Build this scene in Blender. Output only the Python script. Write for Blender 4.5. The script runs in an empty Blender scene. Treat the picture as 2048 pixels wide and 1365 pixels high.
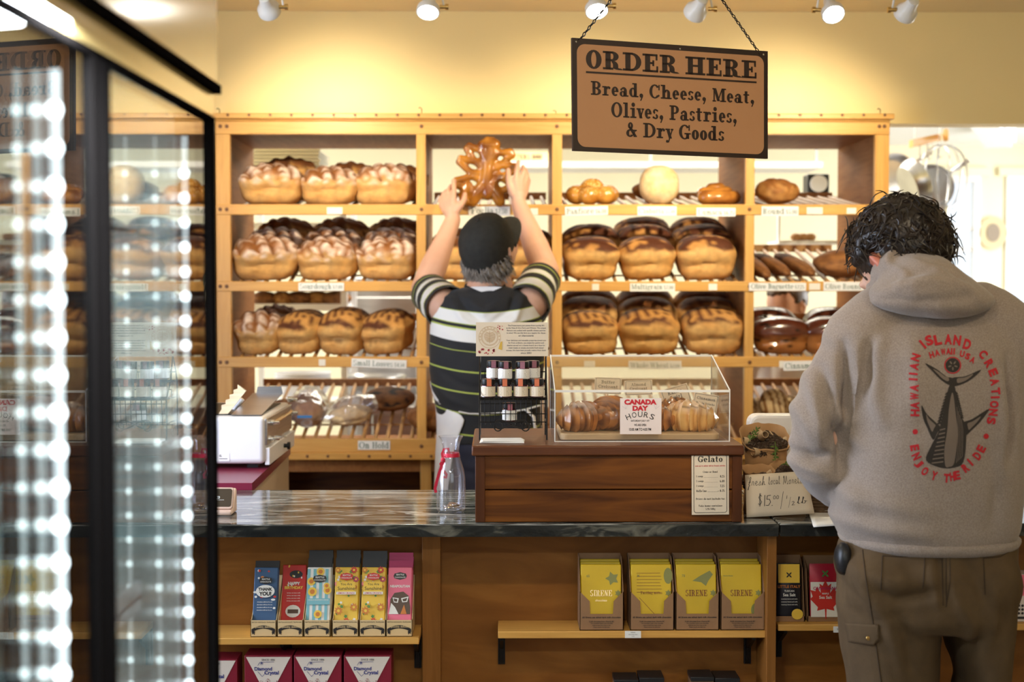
import bpy, bmesh, math, random
from math import sin, cos, pi, radians, sqrt
from mathutils import Vector, Matrix, noise
from mathutils.bvhtree import BVHTree

# ------------------------------------------------------------------ camera, world, light, exposure
SC = bpy.context.scene
COL = SC.collection
FPX, CXP, CYP = 2844.0, 1024.0, 682.5
CAM_Z, PITCH, YAW = 1.48, 2.405, 0.5
camd = bpy.data.cameras.new('camera'); cam = bpy.data.objects.new('camera', camd); COL.objects.link(cam)
camd.sensor_width = 36.0; camd.lens = FPX * 36.0 / 2048.0; camd.clip_start = 0.05
cam.location = (0, 0, CAM_Z)
cam.rotation_euler = (radians(90 - PITCH), 0, radians(-YAW))
camd.dof.use_dof = True; camd.dof.focus_distance = 3.28; camd.dof.aperture_fstop = 3.3
SC.camera = cam
CAM_R = cam.rotation_euler.to_matrix()
def W(px, py, Y):
    """world point at depth plane Y that a photo pixel (2048 x 1365) looks at"""
    d = CAM_R @ Vector(((px - CXP) / FPX, -(py - CYP) / FPX, -1.0))
    return Vector((0, 0, CAM_Z)) + d * (Y / d.y)
def WX(px, Y): return W(px, 563, Y).x
def WZ(py, Y): return W(1000, py, Y).z

wd = bpy.data.worlds.new('world'); SC.world = wd; wd.use_nodes = True
bg = wd.node_tree.nodes['Background']
bg.inputs['Color'].default_value = (0.80, 0.90, 1.0, 1); bg.inputs['Strength'].default_value = 1.0
SC.view_settings.view_transform = 'Standard'; SC.view_settings.look = 'None'
SC.view_settings.gamma = 1.0; SC.view_settings.use_curve_mapping = False
SC.view_settings.exposure = 0.42

def area_light(name, loc, target, sx, sy, power, color):
    d = bpy.data.lights.new(name, 'AREA'); d.shape = 'RECTANGLE'; d.size = sx; d.size_y = sy
    d.energy = power; d.color = color
    o = bpy.data.objects.new(name, d); COL.objects.link(o); o.location = loc
    o.rotation_euler = (Vector(target) - Vector(loc)).to_track_quat('-Z', 'Y').to_euler()
    return o
# daylight through the shop's own windows and glass door (behind and left of the camera)
area_light('daylight_shop_window', (1.1, -1.72, 1.75), (0.9, 3, 1.35), 2.6, 1.3, 9, (0.92, 0.95, 1.0))
area_light('daylight_glass_door', (-1.72, 2.95, 1.45), (0.6, 3.15, 1.05), 0.9, 1.5, 44, (0.70, 0.80, 1.0))
# daylight stand-ins added at the kitchen's side walls, where no window is built
area_light('kitchen_fill_right', (4.02, 7.0, 1.6), (0.5, 6.2, 1.1), 1.8, 1.2, 84, (0.95, 0.97, 1.0))
area_light('daylight_kitchen_side', (-3.9, 7.2, 1.7), (0.0, 6.8, 1.2), 1.8, 1.2, 74, (0.97, 0.98, 1.0))
# fluorescent ceiling fittings in the kitchen (tubes modelled below)
area_light('kitchen_tube_light', (0.2, 6.9, 2.32), (0.2, 6.9, 0), 3.2, 0.7, 52, (1.0, 0.93, 0.78))

# ------------------------------------------------------------------ helpers
RND = random.Random(7)
def clamp(v, a=0.0, b=1.0): return max(a, min(b, v))
def sstep(a, b, v):
    t = clamp((v - a) / (b - a)); return t * t * (3 - 2 * t)
def lerp(a, b, t): return a + (b - a) * t
def nz(x, y, z, s=1.0): return noise.noise(Vector((x * s, y * s, z * s)))

def link(o, parent=None):
    COL.objects.link(o)
    if parent is not None: o.parent = parent
    return o
def tag(o, label=None, cat=None, group=None, kind=None):
    if label: o['label'] = label
    if cat: o['category'] = cat
    if group: o['group'] = group
    if kind: o['kind'] = kind
    return o
def thing(name, label, cat, loc=(0, 0, 0), rz=0.0, group=None):
    o = bpy.data.objects.new(name, None); o.empty_display_size = 0.05
    link(o); o.location = loc; o.rotation_euler = (0, 0, rz)
    return tag(o, label, cat, group)
def to_mesh(name, bm, mats, smooth=True):
    me = bpy.data.meshes.new(name)
    bmesh.ops.recalc_face_normals(bm, faces=bm.faces[:])
    bm.to_mesh(me); bm.free()
    for m in (mats if isinstance(mats, (list, tuple)) else [mats]): me.materials.append(m)
    if smooth:
        for p in me.polygons: p.use_smooth = True
        try: me.set_sharp_from_angle(angle=radians(38))
        except Exception: pass
    return me
def obj(name, bm, mats, parent=None, smooth=True, bevel=0.0, seg=2, label=None, solid=0.0):
    me = to_mesh(name, bm, mats, smooth)
    o = bpy.data.objects.new(name, me); link(o, parent)
    if solid:
        s = o.modifiers.new('solid', 'SOLIDIFY'); s.thickness = solid; s.offset = 0
    if bevel:
        b = o.modifiers.new('bevel', 'BEVEL'); b.width = bevel; b.segments = seg; b.limit_method = 'ANGLE'; b.angle_limit = radians(40)
        b.harden_normals = False
    if label: o['label'] = label
    return o
def mobj(name, me, parent=None):
    return link(bpy.data.objects.new(name, me), parent)
def dup(root, loc=None, rot=None, scale=None, label=None, group=None):
    r = root.copy(); COL.objects.link(r)
    if loc is not None: r.location = loc
    if rot is not None: r.rotation_euler = rot
    if scale is not None: r.scale = scale
    if label: r['label'] = label
    if group: r['group'] = group
    for ch in list(root.children):
        c = ch.copy(); COL.objects.link(c); c.parent = r
        for g in list(ch.children):
            d = g.copy(); COL.objects.link(d); d.parent = c
    return r
def BM(): return bmesh.new()

def box(bm, x0, x1, y0, y1, z0, z1, mi=0, M=None):
    vs = [bm.verts.new(v) for v in ((x0,y0,z0),(x1,y0,z0),(x1,y1,z0),(x0,y1,z0),(x0,y0,z1),(x1,y0,z1),(x1,y1,z1),(x0,y1,z1))]
    if M is not None:
        for v in vs: v.co = M @ v.co
    for q in ((0,3,2,1),(4,5,6,7),(0,1,5,4),(1,2,6,5),(2,3,7,6),(3,0,4,7)):
        f = bm.faces.new([vs[i] for i in q]); f.material_index = mi
    return vs
def hexa(bm, pts, mi=0):
    """8 corner points: bottom ring then top ring"""
    vs = [bm.verts.new(v) for v in pts]
    for q in ((0,3,2,1),(4,5,6,7),(0,1,5,4),(1,2,6,5),(2,3,7,6),(3,0,4,7)):
        f = bm.faces.new([vs[i] for i in q]); f.material_index = mi
def frame_of(d, up=None):
    d = d.normalized(); u = Vector(up) if up is not None else (Vector((0, 0, 1)) if abs(d.z) < 0.92 else Vector((1, 0, 0)))
    a = d.cross(u).normalized(); b = a.cross(d).normalized()
    return a, b
def rings(bm, rr, mi=0, cap=True, closed=False):
    """connect lists of points (each ring the same count) into a tube"""
    R = [[bm.verts.new(p) for p in r] for r in rr]; n = len(R[0])
    m = len(R)
    for j in range(m if closed else m - 1):
        A, B = R[j], R[(j + 1) % m]
        for i in range(n):
            f = bm.faces.new((A[i], A[(i+1) % n], B[(i+1) % n], B[i])); f.material_index = mi
    if cap and not closed:
        f = bm.faces.new(list(reversed(R[0]))); f.material_index = mi
        f = bm.faces.new(R[-1]); f.material_index = mi
    return R
def tube(bm, pts, r, n=8, mi=0, cap=True, closed=False, flat=1.0, up=None):
    pts = [Vector(p) for p in pts]; m = len(pts); out = []
    a = None
    for i, p in enumerate(pts):
        if closed: d = pts[(i + 1) % m] - pts[i - 1]
        else: d = pts[min(i + 1, m - 1)] - pts[max(i - 1, 0)]
        if d.length < 1e-9: d = Vector((0, 0, 1))
        d.normalize()
        if a is None or up is not None: a, b = frame_of(d, up)
        else:
            a = (a - d * a.dot(d))
            a = a.normalized() if a.length > 1e-6 else frame_of(d)[0]
            b = a.cross(d).normalized()
        rr = r[i] if isinstance(r, (list, tuple)) else r
        out.append([p + a * (cos(2*pi*k/n) * rr) + b * (sin(2*pi*k/n) * rr * flat) for k in range(n)])
    return rings(bm, out, mi, cap, closed)
def capsule(bm, pts, r, n=12, mi=0, flat=1.0, up=None):
    """tube with rounded ends"""
    pts = [Vector(p) for p in pts]; rr = list(r) if isinstance(r, (list, tuple)) else [r] * len(pts)
    d0 = (pts[0] - pts[1]).normalized(); d1 = (pts[-1] - pts[-2]).normalized()
    A, RA, B, RB = [], [], [], []
    for t in (80, 55, 28):
        A.append(pts[0] + d0 * rr[0] * sin(radians(t))); RA.append(rr[0] * cos(radians(t)))
    for t in (28, 55, 80):
        B.append(pts[-1] + d1 * rr[-1] * sin(radians(t))); RB.append(rr[-1] * cos(radians(t)))
    return tube(bm, A + pts + B, RA + rr + RB, n, mi, True, False, flat, up)
def lathe(bm, prof, n=24, mi=0, M=None, cap=True, flute=None):
    rr = []
    for r, z in prof:
        ring = [Vector((r * cos(2*pi*k/n), r * sin(2*pi*k/n), z)) for k in range(n)]
        if M is not None: ring = [M @ v for v in ring]
        rr.append(ring)
    return rings(bm, rr, mi, cap)
def ellip(bm, c, rx, ry, rz, nu=20, nv=12, mi=0, M=None):
    rr = []
    for j in range(1, nv):
        v = -pi/2 + pi * j / nv
        ring = [Vector((rx*cos(v)*cos(2*pi*k/nu), ry*cos(v)*sin(2*pi*k/nu), rz*sin(v))) for k in range(nu)]
        ring = [(M @ p if M is not None else p) + Vector(c) for p in ring]
        rr.append(ring)
    rings(bm, rr, mi, True)
def prism(bm, poly, d0, d1, fn, mi=0):
    """poly in 2D extruded between depths d0 and d1; fn(x,y,d) -> point"""
    A = [bm.verts.new(fn(x, y, d0)) for x, y in poly]; B = [bm.verts.new(fn(x, y, d1)) for x, y in poly]
    n = len(poly)
    for i in range(n):
        f = bm.faces.new((A[i], A[(i+1) % n], B[(i+1) % n], B[i])); f.material_index = mi
    f = bm.faces.new(list(reversed(A))); f.material_index = mi
    f = bm.faces.new(B); f.material_index = mi
def flat2d(bm, vf, fn, mi=0):
    """2D mesh (verts, faces) placed through fn(x,y)"""
    vs = [bm.verts.new(fn(x, y)) for x, y in vf[0]]
    for q in vf[1]:
        try: f = bm.faces.new([vs[i] for i in q]); f.material_index = mi
        except ValueError: pass
def rrect(x0, x1, y0, y1, r, n=5):
    P = []
    for cx, cy, a in ((x1-r, y1-r, 0), (x0+r, y1-r, 90), (x0+r, y0+r, 180), (x1-r, y0+r, 270)):
        for k in range(n + 1):
            t = radians(a + 90 * k / n); P.append((cx + r*cos(t), cy + r*sin(t)))
    return P
def merge2d(*parts):
    V, F = [], []
    for v, f in parts:
        b = len(V); V += v; F += [tuple(i + b for i in q) for q in f]
    return V, F
def poly2d(P): return (list(P), [tuple(range(len(P)))])
def ring2d(P, Q):
    n = len(P); return (list(P) + list(Q), [(i, (i+1) % n, n + (i+1) % n, n + i) for i in range(n)])
def stroke2d(pts, w):
    """polyline of width w with mitre-less joints (round dots at joints)"""
    V, F = [], []
    for (x0, y0), (x1, y1) in zip(pts[:-1], pts[1:]):
        L = math.hypot(x1 - x0, y1 - y0)
        if L < 1e-9: continue
        nx, ny = -(y1-y0)/L*w/2, (x1-x0)/L*w/2
        b = len(V); V += [(x0+nx, y0+ny), (x0-nx, y0-ny), (x1-nx, y1-ny), (x1+nx, y1+ny)]; F.append((b, b+1, b+2, b+3))
    for x, y in pts:
        b = len(V); V += [(x + w/2*cos(2*pi*k/8), y + w/2*sin(2*pi*k/8)) for k in range(8)]; F.append(tuple(range(b, b+8)))
    return V, F
def tf2d(vf, sx=1, sy=None, dx=0, dy=0, rot=0, shear=0):
    sy = sx if sy is None else sy; c, s = cos(rot), sin(rot); out = []
    for x, y in vf[0]:
        x, y = (x + shear*y) * sx, y * sy
        out.append((x*c - y*s + dx, x*s + y*c + dy))
    return out, vf[1]
def bounds2d(vf):
    xs = [v[0] for v in vf[0]]; ys = [v[1] for v in vf[0]]
    return min(xs), max(xs), min(ys), max(ys)
def fit2d(vf, x0, x1, y0, y1, keep=False):
    a, b, c, d = bounds2d(vf)
    sx, sy = (x1-x0)/max(b-a, 1e-9), (y1-y0)/max(d-c, 1e-9)
    if keep:
        s = min(sx, sy); return [((v[0]-(a+b)/2)*s + (x0+x1)/2, (v[1]-(c+d)/2)*s + (y0+y1)/2) for v in vf[0]], vf[1]
    return [((v[0]-a)*sx + x0, (v[1]-c)*sy + y0) for v in vf[0]], vf[1]

# sans lettering from the built-in font, turned into plain mesh data
_TC = {}
def sans(txt, weight=0.0):
    k = (txt, weight)
    if k in _TC: return _TC[k]
    cu = bpy.data.curves.new('lettering', 'FONT'); cu.body = txt; cu.size = 1.0; cu.offset = weight; cu.resolution_u = 3
    o = bpy.data.objects.new('lettering', cu); COL.objects.link(o)
    dg = bpy.context.evaluated_depsgraph_get(); dg.update()
    me = bpy.data.meshes.new_from_object(o.evaluated_get(dg))
    vf = ([(v.co.x, v.co.y) for v in me.vertices], [tuple(p.vertices) for p in me.polygons])
    bpy.data.objects.remove(o); bpy.data.curves.remove(cu); bpy.data.meshes.remove(me)
    _TC[k] = vf; return vf

# slab-serif lettering drawn stroke by stroke
class Glyph:
    def __init__(s, w, t): s.V, s.F, s.w, s.t = [], [], w, t; s.o = 0.075 + 0.25*w
    def add(s, P):
        b = len(s.V); s.V += P; s.F.append(tuple(range(b, b + len(P))))
    def R(s, x0, x1, y0, y1): s.add([(x0,y0),(x1,y0),(x1,y1),(x0,y1)])
    def st(s, x, y0, y1, top=3, bot=3, w=None):
        w = w or s.w; o = s.o * (w / s.w) ** .5; t = s.t; s.R(x, x+w, y0, y1)
        if bot: s.R(x - (o if bot & 1 else 0), x + w + (o if bot & 2 else 0), y0, y0+t)
        if top: s.R(x - (o if top & 1 else 0), x + w + (o if top & 2 else 0), y1-t, y1)
    def A(s, cx, cy, rx, ry, a0, a1, w=None, t=None, n=None):
        w = s.w if w is None else w; t = s.t if t is None else t
        n = n or max(4, int(abs(a1-a0) / 18))
        for k in range(n):
            u, v = radians(a0 + (a1-a0)*k/n), radians(a0 + (a1-a0)*(k+1)/n)
            s.add([(cx+rx*cos(u), cy+ry*sin(u)), (cx+rx*cos(v), cy+ry*sin(v)), (cx+(rx-w)*cos(v), cy+(ry-t)*sin(v)), (cx+(rx-w)*cos(u), cy+(ry-t)*sin(u))])
    def D(s, x0, y0, x1, y1, w): s.add([(x0,y0),(x0+w,y0),(x1+w,y1),(x1,y1)])
    def B(s, cx, cy, r): s.add([(cx + r*cos(2*pi*k/10), cy + r*sin(2*pi*k/10)) for k in range(10)])
def glyph(ch, w, t):
    g = Glyph(w, t); o = g.o; X = .68; c = ch; bl = w*.62
    if c == ' ': return ([], []), .32
    if c in 'OQ': g.A(.46, .5, .46, .52, 0, 360); a = .92
    elif c == 'D': g.st(o, 0, 1); r = .52; g.R(o, o+w+.1, 0, t); g.R(o, o+w+.1, 1-t, 1); g.A(o+w+.06, .5, r-.06+w*.4, .5, -90, 90); a = o+w+r+w*.4
    elif c in 'EFL':
        g.st(o, 0, 1); x1 = o+w+.44
        if c != 'L': g.R(o, x1, 1-t, 1); g.R(x1-t, x1, .66, 1); g.R(o+w, o+w+.24, .5-t/2, .5+t/2); g.R(o+w+.24-t, o+w+.24, .34, .66)
        if c != 'F': g.R(o, x1+.04, 0, t); g.R(x1+.04-t, x1+.04, 0, .34)
        a = x1+.06
    elif c == 'H': g.st(o, 0, 1); g.st(o+w+.3, 0, 1); g.R(o+w, o+w+.3, .5-t/2, .5+t/2); a = 2*o+2*w+.3
    elif c == 'I': g.st(o, 0, 1); a = 2*o+w
    elif c in 'PRB':
        g.st(o, 0, 1); ry = .27 if c != 'P' else .29; cx = o+w+.08; rx = .22+w*.55
        g.R(o, cx, 1-t, 1); g.R(o, cx, 1-2*ry, 1-2*ry+t); g.A(cx, 1-ry, rx, ry, -90, 90); a = cx+rx+.03
        if c == 'R': g.A(cx-.02, .235, rx*.98, .27, 0, 90); g.R(cx-.02+rx*.98-w, cx-.02+rx*.98, .1, .24); g.A(cx-.02+rx*.98+.1-.0, .12, .1+w, .12, 180, 300, w, t*.8); a += .14
        if c == 'B': g.R(o, cx, 0, t); g.A(cx, .26, rx*1.08, .26, -90, 90); a += .03
    elif c in 'CG':
        g.A(.46, .5, .46, .52, 38, 322); g.R(.46+.46*.72-.02, .46+.46*.72+t*.9, .60, 1.0)
        if c == 'C': g.B(.46+.33, .2, t*.8); a = .9
        else: g.st(.58, 0.03, .44, 3, 0); a = .58+w+o
    elif c == 'M': g.st(o, 0, 1, 1, 3, t*1.1); x2 = o+t+.62; g.st(x2, 0, 1, 2, 3); g.D(o, 1, o+.28, 0, 0) if 0 else None; g.D(o+.32, .05, o-.02, 1, w); g.D(o+.32, .05, x2, 1, t*1.1); a = x2+w+o
    elif c == 'N': g.st(o, 0, 1, 1, 3, t*1.1); x2 = o+.5; g.st(x2, 0, 1, 3, 0, t*1.1); g.D(x2-w+t, 0, o-.02, 1, w); a = x2+t+o
    elif c == 'S': g.A(.34, .75, .3, .27, 30, 250, w*.8); g.A(.34, .25, .32, .27, -150, 80, w*.85); g.B(.1, .16, t); a = .72
    elif c == 'W': g.D(.24, 0, 0, 1, w); g.D(.24, 0, .5, 1, t); g.D(.68, 0, .44, 1, w); g.D(.68, 0, .92, 1, t); g.R(-.06, w+.08, 1-t, 1); g.R(.82, 1.06, 1-t, 1); a = 1.08
    elif c == 'T': x = .3; g.st(x, 0, 1, 0, 3); g.R(.0, .6+w, 1-t, 1); g.R(0, t, .68, 1); g.R(.6+w-t, .6+w, .68, 1); a = .64+w
    elif c == 'A': g.D(0, 0, .34, 1, t); g.D(.6, 0, .3, 1, w); g.R(.15, .65, .3, .3+t); g.R(-.1, .18, 0, t); g.R(.48, .74+w, 0, t); a = .72+w
    elif c == 'U': g.st(o, .28, 1, 3, 0); g.st(o+w+.36, .28, 1, 3, 0, t); g.A(o+(w+.36+t)/2, .3, (w+.36+t)/2, .32, 180, 360, w*.8); a = 2*o+w+.36+t
    elif c == 'Y': g.D(.26, .45, 0, 1, w); g.D(.3, .45, .62, 1, t); g.st(.27, 0, .47, 0, 3); g.R(-.06, w+.08, 1-t, 1); g.R(.5, .76, 1-t, 1); a = .74
    elif c == 'K': g.st(o, 0, 1); g.D(o+w, .42, .62, 1, t); g.D(.62, 0, o+w+.06, .56, w); g.R(.5, .76, 1-t, 1); g.R(.56, .72+w, 0, t); a = .74+w
    elif c == 'J': g.st(.28, .2, 1, 3, 0); g.A(.14+w*.5, .2, .14+w*.5, .2, 180, 360, w*.8); a = .3+w+o
    elif c == 'V': g.D(.3, 0, 0, 1, w); g.D(.32, 0, .62, 1, t); g.R(-.06, w+.08, 1-t, 1); g.R(.52, .78, 1-t, 1); a = .76
    elif c == 'a': g.A(.26, .19, .26, .21, 0, 360, w*.85, t*.8); x = .36; g.st(x, 0, .46, 0, 2); g.A(x+w-.26, .43, .26, .26, 0, 150, w, t*.9); g.B(.14, .5, t*.85); a = x+w+o*.9
    elif c in 'bdpqh' and c != 'h':
        left = c in 'bp'; rx = .25+w*.3; x = o if left else 2*rx-w
        cx = (o+rx) if left else rx
        g.A(cx, X/2, rx, X/2+.01, 0, 360)
        if c == 'b': g.st(x, 0, 1.02, 1, 0)
        if c == 'd': g.st(x, 0, 1.02, 1, 2)
        if c == 'p': g.st(x, -.28, X, 1, 3)
        if c == 'q': g.st(x, -.28, X, 0, 3)
        a = 2*rx + o
    elif c == 'c': g.A(.28, X/2, .28, X/2+.01, 40, 320); g.B(.42, .5, t*.9); a = .5
    elif c == 'e': g.A(.29, X/2, .29, X/2+.01, 0, 318); g.R(.06, .57, X/2-t*.4, X/2+t*.4); a = .6
    elif c == 'f': x = .14; g.st(x, 0, .8, 0, 3); g.A(x+.22, .78, .22, .26, 60, 180, w, t); g.B(x+.3, .9, t*.9); g.R(0, x+w+.14, X-t, X); a = x+w+.17
    elif c == 'g': g.A(.26, .45, .24, .23, 0, 360, w*.8, t*.8); g.A(.28, -.1, .28, .17, 0, 360, w*.6, t*.8); g.R(.1, .4, .04, .14); g.R(.42, .58, .58, X); a = .6
    elif c in 'hnmr':
        g.st(o, 0, 1.02 if c == 'h' else X, 1, 3); x = o
        for k in range({'h': 1, 'n': 1, 'm': 2, 'r': 0}[c]):
            x2 = x+w+.17; g.st(x2, 0, .44, 0, 3); g.A(x+w*.4+(x2+w-x-w*.4)/2, .42, (x2+w-x-w*.4)/2, .27, 0, 165, w, t); x = x2
        if c == 'r': g.A(o+w+.12, .42, .2, .27, 60, 170, w*.6, t); g.B(o+w+.2, .57, t*1.0); a = o+w+.32
        else: a = x+w+o
    elif c in 'il': g.st(o, 0, X if c == 'i' else 1.02, 1, 3); a = 2*o+w; (g.B(o+w/2, .9, bl) if c == 'i' else None)
    elif c == 'k': g.st(o, 0, 1.02, 1, 3); g.D(o+w, .28, .46, X, t); g.D(.42, 0, o+w+.02, .36, w); g.R(.36, .6, X-t, X); g.R(.38, .5+w, 0, t); a = .5+w+.06
    elif c == 'o': g.A(.3, X/2, .3, X/2+.01, 0, 360); a = .6
    elif c == 's': g.A(.24, .51, .21, .18, 20, 250, w*.7); g.A(.24, .17, .23, .18, -160, 80, w*.75); g.B(.07, .11, t*.8); g.B(.4, .57, t*.7); a = .5
    elif c == 't': x = .12; g.st(x, .14, .9, 0, 0); g.A(x+.2, .16, .2, .17, 180, 330, w, t); g.R(0, x+w+.16, X-t, X); a = x+w+.2
    elif c == 'u': g.st(o, .2, X, 1, 0); x2 = o+w+.18; g.st(x2, 0, X, 1, 2); g.A(o+(w+.2+w)/2-.02, .25, (2*w+.18)/2, .26, 180, 330, w, t); a = x2+w+o
    elif c == 'v': g.D(.2, 0, 0, X, w); g.D(.22, 0, .46, X, t); g.R(-.06, w+.06, X-t, X); g.R(.36, .58, X-t, X); a = .56
    elif c == 'w': g.D(.18, 0, 0, X, w); g.D(.2, 0, .38, X, t); g.D(.5, 0, .32, X, w); g.D(.52, 0, .7, X, t); g.R(-.06, w+.06, X-t, X); g.R(.6, .82, X-t, X); a = .82
    elif c == 'y': g.D(.22, 0, 0, X, w); g.D(.12, -.28, .46, X, t); g.B(.08, -.2, t); g.R(-.06, w+.06, X-t, X); g.R(.36, .58, X-t, X); a = .57
    elif c == 'x': g.D(.38, 0, 0, X, w); g.D(0, 0, .42, X, t); a = .55
    elif c == ',': g.B(w*.7, w*.55, bl*1.05); g.D(w*.25, -.24, w*.8, .05, w*.45); a = w*1.5+.03
    elif c == '.': g.B(w*.7, w*.55, bl); a = w*1.4
    elif c == '&': g.A(.34, .76, .2, .24, 0, 360, w*.7); g.A(.3, .25, .3, .27, 60, 330, w*.95); g.D(.62, 0, .16, .7, w); g.R(.5, .84, .4, .4+t); g.D(.44, .08, .66, .42, t); g.R(.58, .84, 0, t); a = .88
    elif c == '$': g.A(.28, .72, .24, .24, 30, 250, w*.8); g.A(.28, .28, .26, .24, -150, 80, w*.8); g.R(.28-t*.4, .28+t*.4, -.1, 1.1); a = .6
    elif c == '/': g.D(0, -.05, .36, 1.05, t); a = .45
    elif c == '+': g.R(0, .4, .3, .3+t); g.R(.2-t/2, .2+t/2, .12, .5); a = .48
    elif c in '0': g.A(.27, .5, .27, .51, 0, 360); a = .58
    elif c == '1': g.st(.14, 0, 1, 1, 3); a = .5
    elif c == '2': g.A(.26, .74, .25, .27, -40, 180); g.D(.02, 0, .36, .62, w*.8); g.R(.02, .52, 0, t*1.2); a = .56
    elif c == '3': g.A(.24, .75, .23, .25, -90, 160); g.A(.24, .27, .25, .28, -160, 90); a = .55
    elif c == '4': g.R(.3, .3+w, 0, 1); g.R(0, .52, .24, .24+t); g.D(0, .26, .3, 1, t); g.R(.18, .5, 0, t); a = .57
    elif c == '5': g.A(.24, .3, .26, .31, -160, 120); g.R(.05, .05+t, .48, 1); g.R(.05, .46, 1-t*1.3, 1); a = .55
    elif c == '6': g.A(.27, .3, .26, .31, 0, 360); g.A(.36, .52, .35, .5, 90, 200); a = .57
    elif c == '7': g.R(0, .5, 1-t*1.3, 1); g.D(.12, 0, .42, 1, w*.9); a = .52
    elif c == '8': g.A(.27, .75, .22, .26, 0, 360); g.A(.27, .27, .26, .28, 0, 360); a = .57
    elif c == '9': g.A(.27, .7, .26, .31, 0, 360); g.A(.18, .48, .35, .5, -90, 20); a = .57
    else: a = .3
    return (g.V, g.F), a
def serif(txt, w=.15, t=.07, track=.06):
    x = 0; parts = []
    for ch in txt:
        vf, a = glyph(ch, w, t)
        if vf[0]: parts.append(tf2d(vf, 1, dx=x))
        x += a + track
    return merge2d(*parts)
# ------------------------------------------------------------------ materials
def mat(name, col, rough=0.6, metal=0.0, spec=0.5, trans=0.0, ior=1.45, emit=None, estr=0.0, alpha=1.0, coat=0.0, sheen=0.0, sss=0.0):
    m = bpy.data.materials.new(name); m.use_nodes = True
    b = m.node_tree.nodes['Principled BSDF']
    b.inputs['Base Color'].default_value = (*col, 1); b.inputs['Roughness'].default_value = rough
    b.inputs['Metallic'].default_value = metal; b.inputs['Specular IOR Level'].default_value = spec
    b.inputs['Transmission Weight'].default_value = trans; b.inputs['IOR'].default_value = ior
    b.inputs['Coat Weight'].default_value = coat; b.inputs['Sheen Weight'].default_value = sheen
    b.inputs['Alpha'].default_value = alpha
    if sss: b.inputs['Subsurface Weight'].default_value = sss; b.inputs['Subsurface Radius'].default_value = (0.02, 0.008, 0.004); b.inputs['Subsurface Scale'].default_value = 0.5
    if emit: b.inputs['Emission Color'].default_value = (*emit, 1); b.inputs['Emission Strength'].default_value = estr
    return m
def nodes(m): return m.node_tree.nodes, m.node_tree.links, m.node_tree.nodes['Principled BSDF']
def nmat(name, stops, scale=(1, 1, 1), nscale=5.0, detail=4.0, rough=0.6, distort=0.0, bump=0.0, bscale=None, wave=None, coord='Object', **kw):
    """noise (or wave) coloured material; stops = [(pos, rgb), ...]"""
    m = mat(name, stops[0][1], rough, **kw); N, L, b = nodes(m)
    tc = N.new('ShaderNodeTexCoord'); mp = N.new('ShaderNodeMapping'); mp.inputs['Scale'].default_value = scale
    L.new(tc.outputs[coord], mp.inputs['Vector'])
    if wave:
        t = N.new('ShaderNodeTexWave'); t.bands_direction = wave; t.inputs['Scale'].default_value = nscale; t.inputs['Distortion'].default_value = distort; t.inputs['Detail'].default_value = detail; t.inputs['Detail Scale'].default_value = 1.6
        out = t.outputs['Fac']
    else:
        t = N.new('ShaderNodeTexNoise'); t.inputs['Scale'].default_value = nscale; t.inputs['Detail'].default_value = detail; t.inputs['Distortion'].default_value = distort
        out = t.outputs['Fac']
    L.new(mp.outputs['Vector'], t.inputs['Vector'])
    cr = N.new('ShaderNodeValToRGB'); e = cr.color_ramp.elements
    while len(e) < len(stops): e.new(0.5)
    for k, (p, c) in enumerate(stops): e[k].position = p; e[k].color = (*c, 1)
    L.new(out, cr.inputs['Fac']); L.new(cr.outputs['Color'], b.inputs['Base Color'])
    if bump:
        n2 = N.new('ShaderNodeTexNoise'); n2.inputs['Scale'].default_value = bscale or nscale * 6; n2.inputs['Detail'].default_value = 3
        L.new(tc.outputs[coord], n2.inputs['Vector'])
        bp = N.new('ShaderNodeBump'); bp.inputs['Strength'].default_value = bump; bp.inputs['Distance'].default_value = 0.003
        L.new(n2.outputs['Fac'], bp.inputs['Height']); L.new(bp.outputs['Normal'], b.inputs['Normal'])
    return m
def attr_mat(name, rough=0.55, bump=0.0, bscale=60, noise_amt=0.0, nsc=25, **kw):
    """colour from the mesh's own 'col' attribute, broken up with a little noise"""
    m = mat(name, (.5, .5, .5), rough, **kw); N, L, b = nodes(m)
    a = N.new('ShaderNodeAttribute'); a.attribute_name = 'col'
    tc = N.new('ShaderNodeTexCoord'); t = N.new('ShaderNodeTexNoise'); t.inputs['Scale'].default_value = nsc; t.inputs['Detail'].default_value = 5
    L.new(tc.outputs['Object'], t.inputs['Vector'])
    mr = N.new('ShaderNodeMapRange'); mr.inputs['From Min'].default_value = .25; mr.inputs['From Max'].default_value = .75
    mr.inputs['To Min'].default_value = 1 - noise_amt; mr.inputs['To Max'].default_value = 1 + noise_amt
    L.new(t.outputs['Fac'], mr.inputs['Value'])
    mx = N.new('ShaderNodeVectorMath'); mx.operation = 'SCALE'; L.new(a.outputs['Color'], mx.inputs[0]); L.new(mr.outputs['Result'], mx.inputs['Scale'])
    L.new(mx.outputs['Vector'], b.inputs['Base Color'])
    if bump:
        n2 = N.new('ShaderNodeTexNoise'); n2.inputs['Scale'].default_value = bscale; n2.inputs['Detail'].default_value = 4
        L.new(tc.outputs['Object'], n2.inputs['Vector'])
        bp = N.new('ShaderNodeBump'); bp.inputs['Strength'].default_value = bump; bp.inputs['Distance'].default_value = 0.002
        L.new(n2.outputs['Fac'], bp.inputs['Height']); L.new(bp.outputs['Normal'], b.inputs['Normal'])
    return m
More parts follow.
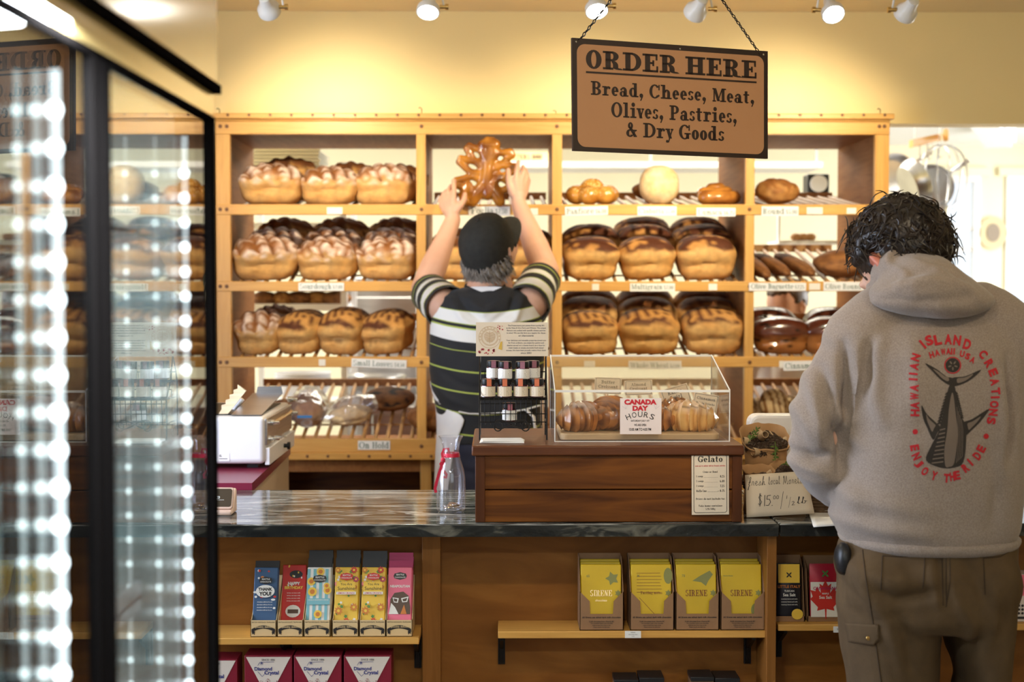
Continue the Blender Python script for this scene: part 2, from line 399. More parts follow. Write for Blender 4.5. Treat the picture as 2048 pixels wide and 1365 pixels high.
def wood(name, a, b_, axis='x', rough=0.45, k=1.0, coat=0.0, bump=.12, spec=.5):
    s = {'x': (1.2, 14, 14), 'y': (14, 1.2, 14), 'z': (14, 14, 1.2)}[axis]
    mid = tuple((p + q) / 2 for p, q in zip(a, b_))
    return nmat(name, [(.25, a), (.5, mid), (.75, b_)], tuple(v * k for v in s), 3.0, 6, rough, 1.2, bump=bump, bscale=40, coat=coat, spec=spec)
def glassy(name, tint=(1, 1, 1), ior=1.45, refl=1.0, rough=0.0, body=0.0, bodycol=(1, 1, 1)):
    """thin clear sheet: straight transmission plus Fresnel reflection (for panes, acrylic and film)"""
    m = bpy.data.materials.new(name); m.use_nodes = True; N, L = m.node_tree.nodes, m.node_tree.links
    N.remove(N['Principled BSDF']); out = N['Material Output']
    tr = N.new('ShaderNodeBsdfTransparent'); tr.inputs['Color'].default_value = (*tint, 1)
    gl = N.new('ShaderNodeBsdfGlossy'); gl.inputs['Roughness'].default_value = rough
    fr = N.new('ShaderNodeFresnel'); ge = N.new('ShaderNodeNewGeometry')
    mi = N.new('ShaderNodeMapRange'); mi.inputs['To Min'].default_value = ior; mi.inputs['To Max'].default_value = 1/ior   # same Fresnel from both sides of the sheet
    L.new(ge.outputs['Backfacing'], mi.inputs['Value']); L.new(mi.outputs['Result'], fr.inputs['IOR'])
    mm = N.new('ShaderNodeMath'); mm.operation = 'MULTIPLY'; mm.use_clamp = True; mm.inputs[1].default_value = refl
    L.new(fr.outputs['Fac'], mm.inputs[0])
    mx = N.new('ShaderNodeMixShader'); L.new(mm.outputs[0], mx.inputs['Fac']); L.new(tr.outputs[0], mx.inputs[1]); L.new(gl.outputs[0], mx.inputs[2])
    if body:
        df = N.new('ShaderNodeBsdfDiffuse'); df.inputs['Color'].default_value = (*bodycol, 1)
        m2 = N.new('ShaderNodeMixShader'); m2.inputs['Fac'].default_value = body
        L.new(mx.outputs[0], m2.inputs[1]); L.new(df.outputs[0], m2.inputs[2]); L.new(m2.outputs[0], out.inputs['Surface'])
    else: L.new(mx.outputs[0], out.inputs['Surface'])
    return m
def emis(name, col, s):
    return mat(name, (0, 0, 0), 1.0, emit=col, estr=s, spec=0)

M = {}
M['wall'] = nmat('yellow_painted_wall', [(.3, (.87, .68, .30)), (.7, (.90, .71, .33))], nscale=1.5, rough=.45, bump=.03, bscale=120)
M['ceil'] = nmat('cream_painted_ceiling', [(.3, (.84, .70, .42)), (.7, (.88, .74, .46))], nscale=1.5, rough=.6)
M['kwall'] = nmat('pale_kitchen_wall', [(.3, (.86, .80, .58)), (.7, (.90, .84, .62))], nscale=1.2, rough=.6)
M['white'] = mat('white_paint', (.86, .86, .84), .5)
M['floor'] = nmat('worn_concrete_floor', [(.3, (.16, .13, .11)), (.7, (.24, .20, .17))], nscale=3, rough=.5)
M['maple'] = wood('oiled_maple_along_x', (.57, .285, .062), (.69, .385, .105), 'x', .38)
M['maple_z'] = wood('oiled_maple_along_z', (.57, .285, .062), (.69, .385, .105), 'z', .38)
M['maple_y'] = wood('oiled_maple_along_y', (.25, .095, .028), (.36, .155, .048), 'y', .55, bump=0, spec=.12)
M['plug'] = mat('dark_wood_plug', (.16, .065, .02), .5)
M['dowel'] = wood('beech_dowel', (.44, .22, .075), (.62, .36, .13), 'y', .5)
M['ply'] = nmat('orange_plywood_panel', [(.3, (.175, .060, .008)), (.5, (.225, .084, .013)), (.72, (.29, .118, .021))], (1.2, 3, 3.5), 2.2, 7, .48, 2.5, bump=.05, spec=.25)
M['ply_z'] = wood('orange_plywood_post', (.21, .080, .014), (.31, .125, .026), 'z', .45, spec=.25)
M['pine'] = wood('yellow_pine_board', (.56, .27, .055), (.72, .39, .09), 'x', .42)
M['crate'] = wood('dark_stained_plank', (.045, .012, .003), (.22, .072, .010), 'x', .40, .7, spec=.22)
M['crate_z'] = wood('dark_stained_post', (.045, .013, .004), (.11, .034, .009), 'z', .42, .7, spec=.22)
M['cratetop'] = wood('stained_crate_lid', (.075, .022, .007), (.14, .046, .015), 'x', .36, .7, spec=.3)
M['stone'] = nmat('veined_dark_granite', [(.30, (.008, .010, .010)), (.44, (.03, .034, .032)), (.50, (.34, .345, .32)), (.54, (.03, .034, .032)), (.60, (.05, .052, .05)), (.64, (.50, .48, .43)), (.69, (.025, .027, .026))], (.8, 8, 8), 2.0, 9, .09, 1.8)
M['stone_edge'] = nmat('rough_granite_edge', [(.34, (.006, .007, .007)), (.52, (.02, .022, .02)), (.60, (.13, .125, .10)), (.70, (.012, .012, .012))], (1.2, 2.5, 2.5), 7, 9, .28, 1.0, bump=.5, bscale=50)
M['black'] = mat('black_plastic', (.012, .012, .013), .4)
M['blackmetal'] = mat('black_metal', (.015, .014, .014), .38, .6)
M['steel'] = nmat('brushed_steel', [(.3, (.52, .52, .53)), (.7, (.66, .66, .67))], (1, 1, 30), 6, 3, .28, metal=1.0)
M['chrome'] = mat('polished_steel', (.75, .74, .72), .12, 1.0)
M['brass'] = mat('brass', (.70, .48, .18), .25, 1.0)
M['paper'] = nmat('white_paper', [(.3, (.80, .79, .76)), (.7, (.84, .83, .80))], nscale=8, rough=.75)
M['cardpaper'] = nmat('cream_card', [(.3, (.70, .60, .47)), (.7, (.75, .65, .51))], nscale=8, rough=.7)
M['ink'] = mat('black_ink', (.02, .017, .017), .6)
M['green_ink'] = mat('dark_green_ink', (.02, .10, .05), .6)
M['red_ink'] = mat('red_ink', (.52, .012, .03), .6)
M['grey_ink'] = mat('grey_ink', (.16, .15, .15), .6)
M['tape'] = mat('masking_tape', (.80, .76, .66), .5)
M['enamel'] = mat('white_enamel', (.82, .82, .85), .3)
M['lampwhite'] = mat('lamp_housing_white', (.80, .77, .70), .35)
M['cordgold'] = mat('lamp_cord', (.45, .28, .06), .4)
M['bulb_on'] = emis('lit_bulb', (1.0, .94, .82), 60)
M['bulb_off'] = mat('unlit_bulb_face', (.62, .60, .55), .15)
M['pane'] = glassy('window_pane', (1, 1, 1), 1.45, 1.0)
M['glass'] = glassy('clear_glass', (.95, .95, .97), 1.5, 1.3, body=.03)
M['jar_glass'] = mat('dark_jam_in_glass', (.05, .006, .018), .08, coat=1.0)
M['acrylic'] = glassy('clear_acrylic', (.98, .98, .975), 1.49, .8, body=.008)
M['acrylic_edge'] = glassy('acrylic_edge', (.9, .9, .9), 1.5, 1.0, body=.7, bodycol=(.95, .95, .93))
M['film'] = glassy('crinkled_bag_film', (.94, .93, .95), 1.6, 2.4, rough=.12, body=.12, bodycol=(.85, .83, .88))
M['redribbon'] = mat('red_ribbon', (.60, .010, .05), .42, sheen=.3)
M['kraft'] = nmat('brown_kraft_paper', [(.3, (.36, .20, .09)), (.7, (.46, .27, .13))], nscale=14, rough=.8, bump=.25, bscale=50)
M['kraftbox'] = nmat('brown_cardboard', [(.3, (.27, .145, .07)), (.7, (.32, .175, .085))], nscale=20, rough=.8)
M['buff'] = nmat('buff_cardboard', [(.3, (.66, .48, .24)), (.7, (.72, .53, .28))], nscale=20, rough=.75)
M['maroon'] = mat('maroon_laminate', (.20, .018, .045), .3)
M['cream'] = mat('cream_board', (.56, .42, .28), .5)
M['board'] = wood('pale_cutting_board', (.38, .25, .13), (.52, .36, .20), 'x', .5)
M['skin'] = nmat('skin', [(.3, (.60, .34, .235)), (.7, (.68, .405, .29))], nscale=9, rough=.5, sss=.12, bump=.12, bscale=160)
M['ear'] = nmat('flushed_skin', [(.3, (.52, .16, .10)), (.7, (.60, .22, .15))], nscale=9, rough=.5, sss=.15)
M['hairdark'] = nmat('dark_brown_hair', [(.3, (.010, .007, .006)), (.7, (.035, .024, .018))], nscale=20, rough=.38)
M['hairgrey'] = nmat('grey_hair', [(.3, (.12, .10, .085)), (.7, (.40, .36, .31))], nscale=40, rough=.5)
M['hairbrown'] = nmat('brown_hair', [(.3, (.05, .025, .012)), (.7, (.10, .055, .025))], nscale=30, rough=.45)
M['cap'] = nmat('black_cotton_cap', [(.3, (.020, .020, .018)), (.7, (.030, .030, .027))], nscale=60, rough=.85, bump=.4, bscale=500)
M['fleece'] = nmat('heather_grey_fleece', [(.35, (.235, .185, .152)), (.65, (.315, .255, .215))], nscale=380, detail=3, rough=.92, bump=.25, bscale=380, sheen=.25)
M['khaki'] = nmat('olive_brown_cotton', [(.3, (.080, .047, .019)), (.7, (.100, .060, .025))], nscale=30, rough=.85, bump=.2, bscale=400)
M['khaki_seam'] = mat('khaki_seam', (.045, .026, .012), .85)
M['navy'] = nmat('navy_cotton', [(.3, (.012, .013, .028)), (.7, (.02, .021, .04))], nscale=20, rough=.8)
M['apron'] = nmat('white_cotton', [(.3, (.80, .80, .82)), (.7, (.86, .86, .87))], nscale=20, rough=.8)
M['shoe'] = mat('black_shoe', (.02, .018, .016), .5)
M['bread'] = attr_mat('baked_crust', .68, spec=.28, bump=.35, bscale=110, noise_amt=.22, nsc=40)
M['glazed'] = attr_mat('glazed_crust', .22, bump=.25, bscale=70, noise_amt=.2, nsc=30, coat=.25)
M['label_orange'] = mat('orange_label', (.62, .16, .07), .5)
M['label_mauve'] = mat('mauve_label', (.30, .12, .17), .5)
M['label_pink'] = mat('dusty_pink_label', (.42, .13, .17), .5)
M['yellowpack'] = nmat('yellow_wrapper', [(.3, (.70, .46, .012)), (.7, (.76, .52, .02))], nscale=12, rough=.45)
M['goldfoil'] = mat('gold_foil', (.85, .62, .30), .2, 1.0)
def flatm(n, c, r=.5):
    if n not in M: M[n] = mat(n, c, r)
    return M[n]
# ------------------------------------------------------------------ world-built helper
def wmat(p):
    m = Matrix.Identity(4)
    while p is not None: m = p.matrix_basis @ m; p = p.parent
    return m
def wobj(name, bm, mats, parent=None, **k):
    """like obj() but the mesh is given in world coordinates"""
    if parent is not None: bmesh.ops.transform(bm, matrix=wmat(parent).inverted(), verts=bm.verts)
    return obj(name, bm, mats, parent, **k)
def struct(name, bm, m, **k):
    o = obj(name, bm, m, **k); o['kind'] = 'structure'; return o

# ------------------------------------------------------------------ room shell
YW = 5.29                                   # plane of the yellow wall above the bread shelf
ZC = 2.475
bm = BM(); box(bm, -4.2, 4.2, -1.9, 8.8, -.1, 0); struct('floor', bm, M['floor'])
bm = BM(); box(bm, -1.9, 2.75, -1.9, YW + .12, ZC, ZC + .1); struct('ceiling', bm, M['ceil'])
bm = BM(); box(bm, -1.9, 2.75, YW, YW + .12, WZ(247, YW), ZC); box(bm, -1.9, WX(428, YW), YW, YW + .12, 0, WZ(247, YW)); struct('wall_back', bm, M['wall'])
bm = BM(); box(bm, 2.6, 2.75, -1.9, YW + .12, 0, ZC); struct('wall_right', bm, M['wall'])
bm = BM()
for b in ((-1.9, 2.4, 0, ZC), (3.45, YW + .12, 0, ZC), (2.4, 3.45, 2.25, ZC)): box(bm, -1.9, -1.78, b[0], b[1], b[2], b[3])
struct('wall_left', bm, M['wall'])
bm = BM()
for b in ((-1.78, -.3, 0, ZC), (2.5, 2.6, 0, ZC), (-.3, 2.5, 0, 1.05), (-.3, 2.5, 2.35, ZC)): box(bm, b[0], b[1], -1.9, -1.78, b[2], b[3])
struct('wall_front', bm, M['wall'])
bm = BM()
for k in range(-1, 3): box(bm, -1.86, -1.80, 2.4 + .33*(k+1), 2.46 + .33*(k+1), 0, 2.25)
box(bm, -1.86, -1.80, 2.4, 3.45, 0, .2); box(bm, -1.86, -1.80, 2.4, 3.45, 2.19, 2.25)
d1 = struct('door_1', bm, M['white'])
bm = BM(); box(bm, -1.835, -1.83, 2.42, 3.43, .2, 2.19); o = obj('pane', bm, M['pane'], d1)
bm = BM(); box(bm, -.3, 2.5, -1.86, -1.80, 1.05, 1.1); box(bm, -.3, 2.5, -1.86, -1.80, 2.3, 2.35)
for x in (-.3, .62, 1.54, 2.45): box(bm, x, x + .05, -1.86, -1.80, 1.05, 2.35)
w1 = struct('window_1', bm, M['white']); bm = BM(); box(bm, -.3, 2.5, -1.835, -1.83, 1.1, 2.3); obj('pane', bm, M['pane'], w1)

# kitchen behind the shelf
YK = 8.60
def kz(y): return lerp(2.80, 2.30, (y - (YW + .12)) / (YK - YW - .12))
bm = BM(); hexa(bm, [(-4.1, YW+.12, kz(YW+.12)), (4.1, YW+.12, kz(YW+.12)), (4.1, YK+.1, kz(YK+.1)), (-4.1, YK+.1, kz(YK+.1)),
                     (-4.1, YW+.12, 2.95), (4.1, YW+.12, 2.95), (4.1, YK+.1, 2.95), (-4.1, YK+.1, 2.95)]); struct('ceiling_kitchen', bm, M['white'])
bm = BM(); xa, xb, xc, xd = WX(1795, YK), WX(1957, YK), WX(2009, YK), WX(2170, YK); zt, zb_ = WZ(352, YK), WZ(640, YK)
for b in ((-4.1, xa, 0, 2.5), (xa, xb, 0, zb_), (xa, xb, zt, 2.5), (xb, xc, 0, 2.5), (xc, xd, 0, zb_), (xc, xd, zt, 2.5), (xd, 4.1, 0, 2.5)): box(bm, b[0], b[1], YK, YK + .12, b[2], b[3])
struct('wall_kitchen_back', bm, M['kwall'])
bm = BM(); box(bm, -4.2, -4.08, YW, YK + .1, 0, 2.9); struct('wall_kitchen_left', bm, M['kwall'])
bm = BM(); box(bm, 4.08, 4.2, YW, YK + .1, 0, 2.9); struct('wall_kitchen_right', bm, M['kwall'])
bm = BM(); box(bm, -4.1, -1.9, YW, YW + .12, 0, 2.9); box(bm, 2.75, 4.1, YW, YW + .12, 0, 2.9); box(bm, -1.9, 2.75, YW, YW + .12, ZC, 2.9); struct('wall_kitchen_front', bm, M['kwall'])
for n, (x0, x1) in enumerate(((xa, xb), (xc, xd))):
    bm = BM(); f = .035
    box(bm, x0, x0 + f, YK - .02, YK + .06, zb_, zt); box(bm, x1 - f, x1, YK - .02, YK + .06, zb_, zt)
    box(bm, x0 + f, x1 - f, YK - .02, YK + .06, zt - f, zt); box(bm, x0 + f, x1 - f, YK - .02, YK + .06, zb_, zb_ + f)
    box(bm, x0 + f, x1 - f, YK, YK + .05, WZ(461, YK), WZ(455, YK)); box(bm, x0 + f, x1 - f, YK, YK + .05, WZ(503, YK), WZ(495, YK))
    w = struct('window_%d' % (n + 2), bm, M['white'])
    bm = BM(); box(bm, x0, x1, YK + .02, YK + .025, zb_, zt); obj('pane', bm, M['pane'], w)
bm = BM(); box(bm, xa - .06, xb + .05, YK - .03, YK, zt, zt + .05); box(bm, xc - .05, xd + .06, YK - .03, YK, zt, zt + .05); struct('trim_1', bm, M['kwall'])

# ------------------------------------------------------------------ kitchen things
t = thing('fluorescent_fixture', 'long fluorescent ceiling fixture in the kitchen beyond the shelf, right of the hanging pans', 'light', W(1925, 272, 7.6))
L0, L1 = Vector((WX(1900, 6.9), 6.9, kz(6.9))), Vector((WX(1995, 8.2), 8.2, kz(8.2)))
bm = BM(); d = (L1 - L0).normalized(); sd = Vector((d.y, -d.x, 0)).normalized() * .09
def slab(bm, a, b, s, z0, z1): hexa(bm, [a - s + Vector((0,0,z0)), a + s + Vector((0,0,z0)), b + s + Vector((0,0,z0)), b - s + Vector((0,0,z0)), a - s + Vector((0,0,z1)), a + s + Vector((0,0,z1)), b + s + Vector((0,0,z1)), b - s + Vector((0,0,z1))])
slab(bm, L0, L1, sd, -.09, -.001); wobj('housing', bm, M['enamel'], t)
bm = BM(); slab(bm, L0 + d*.03, L1 - d*.03, sd*.8, -.12, -.09); wobj('diffuser', bm, M['white'], t)

t = thing('hanging_rack', 'wooden ceiling rack with hooks for the hanging pans and whisk', 'rack', W(1875, 280, 6.6))
bm = BM(); a, b = W(1822, 289, 6.5), W(1885, 275, 6.75); s = Vector((.0, .03, 0)); slab(bm, a, b, s, -.015, .02); a2 = W(1893, 276, 6.6); slab(bm, b + Vector((-.02, -.1, 0)), a2 + Vector((.0, 0, .0)), s, -.015, .03)
wobj('beam', bm, M['maple'], t)
bm = BM()
for px, py in ((1840, 290), (1855, 288), (1876, 284)):
    p = W(px, py, 6.6); tube(bm, [p, p + Vector((0, 0, -.05)), p + Vector((.008, 0, -.075)), p + Vector((.02, 0, -.065))], .003, 5)
for px in (1830, 1880): p = W(px, 283, 6.62); tube(bm, [p, Vector((p.x, p.y, kz(p.y)))], .003, 5)
wobj('hooks', bm, M['steel'], t)
def whisk(label, px, y0, y1, rw, Y, n, r):
    p0, p1 = W(px, y0, Y), W(px, y1, Y); t = thing('whisk', label, 'whisk', p1); h = p0.z - p1.z
    bm = BM()
    for k in range(n):
        a = pi * k / n
        P = []
        for i in range(25):
            u = -1 + 2*i/24; q = sin(pi/2 * u); rr = rw * (1 - abs(u)**2.6) ** .8
            P.append((0, 0, 0))
        for i in range(25):
            ph = pi * i / 24; rad = rw * sin(ph) ** .75; z = h * (.12 + .44 * (1 + cos(ph)) ) if 0 else h * (.5 + .5 * cos(ph)) * .98
            P[i] = (rad * cos(a), rad * sin(a), z)
        tube(bm, P, r, 5)
        tube(bm, [(-x, -y, z) for x, y, z in P], r, 5)
    obj('wires', bm, M['steel'], t)
    bm = BM(); lathe(bm, [(.012, -.16), (.02, -.15), (.022, -.06), (.03, -.03), (.034, .01), (.02, .02)], 12); obj('handle', bm, M['steel'], t)
whisk('large balloon whisk hanging from the rack behind the customer, wires upward', 1885, 288, 418, .112, 6.6, 6, .0026)
def pan(label, c, r, rot, Y, depth=.06):
    t = thing('hanging_pan', label, 'pan', c); t.rotation_euler = rot
    bm = BM(); lathe(bm, [(.0, 0), (r*.8, 0), (r*.95, depth*.5), (r, depth), (r*.96, depth), (r*.9, depth*.5), (r*.76, .005), (0, .005)], 28, cap=False); obj('pan_body', bm, M['steel'], t)
    bm = BM(); tube(bm, [(r*.95, 0, depth*.8), (r*1.5, 0, depth*1.3), (r*1.95, 0, depth*1.35)], [.010, .009, .012], 8, flat=.5); obj('handle', bm, M['steel'], t)
pan('steel frying pan hanging edge-on left of the whisk', W(1815, 372, 6.55), .115, (radians(10), radians(68), radians(20)), 6.55)
pan('round steel strainer pan hanging behind the whisk wires', W(1866, 372, 6.8), .11, (radians(100), radians(-35), radians(-30)), 6.8, .09)
pan('pale round pan hanging beside the right end of the shelf', W(1785, 352, 6.9), .10, (radians(80), radians(-30), radians(10)), 6.9)
t = thing('wall_ornament', 'small framed round picture on the kitchen pier between the windows', 'picture', W(1984, 466, YK))
bm = BM(); p = W(1984, 466, YK)
prism(bm, [(.085*cos(2*pi*k/24), .10*sin(2*pi*k/24)) for k in range(24)], 0, .02, lambda x, y, d: (p.x + x, YK - d, p.z + y)); wobj('frame', bm, flatm('ornament_frame', (.66, .56, .34)), t)
bm = BM(); prism(bm, [(.04*cos(2*pi*k/16), .055*sin(2*pi*k/16)) for k in range(16)], .02, .026, lambda x, y, d: (p.x + x, YK - d, p.z + y)); wobj('image', bm, flatm('ornament_image', (.30, .24, .18)), t)

t = thing('worktable', 'long stainless kitchen worktable behind the bread shelf', 'table', (0, 6.65, 0))
bm = BM(); box(bm, -.66, 2.2, 6.35, 7.05, .88, .92); obj('table_top', bm, M['steel'], None, bevel=.004); o = bpy.context.scene.objects['table_top']; o.parent = t; o.location = -t.location
for x in (-.6, .75, 2.1):
    for y in (6.42, 6.98):
        bm = BM(); box(bm, x - .02, x + .02, y - .02, y + .02, 0, .88); wobj('leg', bm, M['steel'], t)
bm = BM(); box(bm, -.62, 2.15, 6.4, 7.0, .30, .32); wobj('lower_shelf', bm, M['steel'], t)
# mixing bowls and tubs on the worktable, seen between the dowels
def bowl(label, x, y, z, r, m, group=None):
    t = thing('mixing_bowl', label, 'bowl', (x, y, z), 0, group)
    bm = BM(); lathe(bm, [(r*.45, 0), (r*.8, r*.25), (r, r*.6), (r*1.04, r*.6), (r*.84, r*.24), (r*.45, .006)], 28); obj('bowl_body', bm, m, t)
for k in range(4): bowl('stacked white mixing bowl on the tray rack behind the on-hold rack', WX(600, 6.6), 6.68, .921 + .018*k, .13, M['enamel'], 'white bowls on the tray rack')
for k in range(3): bowl('nested steel mixing bowl on the worktable behind the on-hold rack', WX(745, 6.5), 6.6, .921 + .02*k, .14, M['steel'], 'steel bowls on the worktable')

# rolling rack with trays of baked bread
t = thing('tray_rack', 'white rolling tray rack with baked bread in the kitchen behind the upper left loaves', 'rack', (WX(595, 6.6), 6.6, 0))
x0, x1 = WX(500, 6.6), WX(694, 6.6)
bm = BM()
for x in (x0, x1):
    for y in (6.48, 6.9): box(bm, x - .014, x + .014, y - .014, y + .014, 0.05, 2.02)
wobj('upright', bm, M['enamel'], t)
trays = [WZ(py, 6.5) for py in (613, 573, 452, 345)] + [.35, .6, .92]
for z in trays:
    bm = BM(); box(bm, x0, x1, 6.47, 6.91, z - .02, z); box(bm, x0, x1, 6.46, 6.475, z - .02, z + .012); wobj('tray', bm, M['enamel'], t)
for k in range(6):
    z = WZ(339 - k*7, 6.5)
    bm = BM(); box(bm, x0 + .02, WX(640, 6.5), 6.48 + .004*(k % 2), 6.88, z, z + .008); box(bm, x0 + .02, WX(640, 6.5) + .004*(k % 3), 6.475, 6.49, z, z + .012)
    tag(obj('baking_sheet', bm, M['steel']), 'thin steel baking sheet in the stack on the top of the tray rack', 'baking sheet', 'baking sheets stacked on the tray rack')
t = thing('cardboard_box', 'cardboard box with black lettering high on a kitchen shelf behind the leaf bread', 'box', W(1052, 323, 6.9))
bm = BM(); a, b = W(1015, 324, 6.9), W(1096, 304, 6.9); box(bm, a.x, b.x, 6.9, 7.15, a.z, b.z); wobj('carton', bm, M['buff'], t)
bm = BM(); v = fit2d(serif('LTERS 8080', .2, .1), a.x + .025, b.x - .03, a.z + .012, b.z - .012); flat2d(bm, v, lambda x, y: (x, 6.898, y)); wobj('lettering', bm, M['ink'], t)
bm = BM(); box(bm, WX(985, 6.9), WX(1640, 6.9), 6.86, 7.2, a.z - .03, a.z - .001)
o = thing('kitchen_shelf', 'white kitchen wall shelf carrying a cardboard box, seen through the top cells', 'shelf', (1.0, 6.9, a.z)); wobj('shelf_board', bm, M['white'], o)
bm = BM()
for px in (1000, 1300, 1630): tube(bm, [(WX(px, 7.03), 7.03, a.z), (WX(px, 7.03), 7.03, kz(7.03))], .008, 6)
wobj('hanger_rod', bm, M['steel'], o)
t = thing('dial_scale', 'white round dial scale seen through the top right cell of the shelf', 'scale', W(1639, 392, 6.4))
p = W(1639, 367, 6.38); r = .038
bm = BM(); box(bm, p.x - .05, p.x + .05, 6.40, 6.5, p.z - .06, p.z + .045); wobj('scale_body', bm, M['black'], t, bevel=.008)
bm = BM(); prism(bm, [(r*cos(2*pi*k/24), r*sin(2*pi*k/24)) for k in range(24)], 0, .012, lambda x, y, d: (p.x + x, 6.40 - d, p.z + y)); wobj('dial', bm, M['enamel'], t)
bm = BM(); box(bm, WX(1555, 6.35), WX(1690, 6.35), 6.33, 6.6, p.z - .075, p.z - .06); box(bm, WX(1560, 6.35), WX(1564, 6.35), 6.4, 6.43, .92, p.z - .06); box(bm, WX(1684, 6.35), WX(1688, 6.35), 6.4, 6.43, .92, p.z - .06)
zs = WZ(482, 6.4); box(bm, WX(1555, 6.35), WX(1690, 6.35), 6.33, 6.6, zs - .015, zs)
tag(obj('over_shelf', bm, M['white']), 'white two-tier shelf standing on the kitchen worktable behind the baguettes', 'shelf')
for k, px in enumerate((1592, 1606, 1621)):
    bm = BM(); q = W(px, 476, 6.42); ellip(bm, (q.x, q.y, zs + .017), .026, .026, .018, 14, 8)
    tag(obj('bun', bm, flatm('bun_crust', (.42, .20, .06))), 'small brown bun on the white kitchen shelf behind the baguettes', 'bun', 'buns on the kitchen shelf')

# steel oven and undercounter cabinets behind the worktable
t = thing('steel_oven', 'tall grey steel oven in the kitchen behind the small loaves', 'oven', (WX(765, 7.3), 7.5, 0))
x0, x1 = WX(688, 7.2), WX(846, 7.2)
bm = BM(); box(bm, x0, x1, 7.2, 7.9, .06, 1.50); wobj('oven_body', bm, M['steel'], t, bevel=.006)
bm = BM(); box(bm, x0 + .03, x1 - .03, 7.18, 7.2, .55, 1.40); wobj('door', bm, M['steel'], t, bevel=.004)
bm = BM(); tube(bm, [(x0 + .06, 7.18, 1.30), (x0 + .06, 7.15, 1.30), (x1 - .06, 7.15, 1.30), (x1 - .06, 7.18, 1.30)], .010, 8); wobj('handle', bm, M['chrome'], t)
bm = BM(); box(bm, x0 + .02, x0 + .06, 7.25, 7.3, 0, .06); box(bm, x1 - .06, x1 - .02, 7.25, 7.3, 0, .06); box(bm, x0 + .02, x0 + .06, 7.8, 7.85, 0, .06); box(bm, x1 - .06, x1 - .02, 7.8, 7.85, 0, .06); wobj('feet', bm, M['black'], t)
for k, (a, b) in enumerate(((-.58, .68), (.82, 2.04))):
    t = thing('undercounter_cabinet', 'grey steel undercounter cabinet below the kitchen worktable, %s one' % ('left', 'right')[k], 'cabinet', ((a+b)/2, 6.7, .32))
    bm = BM(); box(bm, a, b, 6.46, 6.98, .3205, .875); wobj('cabinet_body', bm, M['steel'], t, bevel=.004)
    bm = BM(); tube(bm, [(a + .1, 6.46, .74), (a + .1, 6.43, .74), (b - .1, 6.43, .74), (b - .1, 6.46, .74)], .008, 8); wobj('handle', bm, M['chrome'], t)
# ------------------------------------------------------------------ bread shelf
YS, YB = 5.19, 5.89                          # front and back of the shelf
SX = [(WX(a, YS), WX(b, YS)) for a, b in ((431, 462), (833, 852), (1104, 1124), (1490, 1508), (1748, 1776))]
RAIL = [(WZ(430, YS), WZ(409, YS)), (WZ(583, YS), WZ(563, YS)), (WZ(735, YS), WZ(714, YS)), (WZ(905, YS), WZ(878, YS))]
ZTOP0, ZTOP1 = WZ(269, YS), WZ(243, YS)
ZBACK = [WZ(386, YB), WZ(490, YB), WZ(627, YB), WZ(757, YB)]
shelf = thing('bread_shelf', 'tall maple bread shelf with dowel racks and four columns of loaves', 'shelf', (WX(1104, YS), YS, 0))
X0, X1 = SX[0][0], SX[-1][1]
T = .028
for a, b in SX:
    bm = BM(); box(bm, a, b, YS, YS + T, RAIL[3][0], ZTOP1); wobj('stile', bm, M['maple_z'], shelf, bevel=.002)
for z0, z1 in RAIL:
    bm = BM(); box(bm, X0, X1, YS - .003, YS + T - .004, z0, z1); wobj('rail', bm, M['maple'], shelf, bevel=.002)
bm = BM(); box(bm, X0, X1, YS - .003, YS + T, ZTOP0, ZTOP1); wobj('top_rail', bm, M['maple'], shelf, bevel=.002)
bm = BM(); box(bm, X0 - .012, X1 + .012, YS - .022, YW - .002, WZ(239, YS), WZ(228, YS)); box(bm, X0, X1, YS - .010, YW - .002, ZTOP1, WZ(239, YS)); wobj('cornice', bm, M['maple'], shelf, bevel=.003)
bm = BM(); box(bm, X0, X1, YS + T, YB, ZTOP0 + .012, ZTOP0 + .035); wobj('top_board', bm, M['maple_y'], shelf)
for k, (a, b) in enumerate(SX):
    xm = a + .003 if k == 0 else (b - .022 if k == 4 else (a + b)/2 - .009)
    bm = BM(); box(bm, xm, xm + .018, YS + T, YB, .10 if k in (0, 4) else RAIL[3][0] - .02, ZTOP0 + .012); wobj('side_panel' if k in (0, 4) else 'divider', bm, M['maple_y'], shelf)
bm = BM(); box(bm, X0, X1, YS - .016, YS + .012, WZ(919, YS), WZ(905, YS)); wobj('lower_trim', bm, M['pine'], shelf, bevel=.002)
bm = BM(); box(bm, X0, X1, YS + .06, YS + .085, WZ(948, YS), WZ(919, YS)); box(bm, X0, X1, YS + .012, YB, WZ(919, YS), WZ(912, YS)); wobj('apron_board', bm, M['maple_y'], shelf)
bm = BM(); box(bm, X0, X1, YB - .03, YB, .10, WZ(919, YS)); wobj('base_back', bm, M['crate'], shelf)
for a, b in ((X0, X0 + .06), (WX(838, YS), WX(860, YS)), (WX(1104, YS), WX(1126, YS)), (WX(1488, YS), WX(1510, YS)), (X1 - .06, X1)):
    bm = BM(); box(bm, a, b, YS + .055, YS + .11, 0, WZ(919, YS)); wobj('leg', bm, M['maple_z'], shelf, bevel=.002)
bm = BM(); box(bm, X0 + .02, X1 - .02, YS + .1, YB - .03, .36, .385); box(bm, X0 + .02, X1 - .02, YS + .1, YB - .03, .10, .12); wobj('base_shelf', bm, M['crate'], shelf)
